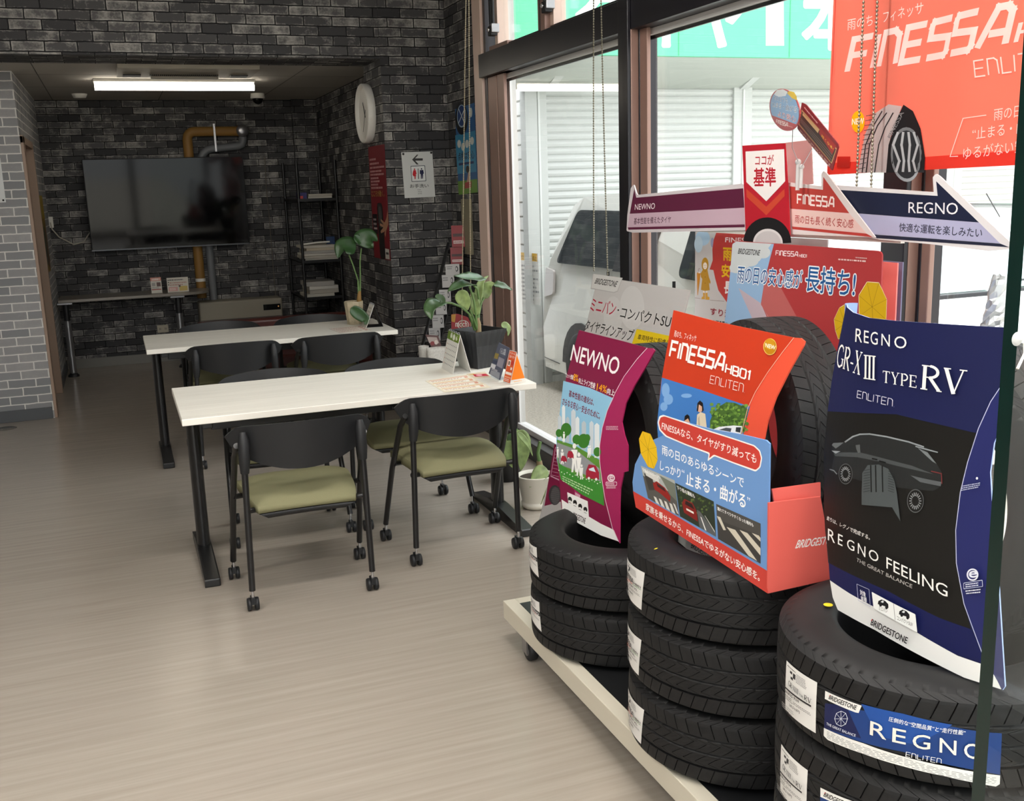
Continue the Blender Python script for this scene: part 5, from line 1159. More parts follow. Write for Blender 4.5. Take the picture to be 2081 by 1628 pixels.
A.text('ミニバン', (512, 890), (770, 945), (545, 755), '#b01c3a', .01); A.ell(815, 886, 9, 9, '#151515', 14); A.text('コンパクトSUV', (830, 965), (1420, 1085), (858, 850), '#151515', .01); A.text('タイヤラインアップ', (450, 1100), (950, 1220), (485, 985), '#151515', .01)
A.poly(rpoly([(1010, 1085), (1400, 1168), (1400, 1400), (940, 1300)], 15), '#d9bd16'); A.text('車両特性に配慮した', (1015, 1195), (1395, 1275), (1030, 1140), '#2a2410', .02); A.poly([(1265, 1305), (1380, 1330), (1370, 1480), (1245, 1450)], '#1a1a1c')
kk_ = K(960, 800, 5.427); A.k = kk_
A.poly([(905, 560), (985, 560), (985, 1190), (795, 1240)], '#7d1640'); A.poly([(915, 590), (980, 600), (980, 970), (862, 915)], '#c99ab0'); A.poly([(920, 600), (980, 610), (980, 955), (870, 905)], '#7d1640')
for i in range(8): A.stroke([(915-i*5.5, 632+i*38), (980, 650+i*39)], 3, '#d3b3c2', lv=A.n)
A.n += 1
A.ell(910, 1120, 68, 110, '#3c3a3c'); A.ell(915, 1125, 50, 95, '#5a585a')
for y in range(1050, 1210, 22): A.stroke([(868, y), (965, y-16)], 3, '#2a282a', lv=A.n)
A.mb.build('board', t)
# wobblers on wires
t = thing('round_wobbler', 'round wobbler sign with blue and red print beside the hanging red poster', 'wobbler sign', atX(1593, 222, 1.84), 'wobblers clipped to the coral arrow')
k = K(1540, 140, 5.815); S = planeX(1.84, 0, math.radians(30), 1.8, 2.6); A = Art(S, k=k)
el = lambda rx, ry, cx=318, cy=484: [(cx+(rx*math.cos(a)*math.cos(.35)-ry*math.sin(a)*math.sin(-.35)*0), cy+ry*math.sin(a)+rx*math.cos(a)*.25) for a in [2*PI*i/40 for i in range(40)]]
A.base(el(192, 245), '#a8333a', t=.002); A.poly(el(180, 230), '#7ba3c9'); A.poly([(190, 300), (230, 250), (300, 240), (350, 270), (330, 320), (250, 330)], '#d3dade'); A.poly([p for p in el(180, 230) if p[1] > 540+.35*(p[0]-160)], '#a8333a')
A.poly([(345, 285), (375, 262), (430, 275), (462, 330), (464, 372), (410, 350)], '#d6b41c'); A.stroke([(402, 350), (388, 388)], 3, '#d6b41c')
for s_, q, c_, o_ in (('雨の日でも', ((195, 365), (355, 412), (197, 315)), '#1c4e86', .05), ('“止まる・曲がる”', ((160, 440), (490, 525), (165, 385)), '#1c3f70', .03), ('より安心', ((240, 555), (452, 632), (242, 495)), '#b01c2c', .03)):
    A.text(s_, *q, '#f0f2f4', o_+.06); A.text(s_, *q, c_, o_-.02)
A.logo('FINESSA', (220, 638), (355, 682), (222, 600), '#f0e2de', TECH, .2); A.lines([(362, 665), (430, 690), (430, 705), (362, 682)], 1, '#e0c0bc')
A.mb.build('card', t)
p = S.pt(*S.pix(*k(405, 742))); q = atX(1622, 329, 1.86); b = MB(); b.tube([p+Vector((.002, 0, .012)), p.lerp(q, .5)+Vector((-.01, 0, 0)), q], .0012, SILVER, 6); b.build('wire', t)
cl = mat('clear_plastic', '#e8eaea', .15, trans=.4); b = MB(); b.sphere(q, .009, cl, 12); b.tube([q, q+Vector((0, 0, -.08))], .006, cl, 8); b.build('clip', t)
t = thing('card_wobbler', 'tilted dark red card wobbler full of small print beside the round wobbler', 'wobbler sign', atX(1663, 275, 1.83), 'wobblers clipped to the coral arrow')
S = planeX(1.83, 0, math.radians(25), 1.8, 2.5); A = Art(S, k=k)
A.base(rpoly([(520, 395), (570, 420), (948, 885), (955, 920), (880, 1205), (490, 740), (465, 700), (475, 650)], 12), '#7e2028', t=.002)
A.poly([(520, 480), (935, 940), (875, 1120), (480, 655)], '#c9ab72'); A.poly([(522, 500), (925, 950), (870, 1105), (492, 650)], '#3a2c26')
A.poly([(535, 520), (725, 720), (712, 760), (528, 545)], '#d6c08a'); A.poly([(735, 690), (930, 910), (880, 1010), (725, 760)], '#9c2a28'); A.text('短くなる!', (752, 800), (890, 962), (758, 772), '#e6b838', .03)
for i in range(3): A.stroke([(500+i*6, 575+i*26), (880-i*4, 1015+i*32)], 4, '#9a938a', lv=A.n)
A.n += 1
A.lines([(555, 440), (720, 640), (715, 670), (548, 470)], 1, '#e0c0bc', .95, 3); A.lines([(500, 710), (865, 1135), (858, 1180), (495, 745)], 2, '#d9c6bc', .95, 5)
A.mb.build('card', t)
p = S.pt(*S.pix(*k(640, 945))); q = atX(1629, 339, 1.86); b = MB(); b.tube([p, q], .0012, SILVER, 6); b.build('wire', t)
b = MB(); b.sphere(q, .008, cl, 12); b.tube([q, q+Vector((-.004, -.004, -.06))], .005, cl, 8); b.build('clip', t)
# hanging cloth poster
k = K(1400, 0, 3.056)
class Wavy(Plane):
    curved = True
    def pt(s, a, b, h=0): return Plane.pt(s, a, b, h+.007*math.sin(a*9+.8*b)+.004*math.sin(a*23-b*3))
S = Plane((2.10, 0, 0), (0, -1, 0), (0, 0, 1)); S = Wavy(S.O, S.U, S.V)
t = thing('hanging_poster', 'red cloth poster with a wheel and white lettering, hanging in the window', 'hanging poster', (2.1, 2.3, 2.4))
RC = '#ee8a76'
A = Art(S, k=k, step=.03, inkf=cloth_ink, lay=.0006)
a0 = S.pix(1697, 10)[0]; z0 = S.pix(1690, 355)[1]; z1 = S.pix(2072, 331)[1]; a1 = a0+1.15; ztop = 2.36
A.baseab([(a0, ztop), (a1, ztop), (a1, z1-.0), (a0, z0)], RC, None, .0012)
A.polyab([(a0, ztop), (a0+.018, ztop), (a0+.018, z0), (a0, z0)], '#df4a3c'); A.polyab([(a0, z0+.035), (a1, z1+.035), (a1, z1), (a0, z0)], '#df4a3c')
WC = '#fbf3ee'
A.text('雨のち、フィネッサ', (990, 190), (1448, 85), (992, 122), WC, .0); A.logo('FINESSA', (986, 445), (1972, 272), (1022, 245), WC, TECH, .2); A.logo('HB01', (2035, 262), (2500, 180), (2066, 140), WC, TECH, .18); A.logo('ENLITEN.', (1800, 478), (2330, 400), (1790, 380), WC, TECH, .09)
A.text('雨の日の', (1905, 750), (2135, 715), (1908, 680), WC, .0); A.text('“止まる・曲がる”', (1778, 870), (2260, 800), (1782, 795), WC, .0); A.text('ゆるがない安心感を。', (1722, 992), (2340, 910), (1726, 915), WC, .0)
A.stroke([(1862, 715), (1725, 735), (1640, 972), (1692, 970)], 5, WC)
A.ell(1047, 757, 38, 68, '#f0d21c'); A.text('NEW', (1012, 775), (1080, 770), (1014, 738), '#fbf8ee', .03)
A.poly([(1045, 1072), (1065, 960), (1090, 830), (1150, 705), (1240, 648), (1320, 660), (1300, 720), (1250, 860), (1225, 1072)], '#c9c9c8'); A.poly([(1225, 1072), (1240, 900), (1290, 740), (1330, 650), (1385, 690), (1430, 800), (1460, 980), (1455, 1072)], '#2a2a2c')
A.ell(1345, 960, 92, 170, '#8d9093'); A.ell(1345, 960, 80, 150, '#3b3d40')
for dx in (-48, -18, 12, 42): A.stroke([(1345+dx, 820), (1345+dx*1.6, 900), (1345+dx*.9, 1000), (1345+dx*1.3, 1068)], 14, '#d3d6d9')
for pts in ([(1100, 1072), (1120, 900), (1170, 780), (1230, 700)], [(1155, 1072), (1180, 900), (1220, 790), (1270, 700)], [(1075, 1072), (1095, 900), (1150, 770), (1200, 690)]): A.stroke(pts, 7, '#3a3a3c')
for i in range(12): A.stroke([(1052+i*4, 1050-i*30), (1095+i*6, 1040-i*30)], 4, '#555557', lv=A.n)
A.n += 1
A.text('FINESSA', (1255, 860), (1335, 700), (1235, 850), '#9a9a9c', .02)
A.poly([(935, 972), (1005, 972), (1000, 1040), (932, 1040)], '#b8332a')
A.mb.build('cloth', t)
b = MB(); b.tube([(2.1, -a0+.03, 2.365), (2.1, -a1-.03, 2.365)], .009, CHROME, 12); b.build('rod', t)
for yy in (-a0-.1, -a1+.1):
    b = MB(); b.tube([(2.1, yy, 2.37), (2.1, yy, 2.62), (2.165, yy, 2.64)], .002, SILVER, 6); b.build('hanging_wire', t)
b = MB(); cs = atX(1713, 361, 2.12); b.sphere(cs, .018, glass_mat('clear_sucker'), 14, (1, 1, .7)); b.build('suction_cup', t)
# ------------------------------------------------------------------ the alcove
t = thing('wall_tv', 'large black television on the back brick wall', 'television', (.5, YB-.1, 1.1), None)
T = Matrix.Translation((.505, YB-.17, 1.517)) @ Matrix.Rotation(.03, 4, 'X')
b = MB(); b.box(-.715, .715, .0, .045, -.415, .415, BLKP, T); b.build('casing', t, .006)
b = MB(); b.box(-.706, .706, -.003, .002, -.402, .407, mat('tv_screen', '#040405', .06, spec=.28), T); b.build('screen', t)
b = MB(); b.box(-.715, .715, -.004, .0, -.415, -.404, mat('tv_strip', '#55575a', .3, .6), T); b.build('lower_strip', t)
b = MB(); b.box(.3, .62, YB-.13, YB, 1.35, 1.65, BLKP); b.build('wall_bracket', t)
b = MB(); c0 = [atY(x, y, YB-.012) for x, y in ((102, 452), (106, 466), (120, 482), (150, 497), (170, 492), (183, 472), (188, 462))]; b.tube(c0, .006, mat('pale_cable', '#b9b4a6', .6), 8)
b.build('power_cable', t)
p = atY(101, 452, YB-.01); b = MB(); b.box(p.x-.02, p.x+.03, YB-.012, YB, p.z-.05, p.z+.05, WHITE); tag(b.build('wall_socket', None, .003), 'small socket in the back corner feeding the television cable', 'wall socket')
p = atY(331, 668, YB); b = MB(); b.box(p.x-.052, p.x+.052, YB-.012, YB, p.z-.036, p.z+.036, mat('ivory_plastic', '#b5ae9c', .5), None); t = tag(b.build('wall_socket', None, .003), 'ivory double socket low on the back wall under the counter', 'wall socket')
for dx in (-.025, .025):
    b = MB(); b.box(p.x+dx-.006, p.x+dx-.003, YB-.0135, YB-.011, p.z-.01, p.z+.01, BLKP); b.box(p.x+dx+.003, p.x+dx+.006, YB-.0135, YB-.011, p.z-.01, p.z+.01, BLKP); b.build('slots', t)
# duct and pipe
YP = YB-.055; OCH = mat('ochre_duct', '#8f6a32', .6); GPI = mat('grey_pipe', '#6f7276', .5)
t = thing('wall_duct', 'ochre duct running from the counter up behind the television to the round port', 'duct', (.73, YP, .6))
b = MB(); pt = [(.735, YP, .60), (.735, YP, 1.0), (.735, YP, 2.10)]+[(.735+.07*(1-math.cos(a)), YP, 2.10+.07*math.sin(a)) for a in (.4, .8, 1.2, PI/2)]+[(1.20, YP, 2.17)]
b.tube(pt, .045, OCH, 18); b.build('pipe', t)
b = MB(); b.tube([(1.20, YP, 2.172), (1.25, YP-.0, 2.172)], .05, OCH, 18); b.lathe([(0, .02), (.03, .02), (.052, .01), (.058, 0), (.058, -.04)], SILVER, 24, Matrix.Translation((1.245, YP-.05, 2.172)) @ Matrix.Rotation(PI/2, 4, 'X')); b.build('port_cover', t)
b = MB(); b.tube([(.735, YP, .76), (.735, YP, .79)], .048, WHITE, 18); b.build('tape_band', t)
t = thing('wall_pipe', 'grey pipe beside the ochre duct on the back wall', 'pipe', (.84, YP, .6))
b = MB(); pt = [(.845, YP, .45), (.845, YP, 1.86)]+[(.845+.11*(1-math.cos(a)), YP, 1.90+.11*math.sin(a)) for a in (.3, .7, 1.1, PI/2)]+[(1.20, YP, 2.03), (1.235, YP, 2.045), (1.25, YP, 2.09), (1.25, YP, 2.12)]
b.tube(pt, .036, GPI, 16); b.build('pipe', t)
b = MB(); b.box(.975, .995, YP-.05, YB, 1.98, 2.24, SILVER); b.build('clamp', t, .002)
# counter along the wall
t = thing('counter_table', 'narrow grey-topped counter on silver legs along the back wall', 'table', (0, 10, 0))
GTOP = mat('grey_laminate', '#8c867d', .3)
out = [(-.53, 10.44), (-.53, 9.96)]+[(.55, 9.965)]+[(.55+.24*math.sin(a), 10.2-.235*math.cos(a)) for a in [PI/2*i/8 for i in range(1, 9)]]+[(.79, 10.3), (.72, 10.44)]
def slabz(pts, z0, z1, m): b = MB(); b.slab([(x, y, z1) for x, y in pts], [(x, y, z0) for x, y in pts], m); return b
slabz(out, .675, .70, GTOP).build('tabletop', t, .003)
for x in (-.475, .49):
    b = MB(); b.tube([(x, 10.02, .50), (x, 10.02, .66)], .026, BLKP, 16); b.build('sleeve', t)
    b = MB(); b.tube([(x, 10.02, .04), (x, 10.02, .51)], .03, SILVER, 18); b.sphere((x, 10.02, .042), .031, SILVER, 14); lg = b.build('leg', t)
    b = MB(); b.lathe([(.05, 0), (.05, .012), (.03, .03)], BLKP, 20, Matrix.Translation((x, 10.02, 0))); b.build('foot', lg)
    b = MB(); b.box(x-.07, x+.06, 9.99, 10.06, .655, .675, SILVER); b.build('bracket', t, .004)
def popcard(name, px, Y, z, w, h, lean, label, cat, cols, txt):
    p = atY(px[0], px[1], Y); x0 = p.x; t = thing(name, label, cat, (x0+w/2, Y, z)); S_ = Plane((x0, Y, z+.001), (1, 0, 0), (0, math.sin(lean), math.cos(lean))); A = Art(S_, MB(), lay=.0006); A.P = lambda q: (q[0]*w, (1-q[1])*h)
    A.base([(0, 0), (1, 0), (1, 1), (0, 1)], cols[0], t=.002); txt(A); A.mb.build('card', t)
    b = MB(); b.slab([(x0+w*.3, Y+.004, z+.001), (x0+w*.7, Y+.004, z+.001), (x0+w*.6, Y+math.sin(lean)*h*.8+.004, z+h*.8)], [(x0+w*.3, Y+.07, z), (x0+w*.7, Y+.07, z), (x0+w*.6, Y+math.sin(lean)*h*.8+.008, z+h*.8)], ink(cols[0])); b.build('stand', t); return t
def pa(A):
    A.rect(0, 0, 1, .22, '#c98474'); A.text('会員募集中', (.12, .19), (.88, .19), (.12, .06), '#f1ebe4', .02); A.rect(.55, .32, .92, .58, '#5a3a34'); A.rect(.1, .34, .42, .55, '#9a9690'); A.rect(.05, .74, .95, .80, '#a04a40'); A.lines([(.1, .6), (.9, .6), (.9, .72), (.1, .72)], 2, '#777777')
popcard('leaflet_card', (308, 594), 10.10, .70, .095, .145, .12, 'small leaflet card with a pink heading on the back counter', 'leaflet', ['#c9c3b8'], pa)
def pb(A):
    for i in range(3): A.ell(.07, .16+i*.16, .03, .04, '#333333', 10)
    A.lines([(.12, .08), (.92, .08), (.92, .24), (.12, .24)], 1, '#4a4a4a', .8, 1); A.lines([(.12, .28), (.92, .28), (.92, .58), (.12, .58)], 2, '#b07a70', .75, 2); A.rect(.06, .64, .48, .92, '#cf9a94'); A.rect(.56, .6, .94, .92, '#c3ab5a'); A.lines([(.1, .7), (.45, .7), (.45, .88), (.1, .88)], 2, '#efe9e0'); A.ell(.58, .6, .05, .07, '#3a3630', 10)
popcard('notice_card', (341, 592), 10.08, .70, .19, .135, .08, 'wide white notice card beside the leaflet on the back counter', 'notice', ['#cdc8bc'], pb)
# heater
t = thing('oil_heater', 'low beige heater with a dark control panel against the back wall', 'heater', (1.06, 10.3, 0)); HB = mat('heater_beige', '#8f897b', .5)
b = MB(); b.box(.685, 1.47, 10.2, 10.44, .03, .575, HB); b.build('body', t, .018, 3)
b = MB(); b.box(1.285, 1.45, 10.196, 10.2, .46, .515, mat('dark_display', '#0c0b0c', .15)); b.build('control_panel', t)
b = MB(); b.box(1.425, 1.435, 10.193, 10.197, .485, .497, mat('amber_led', '#d8a060', .5, emit=.3)); b.build('indicator', t)
b = MB()
for i in range(10): b.box(.75, 1.2, 10.196, 10.2, .08+i*.02, .09+i*.02, BLKP)
b.build('grille', t); b = MB(); b.box(.685, 1.47, 10.198, 10.2, .395, .40, BLKP); b.build('seam', t); b = MB(); b.box(.70, 1.45, 10.22, 10.42, 0, .03, BLKP); b.build('plinth', t)
# red bench
t = thing('bench_sofa', 'dark red bench behind the back table, mostly hidden', 'bench', (1.15, 7.9, 0)); RS = mat('dark_red_vinyl', '#4a1812', .4)
b = MB(); b.box(.50, 1.76, 7.52, 7.95, .3, .42, RS); b.build('seat', t, .03, 3); b = MB(); b.box(.50, 1.76, 7.86, 7.98, .40, .655, RS); b.build('backrest', t, .025, 3)
for x in (.56, 1.68):
    for y in (7.58, 7.9): b = MB(); b.box(x, x+.04, y, y+.04, 0, .3, BLK); b.build('leg', t)
# wire shelf with papers
t = thing('wire_shelf', 'tall black wire shelf in the dark corner of the alcove', 'shelf', (1.88, 9.85, 0))
P4 = [(1.66, 9.6), (2.0-.06, 9.6), (1.62, 10.36), (1.94, 10.36)]; PP = [(1.655, 9.62), (1.94, 9.62), (1.655, 10.36), (1.94, 10.36)]
PP = [(1.62, 9.55), (1.955, 9.55), (1.62, 10.05), (1.955, 10.05)]
PP = [(1.60, 9.58), (1.95, 9.58), (1.60, 10.36), (1.95, 10.36)]
for x, y in PP:
    b = MB(); b.tube([(x, y, .0), (x, y, 1.86)], .013, BLK, 12); b.build('post', t)
SHZ = (.42, .62, .96, 1.52)
for z in SHZ:
    b = MB(); b.box(1.59, 1.96, 9.57, 10.37, z-.025, z-.019, BLK)
    for i in range(12): b.tube([(1.61+i*.03, 9.58, z-.008), (1.61+i*.03, 10.36, z-.008)], .003, BLK, 6)
    b.box(1.59, 1.96, 9.568, 9.575, z-.025, z, BLK); b.box(1.59, 1.60, 9.57, 10.37, z-.025, z, BLK); b.build('shelf_tier', t)
rnd = random.Random(3)
def papers(name, label, x0, x1, y0, y1, z, n, th, grp):
    cols = ['#c9c4b8', '#b8b2a6', '#d8d4ca', '#a9a6a0', '#c4b9a4']
    for i in range(n):
        h = th*rnd.uniform(.7, 1.3); dx = rnd.uniform(-.02, .02); dy = rnd.uniform(-.02, .02)
        m = mat('paper_%d' % (i % 5), cols[i % 5], .7); T = Matrix.Translation(((x0+x1)/2+dx, (y0+y1)/2+dy, z)) @ Matrix.Rotation(rnd.uniform(-.06, .06), 4, 'Z')
        b = MB(); b.box(-(x1-x0)/2, (x1-x0)/2, -(y1-y0)/2, (y1-y0)/2, 0, h, m, T); o = b.build(name, None, .002); tag(o, label, 'papers', grp); z += h+.0005
papers('paper_stack', 'bundle of papers in the pile on the middle tier of the wire shelf', 1.625, 1.93, 9.62, 9.95, .953, 6, .022, 'paper bundles on the middle shelf tier')
papers('paper_stack', 'bundle of papers in the pile on the lower tier of the wire shelf', 1.625, 1.90, 9.62, 9.92, .613, 4, .034, 'paper bundles on the lower shelf tier')
papers('magazine', 'magazine lying on the top tier of the wire shelf', 1.70, 1.92, 9.62, 9.85, 1.513, 2, .02, 'magazines on the top shelf tier')
b = MB(); b.box(1.615, 1.68, 9.60, 9.78, 1.513, 1.575, mat('purple_box', '#2d2868', .5)); b.box(1.614, 1.645, 9.598, 9.60, 1.515, 1.545, mat('red_patch', '#d04a4a', .5)); tag(b.build('carton', None, .003), 'small purple and red carton on the top tier of the wire shelf', 'box')
b = MB(); b.box(1.86, 1.94, 9.75, 9.77, .953, 1.16, mat('blue_folder', '#1d3a66', .5)); tag(b.build('folder', None, .002), 'dark blue folder standing on the middle tier of the wire shelf', 'folder')
b = MB(); b.tube([(1.62, 9.7, 1.10), (1.75, 9.66, 1.115), (1.87, 9.64, 1.118)], .008, WHITE, 8); tag(b.build('paper_roll'), 'thin white roll on top of the papers on the wire shelf', 'paper roll')
b = MB(); c0 = [atY(x, y, YB-.008) for x, y in ((538, 315), (541, 380), (548, 450), (555, 540), (561, 606))]; b.tube(c0, .0035, mat('thin_wire', '#6a6257', .6), 6); tag(b.build('power_line'), 'thin pale cord hanging down the back wall to the heater', 'cord')
# clock on the pillar side
t = thing('wall_clock', 'round white wall clock on the side of the pillar', 'clock', (1.79, 7.46, 2.12)); CT = Matrix.Translation((1.79, 7.455, 2.115)) @ Matrix.Rotation(-PI/2, 4, 'Y')
b = MB(); b.lathe([(.20, 0), (.206, .01), (.206, .05), (.198, .058), (.186, .05), (.182, .03)], WHITE, 48, CT); b.lathe([(0, .003), (.2, .003)], WHITE, 32, CT); b.build('rim', t)
b = MB(); b.lathe([(.0, .026), (.186, .026)], mat('clock_face', '#8d8c87', .5), 40, CT, False); fc = b.build('face', t)  # dial greyed in its colour to stand for the dim light there
def hand(a, l, w, h, nm):
    d = Vector((math.cos(a), math.sin(a), 0)); n = Vector((-d.y, d.x, 0))*w; b = MB(); f = [d*-.03+n, d*-.03-n, d*l-n*.6, d*l+n*.6]; b.slab([CT @ (p+Vector((0, 0, h))) for p in f], [CT @ (p+Vector((0, 0, h-.002))) for p in f], BLKP); b.build(nm, t)
hand(PI*.80, .15, .004, .031, 'minute_hand'); hand(.5, .09, .006, .034, 'hour_hand')
b = MB()
for i in range(12):
    a = i*PI/6; d = Vector((math.cos(a), math.sin(a), 0))
    f = [d*.15+Vector((-d.y, d.x, 0))*.004, d*.15-Vector((-d.y, d.x, 0))*.004, d*.172-Vector((-d.y, d.x, 0))*.004, d*.172+Vector((-d.y, d.x, 0))*.004]; b.slab([CT @ (p+Vector((0, 0, .0275))) for p in f], [CT @ (p+Vector((0, 0, .026))) for p in f], BLKP)
for zz in (.06, -.09): f = [Vector((zz-.03, -.06, .0275)), Vector((zz+.03, -.06, .0275)), Vector((zz+.03, .06, .0275)), Vector((zz-.03, .06, .0275))]; b.slab([CT @ p for p in f], [CT @ (p-Vector((0, 0, .0015))) for p in f], mat('lcd_window', '#5b5c55', .4))
b.build('dial_marks', fc)
# red poster round the pillar side
k = K(740, 280, 6.26); A = Art(Plane((1.787, 0, 0), (0, -1, 0), (0, 0, 1)), k=k)
S = A.S; pz = lambda y: S.pix(*k(150, y))[1]
aL, aR = -7.535, -7.06
A.baseab([(aL, 1.885), (aR, 1.885), (aR, 1.09), (aL, 1.09)], '#7c1420', t=.002)
rows = [(265, .42), (320, .62), (372, .95), (420, .78), (462, .92), (508, .55), (550, .62), (590, .5), (632, .8)]
for i, (y, w) in enumerate(rows):
    z = pz(y); z0 = z; A.P = (lambda q, z=z: (aL+.03+q[0]*.43, z+.012-q[1]*.03)); A.lines([(0, 0), (w, 0), (w, 1), (0, 1)], 1, '#c99a9a', .98, i)
A.P = lambda q: (aL+q[0]*.475, 1.885-q[1]*.795)
A.text('こころが動く。', (.06, .445), (.86, .445), (.06, .39), '#b8a24a', .0)
A.poly(rpoly([(.36, .50), (.70, .50), (.72, 1), (.38, 1)], .09), '#1a1716'); A.poly(rpoly([(.42, .53), (.64, .53), (.64, .72), (.44, .72)], .08), '#4e4b4a')
A.poly([(.04, .60), (.33, .60), (.33, .78), (.05, .78)], '#1a1216'); A.lines([(.08, .63), (.3, .63), (.3, .75), (.08, .75)], 3, '#b9a8a8')
A.poly([(1, .56), (1, .68), (.86, .735), (.78, .80), (.74, .77), (.80, .74), (.74, .75), (.52, .77), (.50, .75), (.68, .715), (.48, .70), (.49, .68), (.70, .69), (.54, .655), (.56, .64), (.78, .67), (.92, .62)], '#b98a6c')
A.rect(.72, .90, .96, .99, '#d8d4cc'); A.rect(.76, .93, .92, .95, '#555555')
tag(A.mb.build('poster'), 'dark red poster with a hand and a tyre on the side of the pillar', 'poster')
# toilet sign
S = Plane((0, 7.047, 0), (1, 0, 0), (0, 0, 1)); A = Art(S, k=k); t = thing('toilet_sign', 'white toilet sign with a left arrow and two figures on the brick pillar', 'sign', (2.0, 7.047, 1.67))
A.base([(472, 186), (866, 172), (905, 750), (518, 768)], '#d3d5d3', t=.004); dk = '#3d3b3a'
A.poly([(610, 278), (672, 214), (690, 216), (648, 262), (746, 262), (746, 290), (650, 292), (694, 338), (668, 340)], dk)
A.poly(rpoly([(590, 358), (775, 350), (790, 552), (603, 562)], 12), '#4a5358'); A.poly(rpoly([(597, 366), (768, 358), (782, 545), (610, 554)], 9), '#e4e6e4')
A.ell(641, 400, 9, 10, '#c8202c', 14); A.poly([(628, 412), (656, 411), (668, 462), (656, 466), (664, 486), (656, 488), (654, 526), (642, 526), (640, 490), (628, 490), (616, 470), (620, 440)], '#c8202c')
A.poly([(682, 392), (691, 391), (698, 524), (688, 525)], dk)
A.ell(730, 396, 9, 10, '#1f2348', 14); A.poly([(708, 412), (752, 409), (760, 455), (750, 458), (748, 520), (738, 522), (735, 470), (732, 522), (722, 524), (720, 462), (708, 460)], '#1f2348')
A.text('お手洗い', (585, 640), (820, 632), (583, 592), dk, .02); A.lines([(678, 655), (732, 652), (732, 668), (678, 670)], 1, '#888888'); A.text('화장실', (683, 694), (734, 692), (683, 678), '#555555'); A.text('洗手間', (684, 720), (734, 718), (684, 704), '#555555')
A.mb.build('plate', t)
b = MB()
for x, y in ((498, 207), (853, 190)): p = S.pt(*S.pix(*k(x, y))); b.lathe([(.0, .004), (.006, .003), (.008, 0)], BLKP, 14, Matrix.Translation(p) @ Matrix.Rotation(PI/2, 4, 'X'))
b.build('screws', t)
# blue poster and beige strip on the brick return
kq = K(900, 0, 4.07); S = Plane((XG-.002, 0, 0), (0, -1, 0), (0, 0, 1)); A = Art(S, k=kq)
A.base([(100, 905), (258, 850), (290, 1590), (132, 1612)], '#2a5f96', t=.002); A.poly([(102, 1120), (268, 1080), (278, 1420), (122, 1440)], '#3f8fb5'); A.poly([(124, 1500), (284, 1480), (290, 1590), (132, 1612)], '#6f9a3a')
A.ell(155, 985, 52, 130, '#17181c'); A.ell(155, 960, 38, 95, '#9fb4c4'); A.ell(155, 958, 32, 85, '#22407a'); A.stroke([(130, 900), (180, 1020)], 6, '#c3d0da'); A.stroke([(180, 900), (130, 1020)], 6, '#c3d0da'); A.ell(232, 930, 12, 40, '#c9d3cf')
for x, y in ((135, 1190), (168, 1215), (200, 1190), (242, 1165)): A.ell(x, y, 15, 34, '#d9dcd6', 16)
A.text('点検は安心', (128, 1330), (262, 1310), (124, 1265), '#1a2a4a', .03); A.poly([(132, 1350), (255, 1332), (257, 1352), (133, 1370)], '#1c2f66'); A.poly([(190, 1560), (215, 1400), (232, 1555)], '#c8a48c'); A.poly([(180, 1560), (236, 1552), (238, 1500), (184, 1510)], '#b04038'); A.ell(205, 1400, 14, 30, '#2c2220')
tag(A.mb.build('poster'), 'blue poster with a tyre on the brick return beside the window post', 'poster')
p0, p1 = atX(943, 404, XG-.002), atX(962, 512, XG-.002); b = MB(); b.box(XG-.02, XG, 6.60, 6.78, 1.13, 1.50, mat('kraft_strip', '#8c856e', .8)); tag(b.build('kraft_board', None, .003), 'beige board strip below the blue poster on the brick return', 'board')
# white notice and disc at the left
A = Art(Plane((0, 8.148, 0), (1, 0, 0), (0, 0, 1))); b = A; b.baseab([(-.98, 1.875), (-.69, 1.88), (-.69, 1.575), (-.98, 1.57)], '#d6d8d8', t=.005); b.mb.lathe([(0, .003), (.006, .002), (.007, 0)], BLKP, 12, Matrix.Translation((-.705, 8.143, 1.59)) @ Matrix.Rotation(PI/2, 4, 'X')); tag(b.mb.build('notice_plate'), 'white plate at the left edge on the pale brick wall', 'sign')
b = MB(); b.lathe([(.0, .004), (.06, .004), (.07, .0)], mat('brushed_steel', '#8e8a82', .25, .9), 32, Matrix.Translation((-.86, 7.93, 0))); tag(b.build('floor_outlet'), 'round steel floor outlet cover at the foot of the left wall', 'floor outlet')
A = Art(Plane((-.548, 0, 0), (0, 1, 0), (0, 0, 1))); A.baseab([(9.40, 1.62), (9.86, 1.62), (9.86, .98), (9.40, .98)], '#7d6420', t=.002); A.P = lambda q: (9.40+.46*q[0], 1.62-.64*q[1]); A.rect(.0, .0, 1, .3, '#9c8420'); A.rect(.1, .4, .5, .9, '#3a4a30'); A.rect(.55, .45, .9, .95, '#5a3c24');
tag(A.mb.build('poster'), 'dim yellow poster beyond the doorway on the alcove side wall', 'poster')
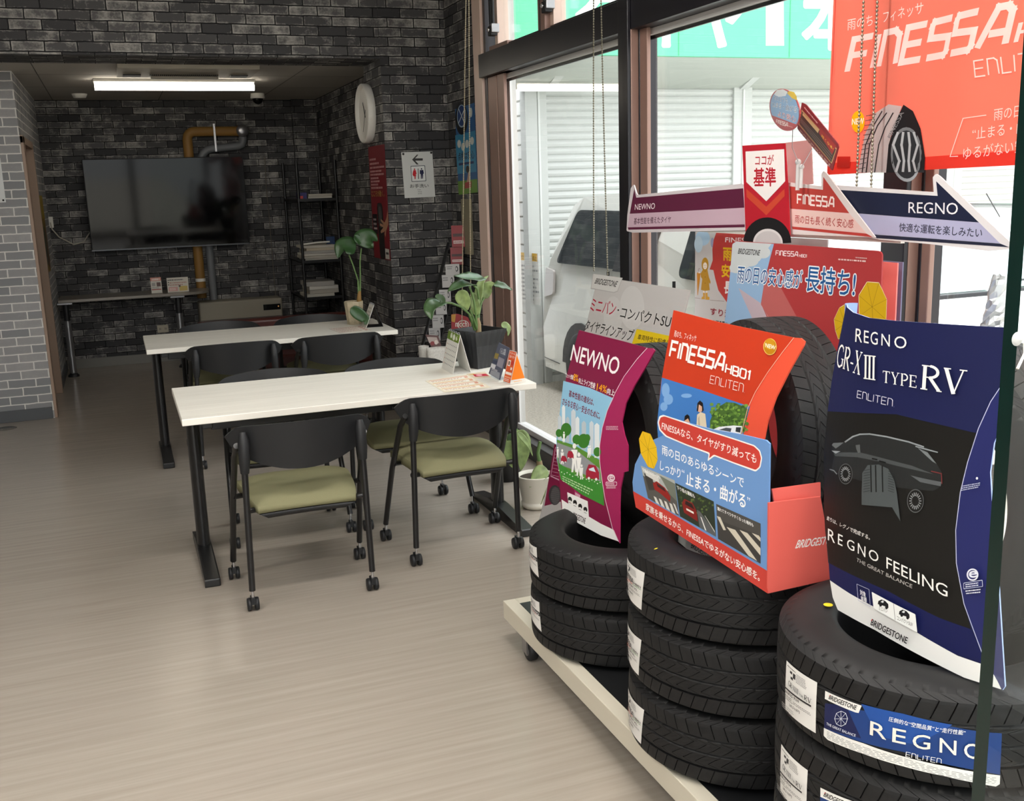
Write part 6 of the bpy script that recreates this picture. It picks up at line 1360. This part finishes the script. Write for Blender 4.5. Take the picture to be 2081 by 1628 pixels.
# ------------------------------------------------------------------ things on the tables
LEAF = mat('leaf_green', '#38502f', .35, noise=.35, nscale=25); LEAFL = mat('leaf_light_green', '#778a55', .4, noise=.35, nscale=30); LEAFD = mat('leaf_dark_green', '#2c4a26', .35, noise=.2, nscale=25); STEM = mat('stem_green', '#5d7a45', .5); SOIL = mat('potting_soil', '#3a2f26', .95, noise=.3, nscale=80)
def leaf(mid, width, m, face, fold=.25, parent=None, wav=.0, name='leaf'):
    mid = [Vector(p) for p in mid]; n = 14; L = len(mid)-1; pts = []
    for i in range(n+1):
        t = i/n*L; k = min(int(t), L-1); f = t-k; p0 = mid[max(k-1, 0)]; p1 = mid[k]; p2 = mid[k+1]; p3 = mid[min(k+2, L)]
        pts.append(.5*((2*p1)+(p2-p0)*f+(2*p0-5*p1+4*p2-p3)*f*f+(3*p1-p0-3*p2+p3)*f**3))
    rows = []; face = Vector(face).normalized()
    for i, p in enumerate(pts):
        t = (pts[min(i+1, n)]-pts[max(i-1, 0)]).normalized(); s = t.cross(face).normalized(); u = i/n
        w = width*.55*(math.sin(PI*min(1, u**.68*.98+.02)))**.85*(1.02-u)**.12; nn = s.cross(t)
        rows.append([p+s*w*q+nn*(abs(q)*w*fold+wav*math.sin(u*17+q*2)*abs(q)) for q in (-1, -.66, -.33, 0, .33, .66, 1)])
    b = MB(); b.grid(rows, m); o = b.build(name, parent); sd = o.modifiers.new('thickness', 'SOLIDIFY'); sd.thickness = .0012; return o
def sqpot(b, cx, cy, z0, z1, h0, h1, rot, m, flutes=True):
    rings = []; N = 40
    def ring(h, z, ins=0):
        o = []
        for i in range(N):
            s_ = i*4/N; k = int(s_); f = s_-k; c = [(-1, -1), (1, -1), (1, 1), (-1, 1)]; x = c[k][0]*(1-f)+c[(k+1) % 4][0]*f; y = c[k][1]*(1-f)+c[(k+1) % 4][1]*f
            hh = h*(1-(.03 if flutes and i % 2 and ins == 0 else 0)); r_ = 1/(max(abs(x), abs(y))**.0); x *= hh; y *= hh
            o.append(Vector((cx+x*math.cos(rot)-y*math.sin(rot), cy+x*math.sin(rot)+y*math.cos(rot), z)))
        return o
    prof = [(h0, z0), (h0*1.05, z0+.02), (h0+(h1-h0)*.45, z0+(z1-z0)*.6), (h1*.98, z1-.015), (h1, z1)]
    rs = [ring(h, z) for h, z in prof]+[ring(h1*.94, z1, 1), ring(h1*.86, z1-.03, 1)]
    b.grid([r+[r[0]] for r in rs], m, False); b.add(rs[0], [list(range(N))[::-1]], m); b.add(rs[-1], [list(range(N))], SOIL)
kp_ = K(780, 500, 5.0875)
t = thing('potted_plant', 'leafy plant in a fluted black square pot on the near table', 'plant', (1.6, 4.68, .72))
b = MB(); sqpot(b, 1.605, 4.685, .72, .905, .062, .098, .35, mat('black_pot', '#202124', .45)); b.build('pot', t)
def L3(pts, Ys): return [atY(*kp_(*p), y) for p, y in zip(pts, Ys)]
for pts, Ys in (([(945, 865), (880, 700), (800, 630), (700, 590), (620, 585)], (4.68, 4.66, 4.63, 4.60, 4.58)), ([(960, 860), (950, 700), (930, 560), (880, 400)], (4.68, 4.66, 4.62, 4.58)), ([(965, 860), (970, 720), (985, 560), (965, 440), (930, 410)], (4.68, 4.68, 4.66, 4.62, 4.6)),
                ([(970, 860), (985, 700), (1010, 580), (1035, 540)], (4.68, 4.7, 4.72, 4.73)), ([(958, 860), (930, 760), (895, 665)], (4.68, 4.64, 4.60)), ([(962, 860), (975, 640), (1000, 440)], (4.68, 4.7, 4.72))):
    b = MB(); b.tube(L3(pts, Ys), [.009]+[.005]*(len(pts)-1), STEM, 8); b.build('stem', t)
b = MB(); b.tube([(1.605, 4.685, .86), (1.605, 4.68, .93), (1.60, 4.675, .96)], [.016, .013, .008], mat('plant_trunk', '#8c7a58', .7), 10); b.build('trunk', t)
UPV = (-.35, -.6, .75)
for pts, Ys, w, m, fc, fd in (([(1025, 320), (940, 330), (850, 325), (722, 310)], (4.62, 4.58, 4.55, 4.52), .085, LEAF, (0, -.5, .9), .2), ([(930, 405), (850, 385), (750, 420), (657, 475)], (4.6, 4.55, 4.51, 4.47), .075, LEAF, UPV, .2), ([(770, 465), (810, 530), (850, 600), (862, 668)], (4.52, 4.53, 4.54, 4.55), .065, LEAFL, (-.2, -1, .1), .2),
                          ([(625, 580), (540, 600), (480, 660), (495, 762)], (4.58, 4.52, 4.48, 4.46), .085, LEAF, (-.5, -.7, .4), .3), ([(960, 720), (945, 600), (930, 520), (925, 480)], (4.66, 4.66, 4.67, 4.68), .045, LEAFL, (-.3, -1, 0), .35), ([(975, 600), (985, 470), (1010, 370), (1083, 308)], (4.68, 4.7, 4.72, 4.74), .040, LEAFL, (-.5, -1, .2), .35),
                          ([(1035, 545), (1060, 450), (1095, 400), (1150, 392)], (4.73, 4.73, 4.72, 4.71), .055, LEAFL, (-.2, -1, .3), .3), ([(1135, 395), (1190, 405), (1260, 425), (1328, 455)], (4.71, 4.7, 4.69, 4.68), .060, LEAF, (.1, -.5, .9), .2), ([(1212, 815), (1262, 825), (1290, 870), (1282, 932)], (4.66, 4.66, 4.66, 4.66), .035, LEAFL, (.2, -1, .3), .2),
                          ([(560, 560), (575, 545), (610, 570), (620, 610)], (4.56, 4.56, 4.57, 4.57), .045, LEAF, (-.1, -.9, .4), .2)):
    leaf(L3(pts, Ys), w, m, fc, fd, t, .002)
# desk calendars
def tent(name, label, A0, B0, C0, D0, R0, R1, cardm, art, cat, rings=True):
    t = thing(name, label, cat, ((A0[0]+C0[0])/2, (A0[1]+C0[1])/2, A0[2]))
    A0, B0, C0, D0, R0, R1 = map(Vector, (A0, B0, C0, D0, R0, R1)); th = .0015
    V = ((R0-B0)+(R1-A0)); S_ = Plane(A0, B0-A0, V); A = Art(S_, lay=.0004); w = (B0-A0).length; h = (R1-A0).dot(S_.V); A.P = lambda q: (q[0]*w, (1-q[1])*h)
    A.base([(0, 0), (1, 0), (1, 1), (0, 1)], '#dddcd6', t=.002); art(A); A.mb.build('front_leaf', t)
    b = MB(); off = Vector((.002, 0, 0)); f = [C0, D0, R1+off, R0+off]; b.slab(f, [p-off for p in f], cardm); b.build('rear_leaf', t)
    b = MB(); f = [A0+off+Vector((0, 0, .0005)), B0+off+Vector((0, 0, .0005)), C0-off+Vector((0, 0, .0005)), D0-off+Vector((0, 0, .0005))]; b.slab(f[::1], [p+Vector((0, 0, .0012)) for p in f], cardm); b.build('base_strip', t)
    if rings:
        for i in range(4):
            p = R0.lerp(R1, .15+.233*i); b = MB(); b.tube([p+Vector((.006*math.cos(a)+.001, 0, .006*math.sin(a)+.001)) for a in [2*PI*j/10 for j in range(10)]], .0012, SILVER, 6, closed=True); b.build('ring', t)
    return t
def calart(A):
    A.rect(0, 0, 1, .22, '#6e8a35'); A.ell(.32, .10, .08, .07, '#dfe4d4'); A.ell(.55, .12, .10, .08, '#e6e8e0'); A.text('6', (.72, .17), (.84, .17), (.72, .06), '#f0f2e8', .03)
    for r in range(5):
        for c in range(7): A.rect(.09+c*.125, .32+r*.125, .135+c*.125, .35+r*.125, '#6d7075' if c else '#b06a5a', A.n)
    A.n += 1
tent('desk_calendar', 'white desk calendar with a green heading on the near table', (1.425, 4.735, .721), (1.418, 4.535, .721), (1.51, 4.535, .721), (1.517, 4.735, .721), (1.462, 4.535, .905), (1.469, 4.735, .905), mat('white_card', '#d8d7d2', .5), calart, 'calendar')
def blankart(A): A.lines([(.1, .1), (.9, .1), (.9, .9), (.1, .9)], 5, '#b4b1a8', .8)
tent('desk_calendar', 'black-backed desk calendar on the far table beside the wrapped pot', (1.445, 6.55, .721), (1.44, 6.41, .721), (1.55, 6.40, .721), (1.555, 6.54, .721), (1.498, 6.41, .862), (1.503, 6.55, .862), BLKP, blankart, 'calendar')
def sheet(label, pts, Z, cols, grp=None, name='menu_sheet'):
    A = Art(Plane((0, 0, Z), (1, 0, 0), (0, 1, 0)), lay=.0002); q = [atZ(x, y, Z) for x, y in pts]; A.baseab([(p.x, p.y) for p in q], cols[0], t=.0008)
    TL, T2, BR, BL = [Vector((p.x, p.y)) for p in q]
    A.P = lambda u: tuple((TL*(1-u[0])+T2*u[0])*(1-u[1])+(BL*(1-u[0])+BR*u[0])*u[1])
    for i in range(4):
        y = .06+i*.23; A.rect(.05, y, .95, y+.17, '#f2ede2'); A.rect(.05, y, .95, y+.03, cols[1 if i % 2 else 2]); A.lines([(.08, y+.05), (.8, y+.05), (.8, y+.15), (.08, y+.15)], 2, cols[3], .85, i+2); A.rect(.84, y+.06, .92, y+.14, cols[2])
    tag(A.mb.build(name), label, 'menu', grp)
sheet('printed menu sheet with orange bands lying on the near table', [(864, 774), (950, 761), (998, 787), (903, 797)], .7212, ['#e8dfc8', '#e0a04a', '#d98a66', '#b9805a'], 'laminated menu sheets on the tables')
sheet('printed menu sheet with red bands lying on the far table', [(668, 668), (735, 662), (755, 671), (692, 677)], .7212, ['#d9cfc4', '#b05a4a', '#a84a3c', '#8a5a50'], 'laminated menu sheets on the tables')
A = Art(Plane((0, 0, .7215), (1, 0, 0), (0, 1, 0)), lay=.0003); q = [atZ(x, y, .7215) for x, y in ((948, 760), (985, 755), (998, 766), (964, 769))]; A.baseab([(p.x, p.y) for p in q], '#d9c9b0', t=.001)
c = sum(q, Vector())/4; A.P = lambda u: (c.x+u[0], c.y+u[1]); A.poly([(-.03, -.03), (.035, -.04), (.04, .02), (-.02, .035)], '#b8283a'); A.ell(.0, .0, .015, .02, '#e8b0b8'); A.poly([(-.035, .03), (-.01, .03), (-.01, .045), (-.035, .045)], '#d8b03a')
tag(A.mb.build('leaflet'), 'small red leaflet lying beside the calendar on the near table', 'leaflet')
# dark brochure in a clear stand, and the orange tent card
t = thing('brochure_stand', 'dark blue brochure in a clear upright stand at the table end', 'brochure', (1.56, 4.35, .72))
S = planeX(1.553, math.radians(15), 0, .722, 4.35); k = K(860, 660, 4.928); A = Art(S, k=k, lay=.0003)
A.base([(655, 488), (757, 178), (860, 232), (765, 552)], '#4b5064', t=.003); A.text('くらし応援', (768, 290), (822, 308), (775, 228), '#d0d4dc', .02); A.poly([(722, 282), (760, 292), (745, 345), (708, 335)], '#8a7a3a'); A.poly([(760, 320), (815, 345), (790, 440), (735, 410)], '#8c8a98'); A.poly([(700, 350), (745, 365), (735, 395), (690, 380)], '#26304e'); A.poly([(685, 385), (730, 405), (715, 445), (675, 425)], '#c9ccd2'); A.poly([(680, 455), (770, 480), (760, 545), (668, 492)], '#8d929c'); A.lines([(690, 430), (760, 460), (755, 480), (685, 450)], 2, '#d8dade')
A.mb.build('brochure', t); b = MB(); b.box(1.556, 1.60, 4.29, 4.41, .7205, .7225, cl); b.build('stand', t)
t = thing('tent_card', 'orange triangular tent card at the end of the near table', 'tent card', (1.6, 4.2, .72))
P0, P1, P2 = Vector((1.568, 4.172, .721)), Vector((1.650, 4.190, .721)), Vector((1.607, 4.181, .862)); back = Vector((-.008, .068, 0))
b = MB(); b.slab([P0, P1, P2], [p+back for p in (P0, P1, P2)], mat('white_card', '#d8d7d2', .5)); b.build('body', t)
S = Plane(P0+back, P0-(P0+back), P2-P0); S.O = S.O+S.N*.0004; w = back.length; h = (P2-P0).length; A = Art(S, lay=.0004); A.P = lambda q: (q[0]*w, (1-q[1])*h)
A.rect(.04, .02, .96, .97, '#d65a2c'); A.text('アンケートに', (.12, .12), (.9, .12), (.12, .05), '#f4e6dc', .03); A.text('ご協力ください', (.12, .22), (.9, .22), (.12, .15), '#f4e6dc', .03); A.rect(.12, .30, .48, .48, '#efe9e2'); A.rect(.18, .33, .42, .45, '#8a6a5a'); A.ell(.72, .36, .15, .08, '#c83a2c'); A.rect(.62, .50, .84, .58, '#efe2d8'); A.rect(.1, .66, .92, .74, '#f0e6dc'); A.rect(.1, .80, .92, .84, '#e9a884'); A.lines([(.1, .86), (.9, .86), (.9, .95), (.1, .95)], 2, '#f0e6dc')
A.mb.build('front_print', t)
S = Plane(P0, P1-P0, (0, 0, 1)); S.O = S.O+S.N*.0004; A = Art(S, lay=.0004); w = (P1-P0).length
A.polyab([(.006, .018), (w-.006, .018), (w*.48, .128)], '#ee7d18'); A.P = lambda q: q; A.lines([(.02, .012), (w-.02, .012), (w-.02, .005), (.02, .005)], 1, '#e8a860', .95); A.mb.build('side_print', t)
# wrapped pot on the far table
kf = K(660, 440, 3.706)
t = thing('potted_plant', 'tall two-leaved plant in a paper-wrapped pot on the far table', 'plant', (1.43, 6.62, .72)); KR = mat('wrap_paper', '#b9ad92', .7, noise=.25, nscale=25)
def F3(pts, Ys): return [atY(*kf(*p), y) for p, y in zip(pts, Ys)]
b = MB(); b.lathe([(.05, .0), (.056, .07), (.064, .145), (.062, .150), (.055, .146), (.05, .12)], KR, 10, Matrix.Translation((1.42, 6.65, .7205)), False); b.build('pot_wrap', t)
b = MB(); b.lathe([(.0, .12), (.052, .12)], SOIL, 16, Matrix.Translation((1.42, 6.65, .7205)), caps=False); b.build('soil', t)
b = MB(); b.tube(F3([(262, 670), (258, 620), (262, 560)], (6.64, 6.64, 6.64)), [.018, .016, .010], mat('bulb_orange', '#8a6a38', .7), 10); b.build('bulb', t)
for pts in ([(258, 630), (250, 480), (210, 360), (182, 290)], [(264, 630), (268, 470), (265, 340), (275, 240)], [(262, 640), (264, 690), (258, 700)]): b = MB(); b.tube(F3(pts, [6.64]*len(pts)), [.008]+[.005]*(len(pts)-1), STEM, 8); b.build('stem', t)
for pts, w, fc in (([(195, 690), (250, 730), (310, 780), (300, 815)], .075, (-.3, -1, .3)),): leaf([atY(*kf(*p), 6.42) for p in pts], w, LEAFD, fc, .2, t)
for pts, w, fc in (([(235, 240), (180, 225), (120, 230), (98, 315)], .13, (-.2, -.8, .6)), ([(275, 225), (300, 180), (350, 150), (400, 185)], .14, (.1, -.8, .5)), ([(275, 200), (240, 160), (225, 140)], .06, (.1, -.8, .5))): leaf(F3(pts, [6.6]*len(pts)), w, LEAFD, fc, .2, t)
# white pot on the floor
kf2 = K(1020, 860, 4.82)
t = thing('potted_plant', 'white round floor pot with a bare cut stem and drooping leaves under the window', 'plant', (1.84, 4.55, 0)); PW = mat('ivory_pot', '#cfcabd', .5)
T = Matrix.Translation((1.835, 4.565, 0))
b = MB(); b.lathe([(.0, 0), (.06, 0), (.072, .012), (.075, .032), (.068, .034), (.07, .04), (.092, .165), (.096, .17), (.09, .172), (.08, .155)], PW, 36, T, caps=False); b.build('pot', t)
b = MB(); b.lathe([(.0, .155), (.082, .156)], SOIL, 24, T, caps=False); b.build('soil', t)
def G3(pts, Ys): return [atY(*kf2(*p), y) for p, y in zip(pts, Ys)]
b = MB(); b.tube(G3([(385, 560), (372, 450), (365, 370)], [4.58]*3), [.022, .02, .014], mat('plant_trunk', '#8c7a58', .7), 10); b.build('trunk', t)
b = MB(); b.tube(G3([(368, 380), (352, 290), (375, 180)], [4.58]*3), [.011, .009, .009], STEM, 10); b.build('stem', t)
for pts, w, m, fc in (([(440, 445), (380, 490), (330, 550), (270, 632)], .075, LEAFL, (-.3, -.8, .5)), ([(430, 520), (400, 600), (375, 700), (365, 830)], .07, LEAFL, (-.5, -1, .1)), ([(155, 90), (210, 150), (262, 220), (303, 325)], .03, LEAFL, (.2, -1, .2))): leaf(G3(pts, [4.5]*4), w, m, fc, .2, t)
t = thing('potted_plant', 'low plant with long pointed leaves behind the near table leg, by the window', 'plant', (1.86, 5.0, 0))
b = MB(); b.lathe([(.0, 0), (.07, 0), (.09, .15), (.095, .16), (.08, .15)], mat('black_pot', '#202124', .45), 24, Matrix.Translation((1.88, 5.1, 0)), caps=False); b.lathe([(0, .14), (.085, .14)], SOIL, 20, Matrix.Translation((1.88, 5.1, 0)), caps=False); b.build('pot', t)
b = MB(); b.tube([(1.88, 5.1, .14), (1.88, 5.08, .3), atY(*kf2(150, 70), 4.98)], .008, STEM, 8); b.build('stem', t)
for pts, w, m, fc in (([(150, 70), (185, 180), (200, 320), (185, 470)], .10, LEAFL, (-.1, -1, .1)), ([(110, 110), (70, 220), (75, 340), (105, 440)], .075, LEAFL, (-.3, -1, .1)), ([(100, 100), (85, 170), (95, 240)], .04, LEAF, (-.3, -1, .1))): leaf(G3(pts, [4.95]*len(pts)), w, m, fc, .2, t)
# ------------------------------------------------------------------ brochure rack and papers by the pillar
t = thing('brochure_rack', 'black stepped brochure rack leaning in the corner of the pillar', 'rack', (2.1, 6.75, 0))
ra, rb = atY(944, 500, 6.78), atY(884, 712, 6.45)
for dx in (0, -.115):
    b = MB(); p, q = ra+Vector((dx, 0, .03)), rb+Vector((dx, 0, -.05)); d = (q-p); q2 = q
    b.slab([p+Vector((0, -.02, 0)), p+Vector((0, .03, 0)), q2+Vector((0, .03, 0)), q2+Vector((0, -.02, 0))], [v+Vector((.008, 0, 0)) for v in (p+Vector((0, -.02, 0)), p+Vector((0, .03, 0)), q2+Vector((0, .03, 0)), q2+Vector((0, -.02, 0)))], BLKP); b.box(q.x-.004, q.x+.008, q.y-.02, q.y+.03, 0, q.z+.02, BLKP); b.build('side_rail', t)
boxes = [((917, 457), (942, 500), '#8c1a24', 'red'), ((915, 502), (939, 536), '#86222a', 'red'), ((905, 536), (931, 557), '#b9b9b8', 'grey'), ((898, 558), (921, 582), '#b4b4b4', 'grey'), ((892, 588), (914, 611), '#b0b0b0', 'grey'), ((885, 614), (906, 637), '#acacac', 'grey'), ((878, 640), (900, 664), '#a8a8a8', 'grey'), ((871, 666), (893, 690), '#9c9c9c', 'grey')]
lbl = ['red brochure topmost in the black rack, with white lettering', 'second red brochure just below the topmost one', 'pale grey brochure just below the two red ones in the rack', 'pale grey brochure fourth from the top of the rack', 'pale grey brochure fifth from the top of the rack', 'pale grey brochure sixth from the top, behind the drooping leaf', 'pale grey brochure second from the bottom of the rack', 'pale grey brochure lowest in the rack, above the magazine']
for i, (p0, p1, col, kd) in enumerate(boxes):
    Y = 6.74-.035*i; a, d = atY(*p0, Y), atY(*p1, Y); S = Plane((a.x, Y, d.z-.004), (math.cos(-.25), math.sin(-.25), 0), (0, .18, 1)); w, h = (d.x-a.x)*1.08, a.z-d.z
    A = Art(S, lay=.0005); A.P = lambda q, w=w, h=h: (q[0]*w, h-q[1]*h); A.base([(0, 0), (1, 0), (1, 1), (0, 1)], col, t=.012)
    if kd == 'red': A.rect(.1, .38, .95, .52, '#3a1216'); A.rect(.12, .70, .92, .84, '#d8c8c6'); A.lines([(.16, .72), (.88, .72), (.88, .82), (.16, .82)], 1, '#8c1a24')
    else: A.lines([(.08, .15), (.5, .15), (.5, .5), (.08, .5)], 2, '#6a6a6c', .9, i); A.ell(.8, .45, .1, .25, '#2c2c30'); A.ell(.78, .45, .06, .15, col)
    tag(A.mb.build('brochure'), lbl[i], 'brochure', 'brochures in the black rack')
    b = MB(); b.box(a.x-.015, d.x+.01, Y+.0, Y+.10, d.z-.05, d.z-.022, BLKP); b.build('pocket', t, .002)
t = thing('magazine_stand', 'small black stand for magazines at the foot of the pillar', 'stand', (1.95, 6.35, 0))
b = MB(); b.box(1.70, 1.96, 6.24, 6.42, .40, .43, BLKP); b.build('shelf', t, .003)
for x in (1.71, 1.93):
    for y in (6.25, 6.39): b = MB(); b.box(x, x+.02, y, y+.02, 0, .40, BLK); b.build('leg', t)
b = MB(); b.slab([atY(905, 705, 6.3), atY(940, 668, 6.3), atY(940, 715, 6.3), atY(905, 730, 6.3)], [atY(905, 705, 6.33), atY(940, 668, 6.33), atY(940, 715, 6.33), atY(905, 730, 6.33)], BLKP); b.build('side_plate', t)
NP = mat('newsprint', '#d2d0ca', .7, noise=.12, nscale=90)
def roll(px0, px1, Y, label):
    a, d = atY(*px0, Y), atY(*px1, Y); r0 = (d.x-a.x)/2; cx = (a.x+d.x)/2; b = MB()
    ring = [Vector((cx+r0*math.cos(u), Y+.035*math.sin(u), 0)) for u in [2*PI*i/28 for i in range(28)]]
    zt, zb = a.z, .431; prof = [(1.0, zb), (1.02, (zb+zt)/2), (1.06, zt-.02), (1.05, zt), (1.0, zt), (.97, zt-.03), (.92, zb+.01)]
    b.grid([[Vector((cx+(p.x-cx)*s_, Y+(p.y-Y)*s_, z)) for p in ring+ring[:1]] for s_, z in prof], NP); tag(b.build('newspaper'), label, 'newspaper', 'folded newspapers on the stand')
roll((851, 704), (872, 735), 6.38, 'folded newspaper at the back of the stand, its edge beside the pillar'); roll((868, 708), (911, 735), 6.29, 'folded newspaper in front, standing beside the white calendar')
S = Plane(atY(875, 712, 6.36), (1, -.1, 0), (0, .3, 1)); A = Art(S, lay=.0005); A.k = K(830, 420, 4.788); A.base([(165, 1245), (290, 1255), (330, 1385), (230, 1380)], '#5a3c3a', t=.012); A.poly([(180, 1268), (275, 1272), (300, 1330), (200, 1325)], '#a99a94'); A.ell(235, 1330, 22, 20, '#7c2a2e'); A.ell(270, 1320, 18, 22, '#d0c4bc'); tag(A.mb.build('magazine'), 'magazine with a dark picture cover above the newspapers', 'magazine')
S = Plane(atY(918, 690, 6.6), (1, -.3, 0), (0, .15, 1)); A = Art(S, lay=.0006); A.k = K(780, 500, 5.0875); A.base(rpoly([(695, 705), (760, 700), (870, 735), (900, 800), (890, 900), (700, 900)], 14), '#a8202a', t=.03); A.poly([(697, 710), (745, 705), (735, 790), (700, 780)], '#d8a03a'); A.ell(820, 815, 62, 48, '#e6dcd6'); A.ell(820, 815, 54, 40, '#b02430'); A.text('moch', (740, 835), (860, 835), (742, 775), '#f0e8e2', .03); A.ell(765, 880, 30, 24, '#7a3a22')
tag(A.mb.build('snack_bag'), 'red bag with a round logo behind the black plant pot', 'bag')
# ------------------------------------------------------------------ blind chains
IV = mat('ivory_bead', '#c9bfa2', .4); STB = mat('steel_bead', '#8d8878', .3, .7)
def chain(label, top, bot, X, m, r=.0045):
    a, d = atX(*top, X), atX(*bot, X); a = a+(a-d)*((2.9-a.z)/(a.z-d.z)) if a.z < 2.9 else a
    n = int((a-d).length/.011); pts = []; rs = []
    for i in range(n):
        for f, rr in ((.1, .35), (.3, .9), (.5, 1), (.7, .9), (.9, .35)): pts.append(a+(d-a)*((i+f)/n)+Vector((0, .004*math.sin(i*.02), 0))); rs.append(r*rr)
    b = MB(); b.tube(pts, rs, m, 6); tag(b.build('blind_chain'), label, 'blind chain', 'beaded blind chains along the window')
chain('ivory beaded chain hanging in front of the brick return, left strand', (947, 0), (938, 690), 2.10, IV); chain('ivory beaded chain hanging in front of the brick return, right strand', (953, 0), (957, 690), 2.10, IV)
chain('beaded chain hanging before the first pane, left strand', (1207, 0), (1207, 552), 2.10, STB); chain('beaded chain hanging before the first pane, right strand', (1222, 0), (1235, 560), 2.10, STB)
chain('beaded chain hanging before the red cloth poster, left strand', (1757, 0), (1738, 480), 2.06, STB, .004); chain('beaded chain hanging before the red cloth poster, right strand', (1785, 0), (1768, 480), 2.06, STB, .004)
# ------------------------------------------------------------------ glass partition at the right edge
YG = .64; XE = atY(2010, 1100, YG+.015).x; GP = glass_mat('partition_glass', (.93, .965, .95)); GE = mat('glass_edge_green', '#062420', .08, spec=.6)
t = thing('glass_partition', 'thick clear glass partition with a dark green edge at the right, before the navy panel', 'glass partition', (XE+.4, YG, 0))
b = MB(); b.add([(XE, YG, .03), (XE+.9, YG, .03), (XE+.9, YG, 2.05), (XE, YG, 2.05)], [(0, 1, 2, 3)], GP); b.build('pane', t)
b = MB(); b.add([(XE, YG+.015, .03), (XE, YG, .03), (XE, YG, 2.05), (XE, YG+.015, 2.05)], [(0, 1, 2, 3)], GE); b.add([(XE, YG, 2.05), (XE+.9, YG, 2.05), (XE+.9, YG+.015, 2.05), (XE, YG+.015, 2.05)], [(0, 1, 2, 3)], GE); b.build('polished_edge', t)
b = MB(); b.box(XE+.02, XE+.9, YG-.02, YG+.03, 0, .05, SILVER); b.build('floor_channel', t, .003)
p = atY(2074, 690, YG-.004); t = thing('suction_hook', 'small round white suction hook on the glass partition', 'hook', p)
b = MB(); T = Matrix.Translation((p.x, YG-.0005, p.z)) @ Matrix.Rotation(PI/2, 4, 'X'); b.lathe([(0, .004), (.003, .0035), (.005, .001), (.006, 0)], cl, 20, T); b.build('cup', t); b = MB(); b.tube([p+Vector((0, -.004, 0)), p+Vector((-.003, -.008, -.01)), p+Vector((-.012, -.01, -.022))], .0012, WHITE, 8); b.build('hook', t)
FO = mat('crumpled_foil', '#c9ccce', .35, .6); rnd = random.Random(8); p0, p1 = atX(2016, 700, 1.62), atX(2031, 560, 1.62)
b = MB(); rows = []
for i in range(15):
    c = p0+(p1-p0)*(i/14); r = .030*(1-.55*i/14); rows.append([c+Vector((r*math.cos(a)*rnd.uniform(.75, 1.1), r*math.sin(a)*rnd.uniform(.75, 1.1), rnd.uniform(-.004, .004))) for a in [2*PI*j/16 for j in range(16)]]); rows[-1].append(rows[-1][0])
c = p0.copy(); rows.insert(0, [Vector((q.x, q.y, 1.235)) for q in rows[0]]); b.grid(rows, FO, False); tag(b.build('foil_wrap'), 'crumpled silver wrap standing behind the navy panel at the window', 'foil wrap')
